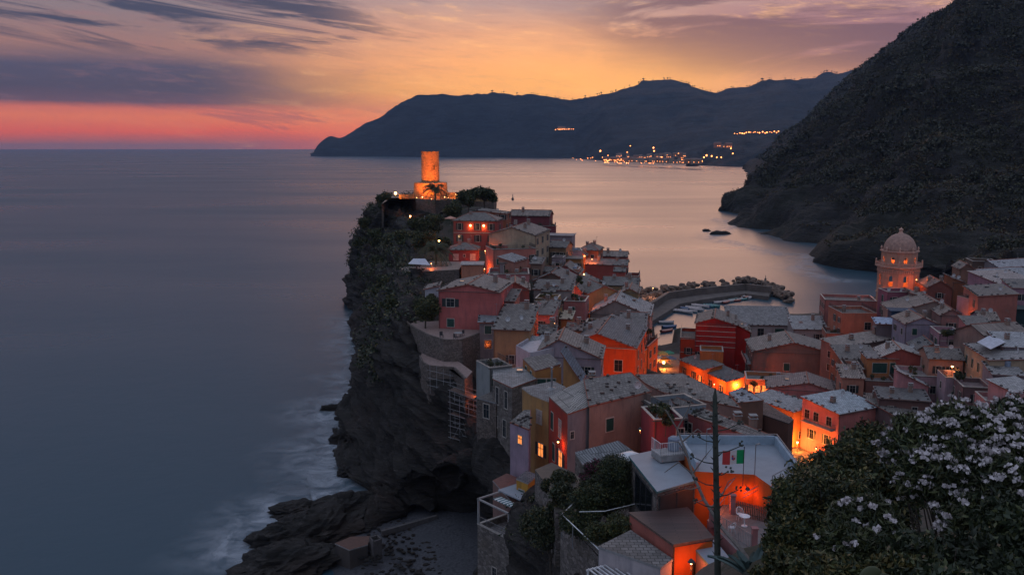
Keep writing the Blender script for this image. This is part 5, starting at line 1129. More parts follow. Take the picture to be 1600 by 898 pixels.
k = MB(); k.lathe([(.75, 0), (.62, .15), (.42, .7), (.3, 1.0), (.05, 1.1)], flat('bronze', (.18, .12, .06), .4, .7), (0, 0, ZP(405)), 14); k.tube((-4, 0, ZP(405) + 1.15), (4, 0, ZP(405) + 1.15), .09, m_wood); k.build('bell', ct_)

# ------------------------------------------------------------------ breakwater, boulders, boats
m_quay = flat('quay_stone', (.13, .105, .095), .9, 0, .3, .4)
e = empty('breakwater', WZ(1062, 474, 0), 0, 'bent stone breakwater pier with high sea wall round the harbour', 'pier'); o_ = e.location
E1 = [WZ(x, y, 1.6) for x, y in ((1012,506),(1023,499),(1062,474.5),(1100,467.5),(1164,458.5),(1201,463),(1203,458))]
W1 = [WZ(x, y, 1.6) for x, y in ((1003,500),(1016,487),(1046,467),(1090,461),(1164,453.5),(1203,458),(1204,457))]
k = MB()
for i in range(6):
    k.poly([p - o_ for p in (E1[i], E1[i + 1], W1[i + 1], W1[i])], m_quay)
    dn = Vector((0, 0, 5)); k.poly([p - o_ for p in (E1[i] - dn, E1[i + 1] - dn, E1[i + 1], E1[i])], m_quay)
k.build('quay', e)
k = MB()
for i in range(1, 5):
    a, b_ = W1[i] - o_, W1[i + 1] - o_; d = (b_ - a).normalized(); nn = Vector((-d.y, d.x, 0)) * 1.5; u = Vector((0, 0, 2.7)); dn = Vector((0, 0, 5))
    k.mesh([a, b_, b_ + nn - dn, a + nn - dn, a + u, b_ + u, b_ + nn + u, a + nn + u], ((4, 5, 6, 7), (0, 1, 5, 4), (1, 2, 6, 5), (2, 3, 7, 6), (3, 0, 4, 7)), m_quay)
k.build('sea_wall', e)
m_bould = flat('boulder_stone', (.16, .11, .085), .9, 0, .5, .8)
BM = []
for s_ in range(6):
    k = MB(); k.ico((0, 0, 0), 1, m_bould, .28, 2, (1.2, .95, .8), s_ + 100); BM.append(k.data('boulder'))
R_ = random.Random(3); line = [(982,462),(1005,458),(1045,455),(1100,448),(1150,443),(1165,441),(1200,448),(1222,458),(1238,466)]
for i in range(190):
    u = R_.random() ** .9 * (len(line) - 1.001); j = int(u); f = u - j; px = line[j][0] * (1 - f) + line[j + 1][0] * f; py = line[j][1] * (1 - f) + line[j + 1][1] * f + R_.uniform(-2, 4)
    if j >= 6: py += R_.uniform(0, 9)
    r = R_.uniform(.7, 1.6); p = WZ(px, py, 0); z = R_.uniform(.1, 2.3)
    o = inst('boulder', BM[i % 6], None, (p.x, p.y + R_.uniform(-1, 2), z), R_.uniform(0, 6), (r, r, r)); tag(o, 'brown boulder heaped against the outside of the harbour breakwater', 'boulder', 'boulders armouring the breakwater')
R_ = random.Random(9)
for i in range(46):
    p = WZ(R_.uniform(1003, 1032), R_.uniform(458, 482), 1); r = R_.uniform(.7, 1.5)
    o = inst('boulder', BM[i % 6], None, (p.x, p.y, R_.uniform(.3, 1.4)), R_.uniform(0, 6), (r, r, r)); tag(o, 'lamp lit boulder on the shore where the breakwater meets the cliff', 'boulder', 'lit boulders at the root of the breakwater')
def boat(cover):
    e = bpy.data.objects.new('boat', None); L_, Wd = 2.7, .95; k = MB(); hull = flat('boat_hull_' + cover, {'white': (.55, .52, .52), 'blue': (.06, .12, .25), 'red': (.4, .07, .06), 'teal': (.08, .25, .25)}[cover], .5)
    st_ = [(-1, .72, .1), (-.6, .95, 0), (0, 1, -.03), (.5, .8, 0), (.85, .4, .1), (1, .04, .25)]; vs_ = []; fs = []
    for x, w_, zz in st_:
        for y, z in ((-w_, .62 + zz), (-w_ * .8, .15 + zz * .5), (0, -.15 + zz * .6), (w_ * .8, .15 + zz * .5), (w_, .62 + zz)): vs_.append((x * L_, y * Wd, z))
    for i in range(5):
        for j in range(4): fs.append((i * 5 + j, i * 5 + j + 1, (i + 1) * 5 + j + 1, (i + 1) * 5 + j))
    fs.append((0, 1, 2, 3, 4)); k.mesh(vs_, fs, hull); hm = k.data('hull')
    k = MB(); vs_ = []; fs = []; cm = flat('boat_cover_' + cover, {'white': (.45, .38, .37), 'blue': (.16, .19, .28), 'red': (.48, .24, .19), 'teal': (.16, .28, .27)}[cover], .8)
    for x, w_, zz in st_:
        for y, z in ((-w_ * 1.02, .64 + zz), (0, .95 + zz * .6), (w_ * 1.02, .64 + zz)): vs_.append((x * L_, y * Wd, z))
    for i in range(5):
        for j in range(2): fs.append((i * 3 + j, i * 3 + j + 1, (i + 1) * 3 + j + 1, (i + 1) * 3 + j))
    k.mesh(vs_, fs, cm); cmh = k.data('cover')
    k = MB(); k.box((-L_ - .3, -.18, .1), (-L_ + .02, .18, .95), m_iron); k.tube((-L_ - .15, 0, .1), (-L_ - .15, 0, -.4), .07, m_iron); mt = k.data('outboard_motor')
    return hm, cmh, mt
BT = {c: boat(c) for c in ('white', 'blue', 'red', 'teal')}
def put_boat(px, py, rz, c, z=.05, lbl=None, g='boats moored inside the harbour', s_=1.0):
    e = empty('boat', WZ(px, py, z), rz, lbl, 'boat', g); h_, c_, m_ = BT[c]; inst('hull', h_, e); inst('cover', c_, e); inst('outboard_motor', m_, e); e.scale = (s_, s_, s_)
R_ = random.Random(21); ORD = ['first', 'second', 'third', 'fourth', 'fifth', 'sixth', 'seventh', 'eighth', 'ninth', 'tenth', 'eleventh', 'twelfth', 'thirteenth', 'fourteenth']
for i in range(14):
    u = i / 13; px = 1058 + u * 56; py = 488 - u * 12 + R_.uniform(-2, 4); c = ['white', 'blue', 'red', 'white', 'teal'][R_.randrange(5)]
    put_boat(px, py, -.5 + R_.uniform(-.3, .3), c, .05, '%s hulled boat, %s from the left in the crowd along the pier' % (c, ORD[i]), 'boats crowded along the inner pier', R_.uniform(.9, 1.3))
for i in range(8):
    px = 1124 + i * 5.2; py = 473 - i * .8 + R_.uniform(-1, 3); c = ['white', 'teal', 'red'][i % 3]; put_boat(px, py, .5 + R_.uniform(-.3, .3), c, .05, '%s hulled boat, %s from the left in the raft moored mid harbour' % (c, ORD[i]), 'boats rafted in mid harbour', R_.uniform(.8, 1.1))
for i in range(5):
    px = 1154 + i * 4.2; c = ['white', 'red'][i % 2]; put_boat(px, 463 + i * .8, 1.0 + R_.uniform(-.2, .2), c, .05, '%s hulled boat, %s from the left below the bend of the pier' % (c, ORD[i]), 'boats below the pier bend')
for i, (px, py, c) in enumerate(((1041,505,'white'),(1046,512,'blue'),(1042,518,'red'))): put_boat(px, py, .3 * i, c, .05, '%s boat floating in the gap between the orange and crimson houses' % c, None)
k = MB(); k.lathe([(.05, -.6), (.55, -.2), (.5, .5), (.12, .9), (.1, 2.2)], m_iron, n=10); tag(k.build('buoy', None, WZ(1196, 437, 0)), 'small dark buoy on the open water beyond the pier', 'buoy')
k = MB(); k.lathe([(.05, -.6), (.5, -.2), (.5, .5), (.12, .9), (.1, 2.0)], m_iron, n=10); tag(k.build('buoy', None, WZ(801, 312, 0), ), 'tiny dark buoy on the water right of the castle trees', 'buoy').scale = (3, 3, 3)

# ------------------------------------------------------------------ square with umbrellas
def umbrella(px, py, z, r, col, lbl, closed=False, g=None, cat='umbrella'):
    p = WZ(px, py, z); e = empty('umbrella', (p.x, p.y, z), random.Random(px).uniform(0, 1), lbl, cat, g); k = MB(); k.tube((0, 0, 0), (0, 0, 2.7), .035, m_steel); k.lathe([(.3, 0), (.3, .08), (.1, .12)], m_conc, n=10); k.build('pole', e)
    k = MB(); m = flat('umbrella_cloth_%d_%d' % (col[0] * 100, col[1] * 100), col, .8)
    if closed: k.lathe([(.22, 1.0), (.16, 1.8), (.08, 2.6), (.02, 2.75)], m, n=8)
    else: k.lathe([(r, 2.05), (r, 2.2), (.04, 2.85)], m, n=8)
    k.build('canopy', e)
UC = [(.5, .12, .07), (.45, .35, .1), (.05, .3, .2), (.55, .5, .45), (.5, .2, .05), (.1, .25, .4)]; UN = ['red', 'yellow', 'green', 'cream', 'orange', 'blue']
for i, (px, py) in enumerate(((1026,556),(1035,558),(1044,557),(1028,566),(1038,567),(1047,566),(1030,577),(1041,578))):
    umbrella(px, py + 6, 4.0, 1.7, UC[i % 6], '%s cafe umbrella, %s of the lit harbour square' % (UN[i % 6], ['far left', 'far middle', 'far right', 'left middle', 'centre', 'right middle', 'near left', 'near right'][i]), g='cafe umbrellas on the harbour square')
umbrella(1318, 614, 12, .2, (.6, .6, .65), 'closed white umbrella between brown house and salmon house', True)
umbrella(704, 352, 37.5, 1.9, (.6, .3, .22), 'pale open parasol left of the lamp lit villa')

# ------------------------------------------------------------------ terrace with chair and table
zt = 36.2
te, TP = polyblock('garden_terrace', 'small paved terrace with railings left of the dark shrub', [(1105,812),(1150,858),(1210,872),(1236,820),(1210,790),(1140,778)], zt, 3, m_pk, flat('terrace_floor_tiles', (.17, .15, .15)), cat='terrace', part='floor')
LW = lambda x, y, z=zt: WZ(x, y, z) - te.location
for (x, y, lb) in ((1112,822,0),(1144,802,0),(1178,856,0),(1168,782,0)):
    k = MB(); p = LW(x, y); k.box((p.x - .17, p.y - .17, p.z), (p.x + .17, p.y + .17, p.z + 1.35), m_pk); k.box((p.x - .22, p.y - .22, p.z + 1.35), (p.x + .22, p.y + .22, p.z + 1.43), m_pk); k.build('pillar', te)
k = MB(); rail_mb(k, LW(1116, 822), LW(1174, 858), 1.0, m_steel, .16, .012); k.build('railing', te)
k = MB()
a, b_ = LW(1148, 803), LW(1206, 818)
for i in range(22):
    c = a.lerp(b_, i / 21); k.box((c.x - .04, c.y - .015, c.z), (c.x + .04, c.y + .015, c.z + 1.05), m_wood)
k.tube(a + Vector((0, .03, .8)), b_ + Vector((0, .03, .8)), .03, m_wood); k.tube(a + Vector((0, .03, .25)), b_ + Vector((0, .03, .25)), .03, m_wood); k.build('picket_fence', te)
k = MB(); rail_mb(k, LW(1118, 815), LW(1150, 775), 1.0, m_steel, .9, .014); k.tube(LW(1118, 815) + Vector((0, 0, 1.6)), LW(1172, 764) + Vector((0, 0, 2.4)), .03, m_steel); k.tube(LW(1160, 800) + Vector((0, 0, 1.4)), LW(1232, 782) + Vector((0, 0, 2.4)), .03, m_steel); k.tube(LW(1160, 800) + Vector((0, 0, 1.1)), LW(1232, 782) + Vector((0, 0, 2.1)), .02, m_steel); k.build('handrail', te)
def chair(p, rz, lbl):
    e = empty('chair', p, rz, lbl, 'chair')
    k = MB(); k.lathe([(.22, .43), (.23, .46)], m_plastic, n=14); k.build('seat', e)
    for a in (.7, 2.4, 3.9, 5.5): k = MB(); k.tube((.18 * math.cos(a), .18 * math.sin(a), .43), (.25 * math.cos(a), .25 * math.sin(a), 0), .016, m_plastic); k.build('leg', e)
    k = MB(); pts = [(.27 * math.cos(a), .27 * math.sin(a), .45 + .42 * math.sin(max(0, a)) ** .6 if 0 < a < math.pi else .45) for a in np.linspace(0, math.pi, 12)]; k.path(pts, .02, m_plastic)
    for a in np.linspace(.4, 2.7, 8): k.tube((.23 * math.cos(a), .23 * math.sin(a), .45), (.27 * math.cos(a), .27 * math.sin(a), .45 + .42 * math.sin(a) ** .6), .01, m_plastic, n=4)
    k.build('backrest', e)
chair(WZ(1156, 812, zt + .0), .2, 'white metal chair behind the round white table on terrace')
p = WZ(1163, 821, zt); e = empty('table', p, 0, 'round white table in front of the white chair', 'table'); k = MB(); k.lathe([(.36, .70), (.38, .72), (.36, .74)], m_plastic, n=20); k.build('tabletop', e); k = MB(); k.tube((0, 0, 0), (0, 0, .7), .04, m_plastic); k.lathe([(.22, 0), (.2, .03)], m_plastic, n=10); k.build('leg', e)
chair(WZ(1143, 833, zt), 3.6, 'white chair tucked in the corner by the terrace railing')
# terrace of the pink gable house: furniture
for (x, y, rz, lb) in ((690,527,.4,'dark garden chair left on the pink house terrace'), (712,530,2.2,'dark garden chair beside the terrace table'), (722,524,4,'dark garden chair at the right of the terrace table')):
    e = empty('garden_chair', WZ(x, y, 28.12), rz, lb, 'chair'); k = MB(); k.box((-.3, -.3, .4), (.3, .3, .46), m_iron); k.build('seat', e); k = MB(); k.box((-.3, .26, .46), (.3, .31, 1.05), m_iron); k.build('backrest', e)
    for a in (-.26, .26):
        for b2 in (-.26, .26): k = MB(); k.box((a - .03, b2 - .03, 0), (a + .03, b2 + .03, .4), m_iron); k.build('leg', e)
e = empty('garden_table', WZ(716, 526, 28.12), 0, 'oval garden table on the pink house terrace', 'table'); k = MB(); k.lathe([(.75, .70), (.78, .75)], m_conc, n=18); k.build('tabletop', e)
for a in (.8, 2.4, 3.9, 5.5): k = MB(); k.tube((.5 * math.cos(a), .5 * math.sin(a), 0), (.5 * math.cos(a), .5 * math.sin(a), .7), .035, m_iron); k.build('leg', e)
# ------------------------------------------------------------------ flag
fp = WZ(1161, 748, 38.6); e = empty('flag', fp, 0, 'green white and red flag with crest hanging from thin pole on flat roof', 'flag')
k = MB(); k.tube((0, 0, -.5), (0, 0, 2.3), .025, m_iron); k.lathe([(.05, 2.3), (.05, 2.36), (.01, 2.4)], m_iron, n=8); k.build('pole', e)
fw_, fh_ = 1.5, 1.02; NX = 18
def fz(u): return .10 * math.sin(u * 7) * u + .02
for nm, u0, u1, c in (('green_panel', 0, .34, (.0, .30, .10)), ('white_panel', .34, .66, (.72, .68, .68)), ('red_panel', .66, 1, (.55, .05, .05))):
    k = MB(); m = flat('flag_' + nm, c, .8, 0, .08); us = np.linspace(u0, u1, 7)
    for i in range(6):
        a, b2 = us[i], us[i + 1]; za = -.10 * a; zb2 = -.10 * b2
        k.poly(((-a * fw_, fz(a), 1.15 + za), (-a * fw_, fz(a), 1.15 + fh_ + za), (-b2 * fw_, fz(b2), 1.15 + fh_ + zb2), (-b2 * fw_, fz(b2), 1.15 + zb2)), m)
    k.build(nm, e)
k = MB(); u = .5; cx_, cz_ = -u * fw_, 1.15 + fh_ * .5 - .05; y_ = fz(u) - .03
def sh_(x0, z0, x1, z1, c): k.poly(((cx_ + x0, y_, cz_ + z0), (cx_ + x1, y_, cz_ + z0), (cx_ + x1, y_, cz_ + z1), (cx_ + x0, y_, cz_ + z1)), flat('crest_%d' % (c[2] * 100), c, .7))
sh_(-.13, 0, 0, .17, (.5, .06, .06)); sh_(0, 0, .13, .17, (.55, .5, .5)); sh_(-.13, -.14, 0, 0, (.06, .12, .35)); sh_(0, -.14, .13, 0, (.5, .07, .07))
k.poly(((cx_ - .13, y_, cz_ - .14), (cx_, y_, cz_ - .22), (cx_ + .13, y_, cz_ - .14)), flat('crest_6', (.5, .06, .06), .7)); k.build('crest', e)
# terrace posts on the flat roof and corner cage with tank
for (x, y, lb) in ((1103,716,'thin metal post at left on the flat blue grey roof'), (1179,742,'thin metal post right of the flag on the flat roof')):
    k = MB(); k.tube((0, 0, 0), (0, 0, 2.3), .03, m_steel); k.tube((0, 0, 2.3), (.3, 0, 2.35), .05, m_steel); tag(k.build('post', None, WZ(x, y, 38.6)), lb, 'post')
e = empty('tank_platform', WZ(1043, 715, 38.2), .3, 'railed platform with blue grey water tank above the pavilion roof', 'platform')
k = MB(); k.box((-1, -.8, 0), (1.2, .8, .5), m_conc); k.build('base', e); k = MB(); k.lathe([(.42, .5), (.45, .6), (.45, 1.45), (.25, 1.6)], flat('tank_plastic', (.2, .24, .32)), (.6, .2, 0), 16); k.build('water_tank', e)
k = MB(); rail_mb(k, (-1, -.78, .5), (1.2, -.78, .5), 1.0, m_white, .14, .012); rail_mb(k, (-1, -.78, .5), (-1, .78, .5), 1.0, m_white, .14, .012); k.build('railing', e)
k = MB(); k.lathe([(.9, .0), (.75, .3), (.3, .52), (.05, .56)], m_plastic, n=18); o = tag(k.build('dome_cover', None, WZ(985, 716, 37.2)), 'white domed cover sticking out beside the pavilion roof', 'cover'); o.scale = (1.2, 1, 1)
# garden wire rails
e = empty('garden_rail', WZ(878, 803, 33), 0, 'thin pale tubular rails round the dark garden shrubs', 'railing'); L0 = e.location; k = MB()
def gp(x, y, z): return WZ(x, y, z) - L0
for a, b2, c in (((909,766),(945,762),(982,752)), ((907,783),(945,781),(986,770)), ((905,799),(945,798),(995,786))): k.path([gp(*q, 35) for q in (a, b2, c)], .035, m_white)
k.path([gp(910,772,35), gp(878,803,34.5), gp(936,858,34.2)], .04, m_white)
for q in ((910,772,35),(878,803,34.5),(895,820,34.3),(936,858,34.2),(950,781,35)): p = gp(*q); k.tube(p, p - Vector((0, 0, 1.8)), .04, m_steel)
k.build('rail', e)
# white pergola frame at the bottom
e = empty('pergola', WZ(958, 892, 34.6), .5, 'white slatted pergola frame at the bottom edge', 'pergola'); k = MB()
for i in range(9): k.box((-1.3 + i * .32, -1, 0), (-1.24 + i * .32, 1, .08), m_white)
k.box((-1.4, -1.05, -.1), (1.4, -.95, .0), m_white); k.box((-1.4, .95, -.1), (1.4, 1.05, .0), m_white); k.build('slats', e)
for a in (-1.3, 1.3):
    for b2 in (-1, 1): k = MB(); k.box((a - .05, b2 - .05, -2.6), (a + .05, b2 + .05, -.1), m_white); k.build('leg', e)
# beach tower house: glazed balcony room with awning
bt = [x for x in HS if 'square stone house' in x][0]; e0, w_, D_, h_ = HS[bt]
k = MB()
for x in (.1, w_ - .1):
    for y in (.1, D_ - .1): k.box((x - .1, y - .1, h_), (x + .1, y + .1, h_ + 3), m_conc)
k.box((-.08, .0, h_ + 2.85), (.12, D_, h_ + 3), m_conc); k.box((.12, -.0, h_ + 2.85), (w_, .2, h_ + 3), m_conc); k.build('balcony_frame', e0)
k = MB(); k.box((-.2, D_ * .45, h_ + 3), (w_ + .2, D_ + .2, h_ + 3.15), m_bluef); k.build('balcony_roof', e0)
k = MB()
for i in range(10): k.box((.2 + i * .5, D_ * .3, h_ + 2.4), (.45 + i * .5, D_ * .45, h_ + 2.5), m_teal); k.box((.45 + i * .5, D_ * .3, h_ + 2.4), (.7 + i * .5, D_ * .45, h_ + 2.5), m_white)
k.build('striped_awning', e0)
k = MB(); rail_mb(k, (0, 0, h_), (w_, 0, h_), 1.0, m_steel, .2, .012); k.build('balcony_railing', e0)
# laundry on the big house balcony
bl = [x for x in HS if 'laundry' in x][0]; e0, w_, D_, h_ = HS[bl]; R_ = random.Random(2)
p0 = e0.matrix_basis @ Vector((-1.25, D_ * .1, h_ - 2.0))
for i in range(11):
    c = [(.7, .3, .28), (.7, .62, .6), (.65, .25, .2)][i % 3]; k = MB(); a = .45; k.box((-.02, -a / 2, -.55 - R_.random() * .3), (.02, a / 2, 0), flat('laundry_%d' % (i % 3), c, .9))
    P_ = e0.matrix_basis @ Vector((-1.28, D_ * (.12 + .07 * i), h_ - 2.35)); o = k.build('laundry', None, P_, e0.rotation_euler.z); tag(o, '%s cloth hung over the balcony of the brown walled house' % ['pink', 'white', 'red'][i % 3], 'laundry', 'laundry on the street balcony')
# scaffolding
e = empty('scaffolding', W(704, 684, 141), -.45, 'tangled tube scaffolding on the cliff below the stone wall', 'scaffolding'); R_ = random.Random(4)
for i in range(7):
    for y in (0, 1.6): k = MB(); k.tube((i * 1.75, y, -2 - i * .4), (i * 1.75 + R_.uniform(-.1, .1), y, 8.2 - i * .95), .05, m_steel, n=5); k.build('pole', e)
for j in range(5):
    k = MB(); x1 = (6.2 - j * .8) * 1.75; z = j * 2.0 - .2
    for y in (0, 1.6): k.tube((-.4, y, z + .3), (x1, y, z - .9), .045, m_steel, n=5); k.tube((-.4, y, z + 1.2), (x1, y, z), .035, m_steel, n=5)
    k.build('ledger', e)
    if j % 2 == 0: k = MB(); k.mesh([(0, 0, z + .3), (x1 * .8, 0, z - .65), (x1 * .8, 1.5, z - .65), (0, 1.5, z + .3), (0, 0, z + .36), (x1 * .8, 0, z - .59), (x1 * .8, 1.5, z - .59), (0, 1.5, z + .36)], ((0, 3, 2, 1), (4, 5, 6, 7), (0, 1, 5, 4), (1, 2, 6, 5), (2, 3, 7, 6), (3, 0, 4, 7)), m_wood); k.build('plank_deck', e)
for i in range(6): k = MB(); k.tube((i * 1.75, 0, -1 + (i % 2) * 3 - i * .3), (i * 1.75 + 1.75, 0, 2.5 - (i % 2) * 3.2 - i * .3), .04, m_steel, n=5); k.build('brace', e)
e = empty('scaffolding', W(672, 596, 146), -.3, 'small upper scaffold frame against the lower curved wall', 'scaffolding')
for i in range(4): k = MB(); k.tube((i * 1.2, 0, -2), (i * 1.2, 0, 3 - i * .3), .045, m_steel, n=5); k.build('pole', e)
for j in range(3): k = MB(); k.tube((-.5, 0, j * 1.3 - .6), (4.2, 0, j * 1.3 - 1.3), .04, m_steel, n=5); k.build('ledger', e)
# white wall statue-like umbrellas by the castle garden, white awning
polyblock('awning', 'white sheet awning among the trees below the castle', [(638,412),(672,414),(664,404),(646,404)], 33.2, .3, m_white, flat('awning_sheet', (.5,.52,.6)), cat='awning', over=.02, th=.05, skip=(0, 1, 2, 3))
for (x, y, lb) in ((664,343,'left white folded umbrella on the castle slope'), (679,342,'right white folded umbrella on the castle slope')): umbrella(x, y + 7, 36.2, .3, (.6, .62, .7), lb, True)
# prop mast on the skyline of the near hill
p = W(1484, 20, 1200); k = MB(); k.tube((0, 0, -10), (0, 0, 13), .5, m_iron); k.tube((-3, 0, 11), (3, 0, 11), .3, m_iron); tag(k.build('radio_mast', None, p), 'thin mast on the skyline of the right hillside', 'mast')
# ------------------------------------------------------------------ lamps
m_bulb = glow('lamp_bulb', (1.0, .50, .18), 9); OR = (1.0, .18, .032); AM = (1.0, .27, .045)
def wall_lamp(p, power, lbl, colr=OR, kind='street_lamp', rad=.25, bulb=.1, post=2.6, group=None, aim=None):
    e = empty(kind, p, 0, lbl, 'lamp', group); k = MB()
    if kind == 'wall_lamp': k.tube((0, .5, .15), (0, 0, .15), .03, m_iron); k.lathe([(.05, .0), (.2, .02), (.1, .2), (.02, .25)], m_iron, n=8); k.build('bracket', e)
    elif kind == 'floodlight': k.box((-.25, -.12, -.5), (.25, .12, -.2), m_iron); k.build('housing', e)
    else: k.tube((0, 0, -post), (0, 0, .1), .05, m_iron); k.lathe([(.05, .1), (.25, .12), (.1, .3), (.02, .35)], m_iron, n=8); k.build('post', e)
    k = MB(); k.lathe([(bulb * .4, -bulb), (bulb, -bulb * .5), (bulb, bulb * .5), (bulb * .4, bulb)], m_bulb, n=10); k.build('bulb', e)
    l = bpy.data.lights.new('light', 'POINT'); l.energy = power; l.color = colr; l.shadow_soft_size = rad
    if aim:
        l.type = 'SPOT'; l = bpy.data.lights[l.name]; l.spot_size = math.radians(aim[3]); l.spot_blend = .6
    lo = bpy.data.objects.new('light', l); C.objects.link(lo); lo.parent = e; lo.location = (0, 0, -bulb - rad * 1.1 - .05)
    if aim:
        lo.location = (0, 0, bulb + .3); lo.rotation_euler = (Vector(aim[:3]) - Vector(p) - Vector((0, 0, .3))).to_track_quat('-Z', 'Y').to_euler()
    return e
def LP(px, py, Y, power, lbl, colr=OR, **kw): return wall_lamp(W(px, py, Y), power, lbl, colr, **kw)
# lit street
LP(1246, 690, 163, 3000, 'bright street lamp at the near end of the glowing lane', AM, bulb=.2)
LP(1236, 668, 160, 1320, 'street lamp beside the slate roofed orange facade')
LP(1190, 624, 182, 2600, 'street lamp in the lane by the cluttered terrace')
LP(1152, 600, 197, 3000, 'street lamp under the laundry balcony')
LP(1116, 600, 198, 1500, 'street lamp before the orange row houses')
LP(1070, 588, 205, 1320, 'street lamp at the corner of the crimson house')
LP(1062, 600, 190, 2600, 'street lamp behind the broad speckled roofs')
LP(1037, 566, 228, 1800, 'bright lamp among the harbour umbrellas', AM, bulb=.35)
LP(1031, 552, 238, 1200, 'second lamp of the harbour square', AM, bulb=.2)
LP(1000, 592, 160, 1000, 'street lamp under the white framed window', post=3)
LP(925, 590, 162, 1600, 'street lamp left of the orange red gable', post=3)
LP(1275, 700, 158, 1200, 'street lamp hidden by the blue slate roof house', AM)
# hillside alleys
LP(757, 420, 236, 900, 'alley lamp behind the salmon block')
LP(758, 392, 243, 900, 'alley lamp right of the purple red cottage')
LP(913, 400, 262, 700, 'upper lamp in the steep glowing alley', bulb=.25)
LP(913, 428, 243, 2400, 'lower lamp in the steep glowing alley', bulb=.25)
LP(909, 458, 222, 2400, 'lamp at the foot of the steep glowing alley')
LP(925, 405, 262, 350, 'lamp under the hipped roof by the alley')
LP(905, 478, 208, 1200, 'lamp in the gap below the teal window house')
LP(870, 474, 192, 900, 'lamp behind the bright rose house', post=2)
LP(866, 505, 168, 500, 'lamp in front of the bright rose wall', post=2)
LP(1507, 500, 206, 900, 'lamp at the top of the lit side lane', AM, bulb=.2)
LP(1504, 545, 179, 2200, 'lamp low in the lit side lane', AM, bulb=.3)
LP(1488, 572, 166, 200, 'lamp by the red gable jumble', AM, bulb=.2)
LP(1290, 545, 214, 900, 'harbour lamp below the salmon cube house')
LP(1388, 498, 222, 150, 'lamp beside the narrow shed by the plum block', AM)
# villa lamps
v = HS[[x for x in HS if 'two bright wall lamps' in x][0]]; e0, w_, D_, h_ = v
for u, s_ in ((.40, 'left'), (.70, 'right')):
    P_ = e0.matrix_basis @ Vector((u * w_, -.5, h_ - 1.3)); wall_lamp(P_, 130, '%s glowing wall lamp of the red villa' % s_, AM, kind='wall_lamp', bulb=.28)
# castle floodlights
tt = (float(tc_.x), 322.0, 53.5, 62)
FC = (1, .19, .012)
LP(651, 309, 304, 20000, 'floodlight left of the castle palm', FC, kind='floodlight', aim=tt); LP(700, 309, 304, 20000, 'floodlight right of the castle palm', FC, kind='floodlight', aim=tt)
LP(674, 311, 301.5, 15000, 'floodlight at the foot of the castle palm', FC, kind='floodlight', aim=tt); LP(660, 308, 312, 1800, 'low floodlight against the castle drum', FC, kind='floodlight', bulb=.15); LP(695, 308, 312, 1800, 'second low floodlight against the castle drum', FC, kind='floodlight', bulb=.15)
LP(618, 302, 318, 900, 'bright lamp on the left corner of the castle wall', AM, bulb=.45); LP(713, 304, 318, 500, 'lamp right of the castle drum', AM, bulb=.25)
LP(612, 350, 291, 2600, 'cliff lamp lighting the rock under the castle', AM, post=1, bulb=.1); LP(641, 338, 297, 350, 'small lamp under the castle bastion', AM, bulb=.3, post=1)
LP(697, 374, 262, 160, 'bright white lamp left of the red villa', (1, .6, .3), bulb=.45); LP(686, 376, 250, 120, 'garden lamp over the palm below the villa', AM, bulb=.25)
LP(674, 412, 228, 350, 'red lamp behind the white awning', OR, post=1)
LP(632, 419, 238, 120, 'lamp at the foot of the small cliff palm', OR, post=1)
# church
LP(1402, 406, 250, 1400, 'lamp inside the lit belfry', AM, post=.5, bulb=.55); LP(1385, 452, 243, 700, 'floodlight at the left foot of the bell tower', OR, kind='floodlight'); LP(1432, 437, 242, 900, 'floodlight right of the bell tower', OR, kind='floodlight')
LP(1402, 436, 250, 1200, 'lamp inside the bell tower shaft', AM, post=.5)
# pier root
LP(1010, 474, 338, 5000, 'bright lamp on the rocks at the root of the pier', AM, bulb=.5); LP(1014, 487, 322, 2500, 'second lamp at the root of the pier', AM, bulb=.3); LP(1020, 450, 352, 1500, 'lamp post on the boulders beside the pier', (1, .5, .3), post=6)
# near houses
LP(1080, 880, 53.5, 120, 'lamp low in front of the orange house below the plank roof', OR, bulb=.06, post=.5); LP(1120, 775, 60.5, 60, 'lamp under the edge of the flat blue grey roof', OR, post=1.2, bulb=.05); LP(1168, 765, 61.2, 30, 'lamp against the orange wall by the terrace stairs', OR, kind='wall_lamp', bulb=.04); LP(1205, 785, 60, 35, 'lamp behind the picket fence', OR, post=.8, bulb=.05)
LP(1000, 712, 90, 200, 'red lamp between the grey house and the pavilion', OR, bulb=.05); LP(1000, 672, 93, 160, 'lamp tucked under the right side of the grey house', OR, bulb=.05, post=.3)
LP(752, 612, 140, 330, 'red lamp by the scaffolding', OR, post=1); LP(768, 630, 134, 160, 'lamp beside the stone house entrance', (1, .1, .05), post=1)
LP(872, 690, 98, 60, 'lamp in the balcony of the slim red front', OR, post=.5)

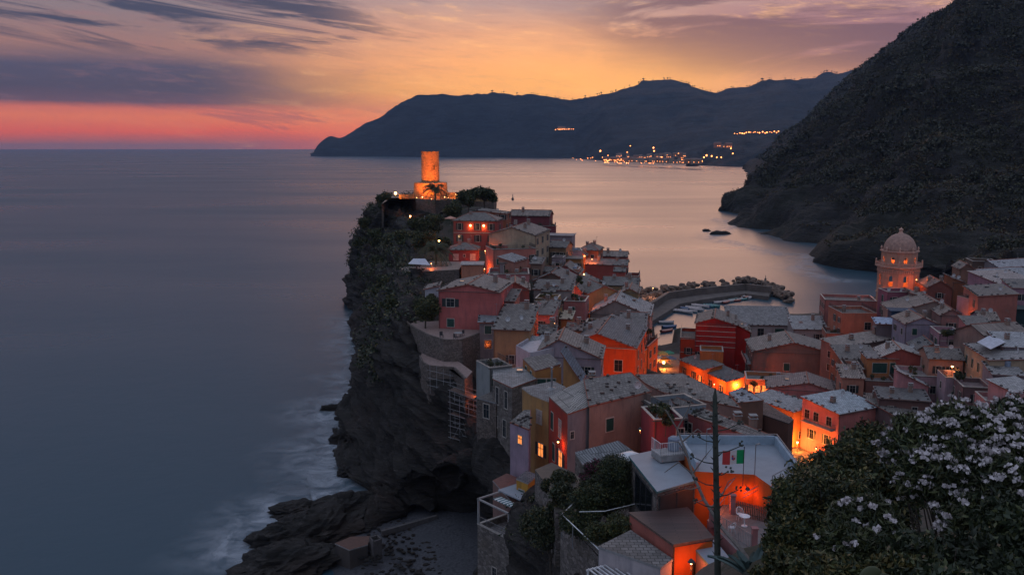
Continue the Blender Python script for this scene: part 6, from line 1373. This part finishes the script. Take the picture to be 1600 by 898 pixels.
# ------------------------------------------------------------------ distant lit town
m_fw = glow('far_lit_window', (1.0, .30, .09), 3.2); m_fb = glow('far_lamp', (1.0, .28, .07), 8); FH = []
for s_ in range(5):
    R_ = random.Random(s_); w_, h_, d_ = R_.uniform(9, 20), R_.uniform(7, 14), 9
    wk = MB(); wk.box((0, 0, 0), (w_, d_, h_), plaster([(.5, .3, .22), (.5, .4, .3), (.45, .25, .2), (.5, .42, .36), (.4, .3, .26)][s_])); rk = MB(); q = h_ + 2.4
    rk.mesh([(-.5, -.5, h_), (w_ + .5, -.5, h_), (w_ + .5, d_ + .5, h_), (-.5, d_ + .5, h_), (0, d_ / 2, q), (w_, d_ / 2, q)], ((0, 1, 5, 4), (1, 2, 5), (2, 3, 4, 5), (3, 0, 4)), flat('far_roof', (.2, .12, .1)))
    ws = []
    for i in range(3):
        k = MB(); x = w_ * (.15 + .3 * i); k.box((x, -.15, h_ * .3), (x + 1.8, -.02, h_ * .3 + 2.2), m_fw); ws.append(k.data('window'))
    FH.append((wk.data('wall'), rk.data('roof'), ws))
R_ = random.Random(77)
def far_house(px, py, Y, lbl, g, s_=1.0):
    a = FH[R_.randrange(5)]; p = W(px, py, Y); e = empty('far_house', p, R_.uniform(-.2, .2), lbl, 'house', g); inst('wall', a[0], e); inst('roof', a[1], e); e.scale = (s_, s_, s_)
    for wm_ in a[2]:
        if R_.random() < .75: inst('window', wm_, e)
for i in range(34): far_house(941 + i * 4.4 + R_.uniform(-1, 1), 252.6 + i * .12, 2870 - i * 14, 'waterfront house with lit windows in the distant town across the bay', 'waterfront houses of the distant town')
for i in range(26): far_house(R_.uniform(955, 1085), R_.uniform(244, 250), 3050, 'house behind the waterfront of the distant town', 'rear houses of the distant town')
for i in range(3): far_house(872 + i * 7, 203, 4650, 'lit house in the row high on the distant headland', 'lit row high on the distant headland', 1.3)
for i, (x, y) in enumerate(((1116,231),(1126,231),(1134,232))): far_house(x, y, 2780, 'pale lit building on the spur above the distant town', 'pale buildings on the spur', 1.1)
k = MB(); k.ico((0, 0, 0), 1.6, m_fb, 0, 1); FL_ = k.data('far_lamp')
def far_lamp(px, py, Y, s_=1.0, lbl='tiny orange light of the distant town across the bay', g='lights of the distant town'):
    tag(inst('far_lamp', FL_, None, W(px, py, Y), 0, (s_, s_, s_)), lbl, 'lamp', g)
for i in range(100): far_lamp(R_.uniform(945, 1092), R_.uniform(249, 255.5), 2760, R_.uniform(.5, 1.0))
for i in range(12): far_lamp(R_.uniform(890, 950), R_.uniform(246, 252), 3000, R_.uniform(.4, .8))
for px, py, s_ in ((1021,231,1.5),(1022,236,1.4),(938,236,1.6),(985,228,.9),(1104,243,1.6),(1112,244,1.4),(1120,246,1.2),(1127,246,1.2),(1097,252,1.3),(1100,246,1.4),(1142,232,1.3),(1145,240,1.2),(980,238,.9),(1034,246,1.3),(950,243,.8),(1060,240,.8)): far_lamp(px, py, 2750, s_)
for i in range(20): far_lamp(1148 + i * 3.6 + R_.uniform(-1, 1), 208.5 - i * .12 + R_.uniform(-1.2, 1.2), 2900, R_.uniform(.6, 1.3), 'tiny orange light in the row on the wooded spur', 'row of lights on the wooded spur')
for i in range(11): far_lamp(868 + i * 2.8, 202 + R_.uniform(-.5, .8), 4580, R_.uniform(.7, 1.3), 'tiny light in the row high on the headland', 'row of lights high on the headland')

# ------------------------------------------------------------------ vegetation
L1 = leafm('dark_leaf', (.022, .034, .014)); L2 = leafm('mid_leaf', (.065, .075, .024)); L3 = leafm('warm_leaf', (.13, .10, .028)); L4 = leafm('olive_leaf', (.085, .085, .045)); m_bark = flat('bark', (.07, .055, .045), .95, 0, .4, 5)
m_pet = flat('white_petals', (.62, .56, .57), .6, 0, .1); m_bou = flat('magenta_bracts', (.16, .03, .07), .7)
def tree(name, lbl, base, lobes, n, leaf, mats, wts, trunk=.25, seed=0, shell=.5, cat='tree', asp=.45, group=None):
    rg = np.random.default_rng(seed + 1); e = empty(name, base, 0, lbl, cat, group); R_ = random.Random(seed)
    c = blobs(n, lobes, shell, rg); inst('crown', leaves('crown', c, leaf, mats, asp, .3, .4, wts, rg), e)
    k = MB(); c0 = Vector((sum(l[0] for l in lobes) / len(lobes) * .4, sum(l[1] for l in lobes) / len(lobes) * .4, min(l[2] for l in lobes) * .6))
    k.tube((0, 0, -1.0), c0, trunk, m_bark, trunk * .75, 8)
    for l in lobes:
        q = Vector(l[:3]); m_ = c0.lerp(q, .5) + Vector((R_.uniform(-.1, .1), R_.uniform(-.1, .1), -.1)) * l[3]; k.path([c0, m_, q + Vector((0, 0, l[5] * .4))], trunk * .6, m_bark, 6, trunk * .15)
        for j in range(3): k.tube(m_, q + Vector((R_.uniform(-.8, .8) * l[3], R_.uniform(-.8, .8) * l[4], R_.uniform(-.2, .8) * l[5])), trunk * .25, m_bark, trunk * .07, 5)
    k.build('trunk', e); return e
def T_(name, lbl, px, py, Y, w, h, n, leaf, mats, wts, seed, **kw):
    """a bushy tree whose foot stands at the pixel, w x h metres"""
    R_ = random.Random(seed); lobes = []
    for i in range(9):
        a = R_.uniform(0, 6.28); r = R_.uniform(.1, .34) * w; z = h * R_.uniform(.35, .82); s_ = R_.uniform(.17, .3) * w
        lobes.append((r * math.cos(a), r * math.sin(a) * .8, z, s_, s_ * .85, min(s_ * .8, h * .28)))
    return tree(name, lbl, W(px, py, Y), lobes, n, leaf, mats, wts, w * .03, seed, **kw)
MX = [L1, L2, L3]
T_('bushy_tree', 'round dark tree right of the castle floodlights', 732, 330, 300, 9, 7.5, 9000, .30, MX, (.6, .3, .1), 1)
T_('bushy_tree', 'dark tree on the skyline above the orange house', 757, 322, 306, 9.5, 7, 9000, .30, MX, (.7, .25, .05), 2)
T_('bushy_tree', 'low dark tree behind the parasol', 712, 345, 284, 8, 6, 6000, .30, MX, (.5, .3, .2), 3)
T_('garden_tree', 'broad green tree beside the pink gable house', 664, 516, 165, 6.5, 6.8, 14000, .16, MX, (.35, .45, .2), 4)
T_('garden_tree', 'small tree at the far left of the castle bastion', 601, 332, 312, 6, 7, 5000, .3, MX, (.6, .3, .1), 5)
BL = ['%s bush %s' % (q, w_) for q, w_ in (('leafy', 'under the lit cliff of the castle'), ('round', 'in the middle of the castle slope'), ('dark', 'left of the white folded umbrellas'), ('tall', 'on the cliff rim left of the lit rock'), ('broad', 'above the white sheet awning'), ('small', 'just above the large palm'), ('ragged', 'above the small cliff palm'), ('hanging', 'on the outer rim above the small cliff palm'), ('low', 'left of the purple red cottage'), ('drooping', 'beneath the left end of the coping wall'), ('dense', 'on the rock halfway below the coping wall'), ('scrubby', 'at the left foot of the curved rubble wall'), ('windswept', 'overhanging the sea below the coping wall'), ('low', 'between coping wall and curved rubble wall'), ('outermost', 'on the seaward cliff edge'), ('lowest', 'on the seaward cliff face'))]
spots = [(628,388,280,8,5),(650,372,280,9,6),(676,366,276,8,6),(590,378,292,7,5),(640,396,262,9,7),(664,392,250,8,6),(612,398,268,8,7),(588,392,290,7,7),(692,392,256,6,5),(596,432,256,7,7),(617,470,214,6,6),(606,500,196,5,6),(598,470,222,6,7),(620,505,190,5,6),(575,366,322,7,6),(566,400,320,6,7)]
for i, (x, y, Y, w, h) in enumerate(spots): T_('cliff_bush', BL[i], x, y, Y, w, h, 4200, .27, MX, (.5, .3, .2), 20 + i, cat='bush', group='bushes on the castle slope')
def palm(lbl, px, py, Y, th, fr, n, seed, lit=False):
    e = empty('palm_tree', W(px, py, Y), 0, lbl, 'palm'); R_ = random.Random(seed); k = MB(); k.path([(0, 0, -1), (.08, 0, th * .5), (.0, 0, th)], .3, m_bark, 8, .22); k.build('trunk', e)
    k = MB(); pm = leafm('palm_frond', (.05, .055, .02))
    for i in range(n):
        a = 2 * math.pi * i / n + R_.uniform(-.1, .1); el_ = R_.uniform(-.15, 1.15); d = Vector((math.cos(a), math.sin(a), 0)); P0 = Vector((0, 0, th)); L_ = fr * R_.uniform(.8, 1.1); pts = []
        for j in range(9):
            t = j / 8; pts.append(P0 + d * (L_ * t * math.cos(el_) * (1 - .12 * t)) + Vector((0, 0, L_ * (math.sin(el_) * t - .62 * t * t))))
        for j in range(8):
            s_ = pts[j + 1] - pts[j]; sd = d.cross(Vector((0, 0, 1))) * fr * .17 * (1 - abs(j / 8 - .45)); k.tube(pts[j], pts[j + 1], .03, pm, n=3)
            for g in (1, -1):
                for q in (0, .5):
                    b0 = pts[j] + s_ * q; k.poly((b0, b0 + s_ * .32, b0 + s_ * .7 + sd * g + Vector((0, 0, -.12 * fr))), pm)
    k.build('fronds', e)
palm('date palm silhouetted against the glowing castle base', 680, 315, 299, 4.2, 6.0, 44, 1)
palm('large palm below the red villa beside the bright lamp', 681, 414, 236, 4.2, 6.2, 44, 2)
palm('small palm on the cliff edge left of the white awning', 634, 446, 232, 5, 4.0, 34, 3)
T_('garden_shrub', 'tall dark garden shrub beside the pavilion', 950, 800, 67, 5.2, 4.8, 26000, .085, MX, (.7, .25, .05), 40, cat='shrub')
T_('garden_shrub', 'low spreading shrub behind the garden rails', 925, 815, 66, 4.2, 3.4, 16000, .085, MX, (.6, .3, .1), 41, cat='shrub')
T_('garden_shrub', 'olive green shrub at the foot of the garden rails', 960, 862, 60.5, 4.0, 2.9, 16000, .085, MX, (.35, .45, .2), 42, cat='shrub')
T_('garden_shrub', 'dark shrub in the corner of the garden wall', 905, 850, 64, 3.4, 3.0, 12000, .085, MX, (.6, .3, .1), 43, cat='shrub')
T_('bougainvillea', 'magenta bougainvillea at the metal roof corner', 928, 764, 74, 2.6, 2.6, 6000, .08, [L1, m_bou], (.55, .45), 44, cat='shrub')
for i, (x, y, Y, w, h, lb) in enumerate(((840,880,84,4,6,'ivy mass hanging on the dark rock beside the beach house'), (862,900,76,5,8,'rough scrub at the bottom of the dark rock'), (832,812,92,2.5,3,'scrub under the tiny ochre hut'), (880,850,76,3.5,6,'scrub right of the dark rock'), (870,800,82,3,5,'scrub on the rubble wall'))): T_('rock_scrub', lb, x, y, Y, w, h, 9000, .13, [L1, L4, L3], (.6, .3, .1), 60 + i, cat='bush')
for i, (x, y, Y, w, h, lb) in enumerate(((1420,600,168,2,1.6,'potted shrub on the pale pink terrace'), (1500,596,160,2.2,1.8,'potted shrub by the narrow lilac house'), (1480,530,180,3,2,'plants on the lilac pink roof garden'), (1010,525,190,2.5,2,'plants on the harbour side roof garden'), (987,505,196,3,1.6,'climbing plant on the rough slab roof'), (906,452,222,2.2,4,'small cypress by the alley foot'), (1040,668,93,2,2,'plants on the maroon walled terrace'), (1178,606,188,2.2,1.6,'plants on the cluttered flat terrace'))): T_('terrace_plant', lb, x, y, Y, w, h, 1800, .14, MX, (.5, .35, .15), 80 + i, cat='plant')
# scrub covering the cliff and the hillside
def scrub(name, lbl, Q, sel, n, leaf, per, spread, mats, wts, seed):
    rg = np.random.default_rng(seed); nu, nv = Q.shape[:2]; i = rg.integers(0, nu - 1, n * 3); j = rg.integers(0, nv - 1, n * 3); p = Q[i, j] + (Q[i + 1, j] - Q[i, j]) * rg.random((n * 3, 1)) + (Q[i, j + 1] - Q[i, j]) * rg.random((n * 3, 1))
    ok = sel(p, i, j, rg); p = p[ok][:n]; sz = rg.uniform(.5, 1.3, len(p)); c = np.repeat(p, per, 0); s2 = np.repeat(sz, per)[:, None]; off = rg.normal(size=c.shape) * spread * s2; off[:, 2] = abs(off[:, 2]) * .8
    wt = rg.random(len(p)); tag(inst(name, leaves(name, c + off, leaf, mats, .7, .5, .5, wts, rg)), lbl, 'vegetation', None, 'stuff')
def nz(p, s_): return np.array([noise.noise(Vector(q) / s_) for q in p])
HM = [leafm('hill_scrub_dark', (.030, .031, .014)), leafm('hill_scrub_mid', (.052, .048, .018)), leafm('hill_scrub_rust', (.085, .05, .021))]
dens = lambda p, rg, a, b_: rg.random(len(p)) < a + b_ * nz(p, 42) + .8 * nz(p, 15)
scrub('hillside_scrub', 'dark green scrub and low trees in patches on the right hillside', QN, lambda p, i, j, rg: (p[:, 2] > 24 + 22 * nz(p, 60)) & dens(p, rg, .30, 1.5), 15000, .62, 15, 1.25, HM[:2], (.7, .3), 1)
scrub('dry_scrub', 'rusty brown and olive scrub in patches on the right hillside', QN, lambda p, i, j, rg: (p[:, 2] > 12 + 14 * nz(p, 50)) & dens(p, rg, .22, -1.5), 12000, .55, 13, 1.0, HM[1:], (.55, .45), 11)
scrub('hillside_trees', 'scattered darker tree crowns on the right hillside', QN, lambda p, i, j, rg: (p[:, 2] > 30) & (nz(p, 24) > .12), 700, 1.1, 60, 2.6, HM[:1], None, 12)
scrub('ridge_scrub', 'dark trees covering the farther right ridge', QR, lambda p, i, j, rg: (p[:, 2] > 30) & (rg.random(len(p)) < .7), 7000, 1.8, 7, 2.4, HM[:2], (.6, .4), 2)
scrub('cliff_scrub', 'dark creepers hanging over the upper castle cliff', QC, lambda p, i, j, rg: (((p[:, 1] > 170) & (p[:, 2] > 15 + 9 * nz(p, 25)) & (rg.random(len(p)) < .5 + .8 * nz(p, 9)))), 5200, .26, 16, .8, [L1, L4, L3], (.6, .3, .1), 3)
scrub('rock_creepers', 'small creepers on the dark rock above the beach house', QC, lambda p, i, j, rg: (p[:, 1] < 105) & (p[:, 2] > 5) & (rg.random(len(p)) < .1 + .8 * nz(p, 5)), 1500, .12, 20, .45, [L1, L4, L3], (.6, .3, .1), 4)
# single pines along the skyline of the distant mountains
PM = []
for s_ in range(3):
    k = MB(); k.tube((0, 0, -6), (0, 0, 9), .8, m_bark, .5, 5); tr_ = k.data('trunk'); k = MB(); k.ico((0, 0, 12), 5.0, L1, .3, 1, (1.2, 1, .7), s_); k.ico((2, 0, 9), 3.4, L1, .3, 1, (1.2, 1, .6), s_ + 9); PM.append((tr_, k.data('crown')))
TOPK = None
R_ = random.Random(31)
def ridge_pine(px, g):
    best = None
    ys = ip(SIL, px); Yt = WZ(px, ip(WL, px), -6).y + ip(SD, px) * (1 + .1 * math.sin(px * .05)); p = W(px, ys - .2, Yt)
    # stand on the displaced surface
    d = np.hypot(QF[..., 0] - p.x, (QF[..., 1] - p.y) * .3); ii = np.unravel_index(np.argsort(d, axis=None)[:14], d.shape); z = QF[ii[0], ii[1], 2].max(); m_ = ii[0][np.argmax(QF[ii[0], ii[1], 2])], ii[1][np.argmax(QF[ii[0], ii[1], 2])]
    q = QF[m_]; e = empty('ridge_pine', (float(q[0]) + R_.uniform(-6, 6), float(q[1]), float(q[2])), R_.uniform(0, 6), 'tiny pine silhouetted on the skyline of the distant mountains', 'tree', g); s_ = R_.uniform(.45, .9); e.scale = (s_, s_, s_); a = PM[R_.randrange(3)]; inst('trunk', a[0], e); inst('crown', a[1], e)
for i in range(130): ridge_pine(R_.choice([R_.uniform(1000, 1110), R_.uniform(1110, 1210), R_.uniform(1195, 1330), R_.uniform(1000, 1330), R_.uniform(760, 1000)]), 'pines along the distant skyline')
for (x, y, lb) in ((1470,230,'white shed low on the terraced hillside'), (1507,223,'small white hut high on the terraced hillside')):
    p = W(x, y, 640); d = np.hypot(QN[..., 0] - p.x, QN[..., 2] - p.z); m_ = np.unravel_index(np.argmin(d), d.shape); q = QN[m_]; e = empty('hillside_hut', (float(q[0]), float(q[1]) - 1, float(q[2])), .2, lb, 'hut'); k = MB(); k.box((-3.5, -2, -2), (3.5, 2, 2.2), plaster((.5, .46, .46))); k.build('wall', e); k = MB(); k.mesh([(-4, -2.5, 2.2), (4, -2.5, 2.2), (4, 2.5, 3.4), (-4, 2.5, 3.4), (-4, -2.5, 2.4), (4, -2.5, 2.4), (4, 2.5, 3.6), (-4, 2.5, 3.6)], ((0, 3, 2, 1), (4, 5, 6, 7), (0, 1, 5, 4), (1, 2, 6, 5), (2, 3, 7, 6), (3, 0, 4, 7)), roofm((.4, .38, .38))); k.build('roof', e)

# ------------------------------------------------------------------ foreground shrubs
def shrub(name, lbl, base, lobes_px, Y0, n, leaf, mats, wts, seed, fl=0, flr=.13, flm=None, shell=.35, front=.2):
    """lobes given as photo column, row, depth and radii in photo pixels"""
    b0 = W(*base); lobes = []
    for px, py, Y, rx, ry in lobes_px:
        p = W(px, py, Y) - b0; s_ = Y / F; lobes.append((p.x, p.y, p.z, rx * s_, (rx + ry) * .5 * s_, ry * s_))
    rg = np.random.default_rng(seed); e = empty(name, b0, 0, lbl, 'shrub'); c = blobs(n, lobes, shell, rg)
    inst('leaves', leaves('leaves', c, leaf, mats, .22 if fl else .4, .35, .4, wts, rg), e)
    R_ = random.Random(seed); k = MB()
    for l in lobes:
        q = Vector(l[:3])
        for j in range(3):
            t = q + Vector((R_.uniform(-.7, .7) * l[3], R_.uniform(-.7, .7) * l[4], R_.uniform(-.1, .85) * l[5])); m_ = t * .5 + Vector((R_.uniform(-.2, .2), R_.uniform(-.2, .2), -.15)); k.path([Vector((R_.uniform(-.15, .15), R_.uniform(-.15, .15), -.6)), m_, t], .035, m_bark, 5, .008)
    k.build('stems', e)
    if fl:
        c = blobs(fl, lobes, .97, rg); c[:, 2] += .03; cen = []
        for q in c:
            m_ = rg.integers(8, 22); d = rg.normal(size=(m_, 3)); d /= np.linalg.norm(d, axis=1)[:, None]; d[:, 2] = abs(d[:, 2]) * .7; cen.append(q + d * flr * (.5 + .5 * rg.random((m_, 1))) * rg.uniform(.6, 1.1))
        cen = np.concatenate(cen); inst('blossoms', leaves('blossoms', cen, .036, [flm or m_pet], .9, 1.0, .3, None, rg), e)
    return e
shrub('dark_shrub', 'large dark leafy shrub in front of the flat roof terrace', (1300, 990, 24), [(1278,768,25,58,52),(1322,735,25,58,48),(1240,800,24,46,60),(1360,700,26,50,42),(1300,800,23,85,75),(1390,760,24,60,70),(1250,860,22,60,60),(1340,870,22,90,60),(1420,720,26,40,40),(1222,850,22,30,50)], 24, 95000, .075, [L1, L2, L3], (.46, .34, .20), 5)
shrub('oleander', 'large oleander full of white blossom clusters at right', (1500, 1010, 17), [(1440,690,17,52,48),(1490,665,17,48,38),(1430,740,16.5,34,46),(1540,690,16.5,60,52),(1590,660,17,50,40),(1500,750,16,70,60),(1570,770,15.5,70,70),(1630,740,16,60,80),(1480,700,17,55,45),(1400,700,18,26,30),(1530,820,15,60,50)], 17, 90000, .085, [L1, L2, L4], (.42, .38, .20), 6, fl=900, flr=.11)
shrub('oleander', 'smaller oleander with few white blossoms before the dark shrub', (1350, 1000, 13), [(1330,815,13.5,40,32),(1365,805,13.5,40,32),(1385,840,13,36,34),(1320,850,13,40,36),(1360,870,12.5,50,40)], 13, 30000, .07, [L1, L2, L4], (.42, .38, .2), 7, fl=90, flr=.075)
shrub('undergrowth', 'dark undergrowth at the bottom right corner', (1520, 1060, 11), [(1440,880,12,60,50),(1520,890,11.5,80,60),(1600,870,12,70,80),(1470,940,10,90,60),(1580,830,14,60,60)], 11, 45000, .06, [L1, L2], (.8, .2), 8)
shrub('undergrowth', 'yellow green undergrowth along the bottom by the cacti', (1280, 1060, 12), [(1230,885,13,40,30),(1280,895,12,50,34),(1340,905,11,60,34),(1400,900,11,50,40),(1200,905,13,30,24)], 12, 26000, .05, [L2, L3, L1], (.45, .3, .25), 9)
# slope of earth the shrubs grow from
cols = []
for px in range(1080, 1840, 40):
    f_ = min(1, max(0, (px - 1080) / 140)); cols.append([W(px, 1500, 5.0), W(px, 1090 - 60 * f_, 10), W(px, 985 - 60 * f_, 16), W(px, 940 - 90 * f_, 26), W(px, 905 - 60 * f_, 38)])
o, _, _ = patch('near_slope', cols, 70, 50, .5, 3, m_ground); structure(o)
# flower stalk of an agave, agave rosette, prickly pears, bare branch
m_stalk = flat('agave_stalk', (.045, .05, .04), .8, 0, .4, 4)
b0 = W(1122, 960, 24); tp = W(1117, 622, 24.5) - b0; e = empty('agave_stalk', b0, 0, 'tall thick agave flower stalk standing in front of the flag', 'plant'); k = MB(); k.path([(0, 0, 0), tp * .35 + Vector((.01, 0, 0)), tp * .7, tp * .93, tp], .10, m_stalk, 10, .065); k.tube(tp, tp + Vector((0, 0, .32)), .075, m_stalk, .005, 8); k.build('stem', e)
R_ = random.Random(6); k = MB()
for i in range(40): z = tp * (.25 + .74 * i / 40); a = i * 2.4; d = Vector((math.cos(a), math.sin(a), .9)) * .14; k.tube(z + d * .5, z + d * 1.3, .03, m_stalk, .004, 4)
k.build('bracts', e)['kind'] = 'stuff'
for i in range(9):
    k = MB(); z = tp * (.50 + .05 * i); a = [3.3, -.2][i % 2] + R_.uniform(-.3, .3); d = Vector((math.cos(a), math.sin(a) * .5, .35)); q = z + d * R_.uniform(.35, .75); k.path([z, z.lerp(q, .5) - Vector((0, 0, .05)), q], .022, m_stalk, 5, .012)
    for j in range(6): k.ico(q + Vector((R_.uniform(-.1, .1), R_.uniform(-.1, .1), R_.uniform(-.03, .1))), .035, m_stalk, .2, 1, seed=j)
    k.build('side_branch', e)
m_aga = flat('agave_leaf', (.07, .11, .105), .6, 0, .25, 3)
e = empty('agave', W(1175, 905, 22), 0, 'spiky blue green agave leaves right of the stalk', 'plant'); R_ = random.Random(12)
for i in range(13):
    a = i * 2.4; L_ = R_.uniform(1.0, 1.7); el_ = R_.uniform(.3, 1.2); d = Vector((math.cos(a), math.sin(a), 0)); sd = Vector((-d.y, d.x, 0)); k = MB(); vs_ = []; fs = []
    for j in range(8):
        t = j / 7; c = d * (L_ * t * math.cos(el_)) + Vector((0, 0, L_ * (math.sin(el_) * t - .28 * t * t))); w_ = .13 * (1 - t) ** .6 * (1 + .8 * t) + .002; vs_ += [tuple(c - sd * w_ + Vector((0, 0, .06))), tuple(c), tuple(c + sd * w_ + Vector((0, 0, .06))), tuple(c - Vector((0, 0, .05 * (1 - t) + .004)))]
    for j in range(7):
        b1 = j * 4
        for p_, q_ in ((0, 1), (1, 2), (2, 3), (3, 0)): fs.append((b1 + p_, b1 + q_, b1 + 4 + q_, b1 + 4 + p_))
    k.mesh(vs_, fs, m_aga); k.build('leaf', e)
def opuntia(px, py, Y, lbl, seed, col):
    m = flat('cactus_pad_%d' % seed, col, .6, 0, .2, 5); b0 = W(px, py + 60, Y); e = empty('prickly_pear', b0, 0, lbl, 'cactus'); R_ = random.Random(seed)
    p = Vector((0, 0, 0))
    for i, (dx, dz, r, rz) in enumerate(((0, .1, .17, 0), (-.06, .40, .15, .3), (.14, .34, .13, -.4))):
        bm = bmesh.new(); bmesh.ops.create_uvsphere(bm, u_segments=20, v_segments=14, radius=1)
        for v in bm.verts: v.co = Vector((v.co.x * r * (1 + .25 * v.co.z), v.co.y * .035, v.co.z * r * 1.45)); v.co.rotate(Matrix.Rotation(rz, 3, 'Y')); v.co += Vector((dx, 0, dz))
        me = bpy.data.meshes.new('pad'); bm.to_mesh(me); bm.free(); me.materials.append(m); me.polygons.foreach_set('use_smooth', [True] * len(me.polygons)); inst('pad', me, e, rz=R_.uniform(-.5, .5))
opuntia(1215, 875, 14, 'green prickly pear pads at the bottom left of the shrubs', 1, (.07, .09, .05)); opuntia(1332, 900, 11, 'pinkish prickly pear pads at the bottom edge', 2, (.20, .13, .10)); opuntia(1362, 895, 10.5, 'olive prickly pear pads at the bottom edge', 3, (.09, .10, .05)); opuntia(1188, 890, 15, 'pale prickly pear pad beside the agave', 4, (.22, .16, .14))
m_bare = flat('bare_wood', (.20, .17, .155), .9, 0, .3, 6)
b0 = W(1190, 905, 25); e = empty('bare_branch', b0, 0, 'leafless pale leaning branch crossing before the flat roof', 'branch'); k = MB()
def br_(pts, r, r1): k.path([W(*p) - b0 for p in pts], r, m_bare, 6, r1)
br_([(1190,905,25),(1160,860,26),(1125,820,27),(1100,780,27.5),(1082,740,28),(1072,705,28.5),(1058,670,29),(1040,640,29)], .075, .022)
for q in ([(1082,740,28),(1060,722,28),(1042,735,28),(1038,738,28)], [(1082,740,28),(1100,715,28),(1112,700,28)], [(1076,715,28),(1060,690,28),(1045,690,28)], [(1066,690,28.5),(1090,670,28.5),(1098,676,28.5)], [(1095,760,27.5),(1080,764,27.5),(1070,763,27.5)], [(1110,795,27),(1130,770,27),(1138,752,27),(1150,745,27)], [(1058,670,29),(1075,640,29),(1082,620,29)], [(1100,780,27.5),(1085,785,27.5)], [(1128,772,27),(1112,765,27)]): br_(q, .028, .008)
k.build('wood', e)

# pots on the roof terraces
PP = []
for s_ in range(3):
    rg = np.random.default_rng(s_ + 40); k = MB(); k.lathe([(.16, 0), (.24, .4), (.26, .42)], flat('clay_pot', (.25, .1, .06)), n=10); PP.append((k.data('pot'), leaves('foliage', blobs(130, [(0, 0, .75, .42, .42, .38)], .3, rg), .11, MX, .5, .5, .4, (.4, .4, .2), rg)))
R_ = random.Random(55)
for lb, (e0, w_, D_, h_) in list(HS.items()):
    if e0.name.split('.')[0] != 'terrace_house': continue
    for i in range(R_.randint(3, 6)):
        p = e0.matrix_basis @ Vector((R_.uniform(.6, w_ - .6), R_.uniform(.6, D_ - .6), h_ - .74)); q = empty('potted_plant', p, R_.uniform(0, 6), 'leafy plant in a clay pot on a village roof terrace', 'plant', 'pots on the roof terraces'); a_ = PP[i % 3]; inst('pot', a_[0], q); inst('foliage', a_[1], q); z_ = R_.uniform(.8, 1.5); q.scale = (z_, z_, z_)
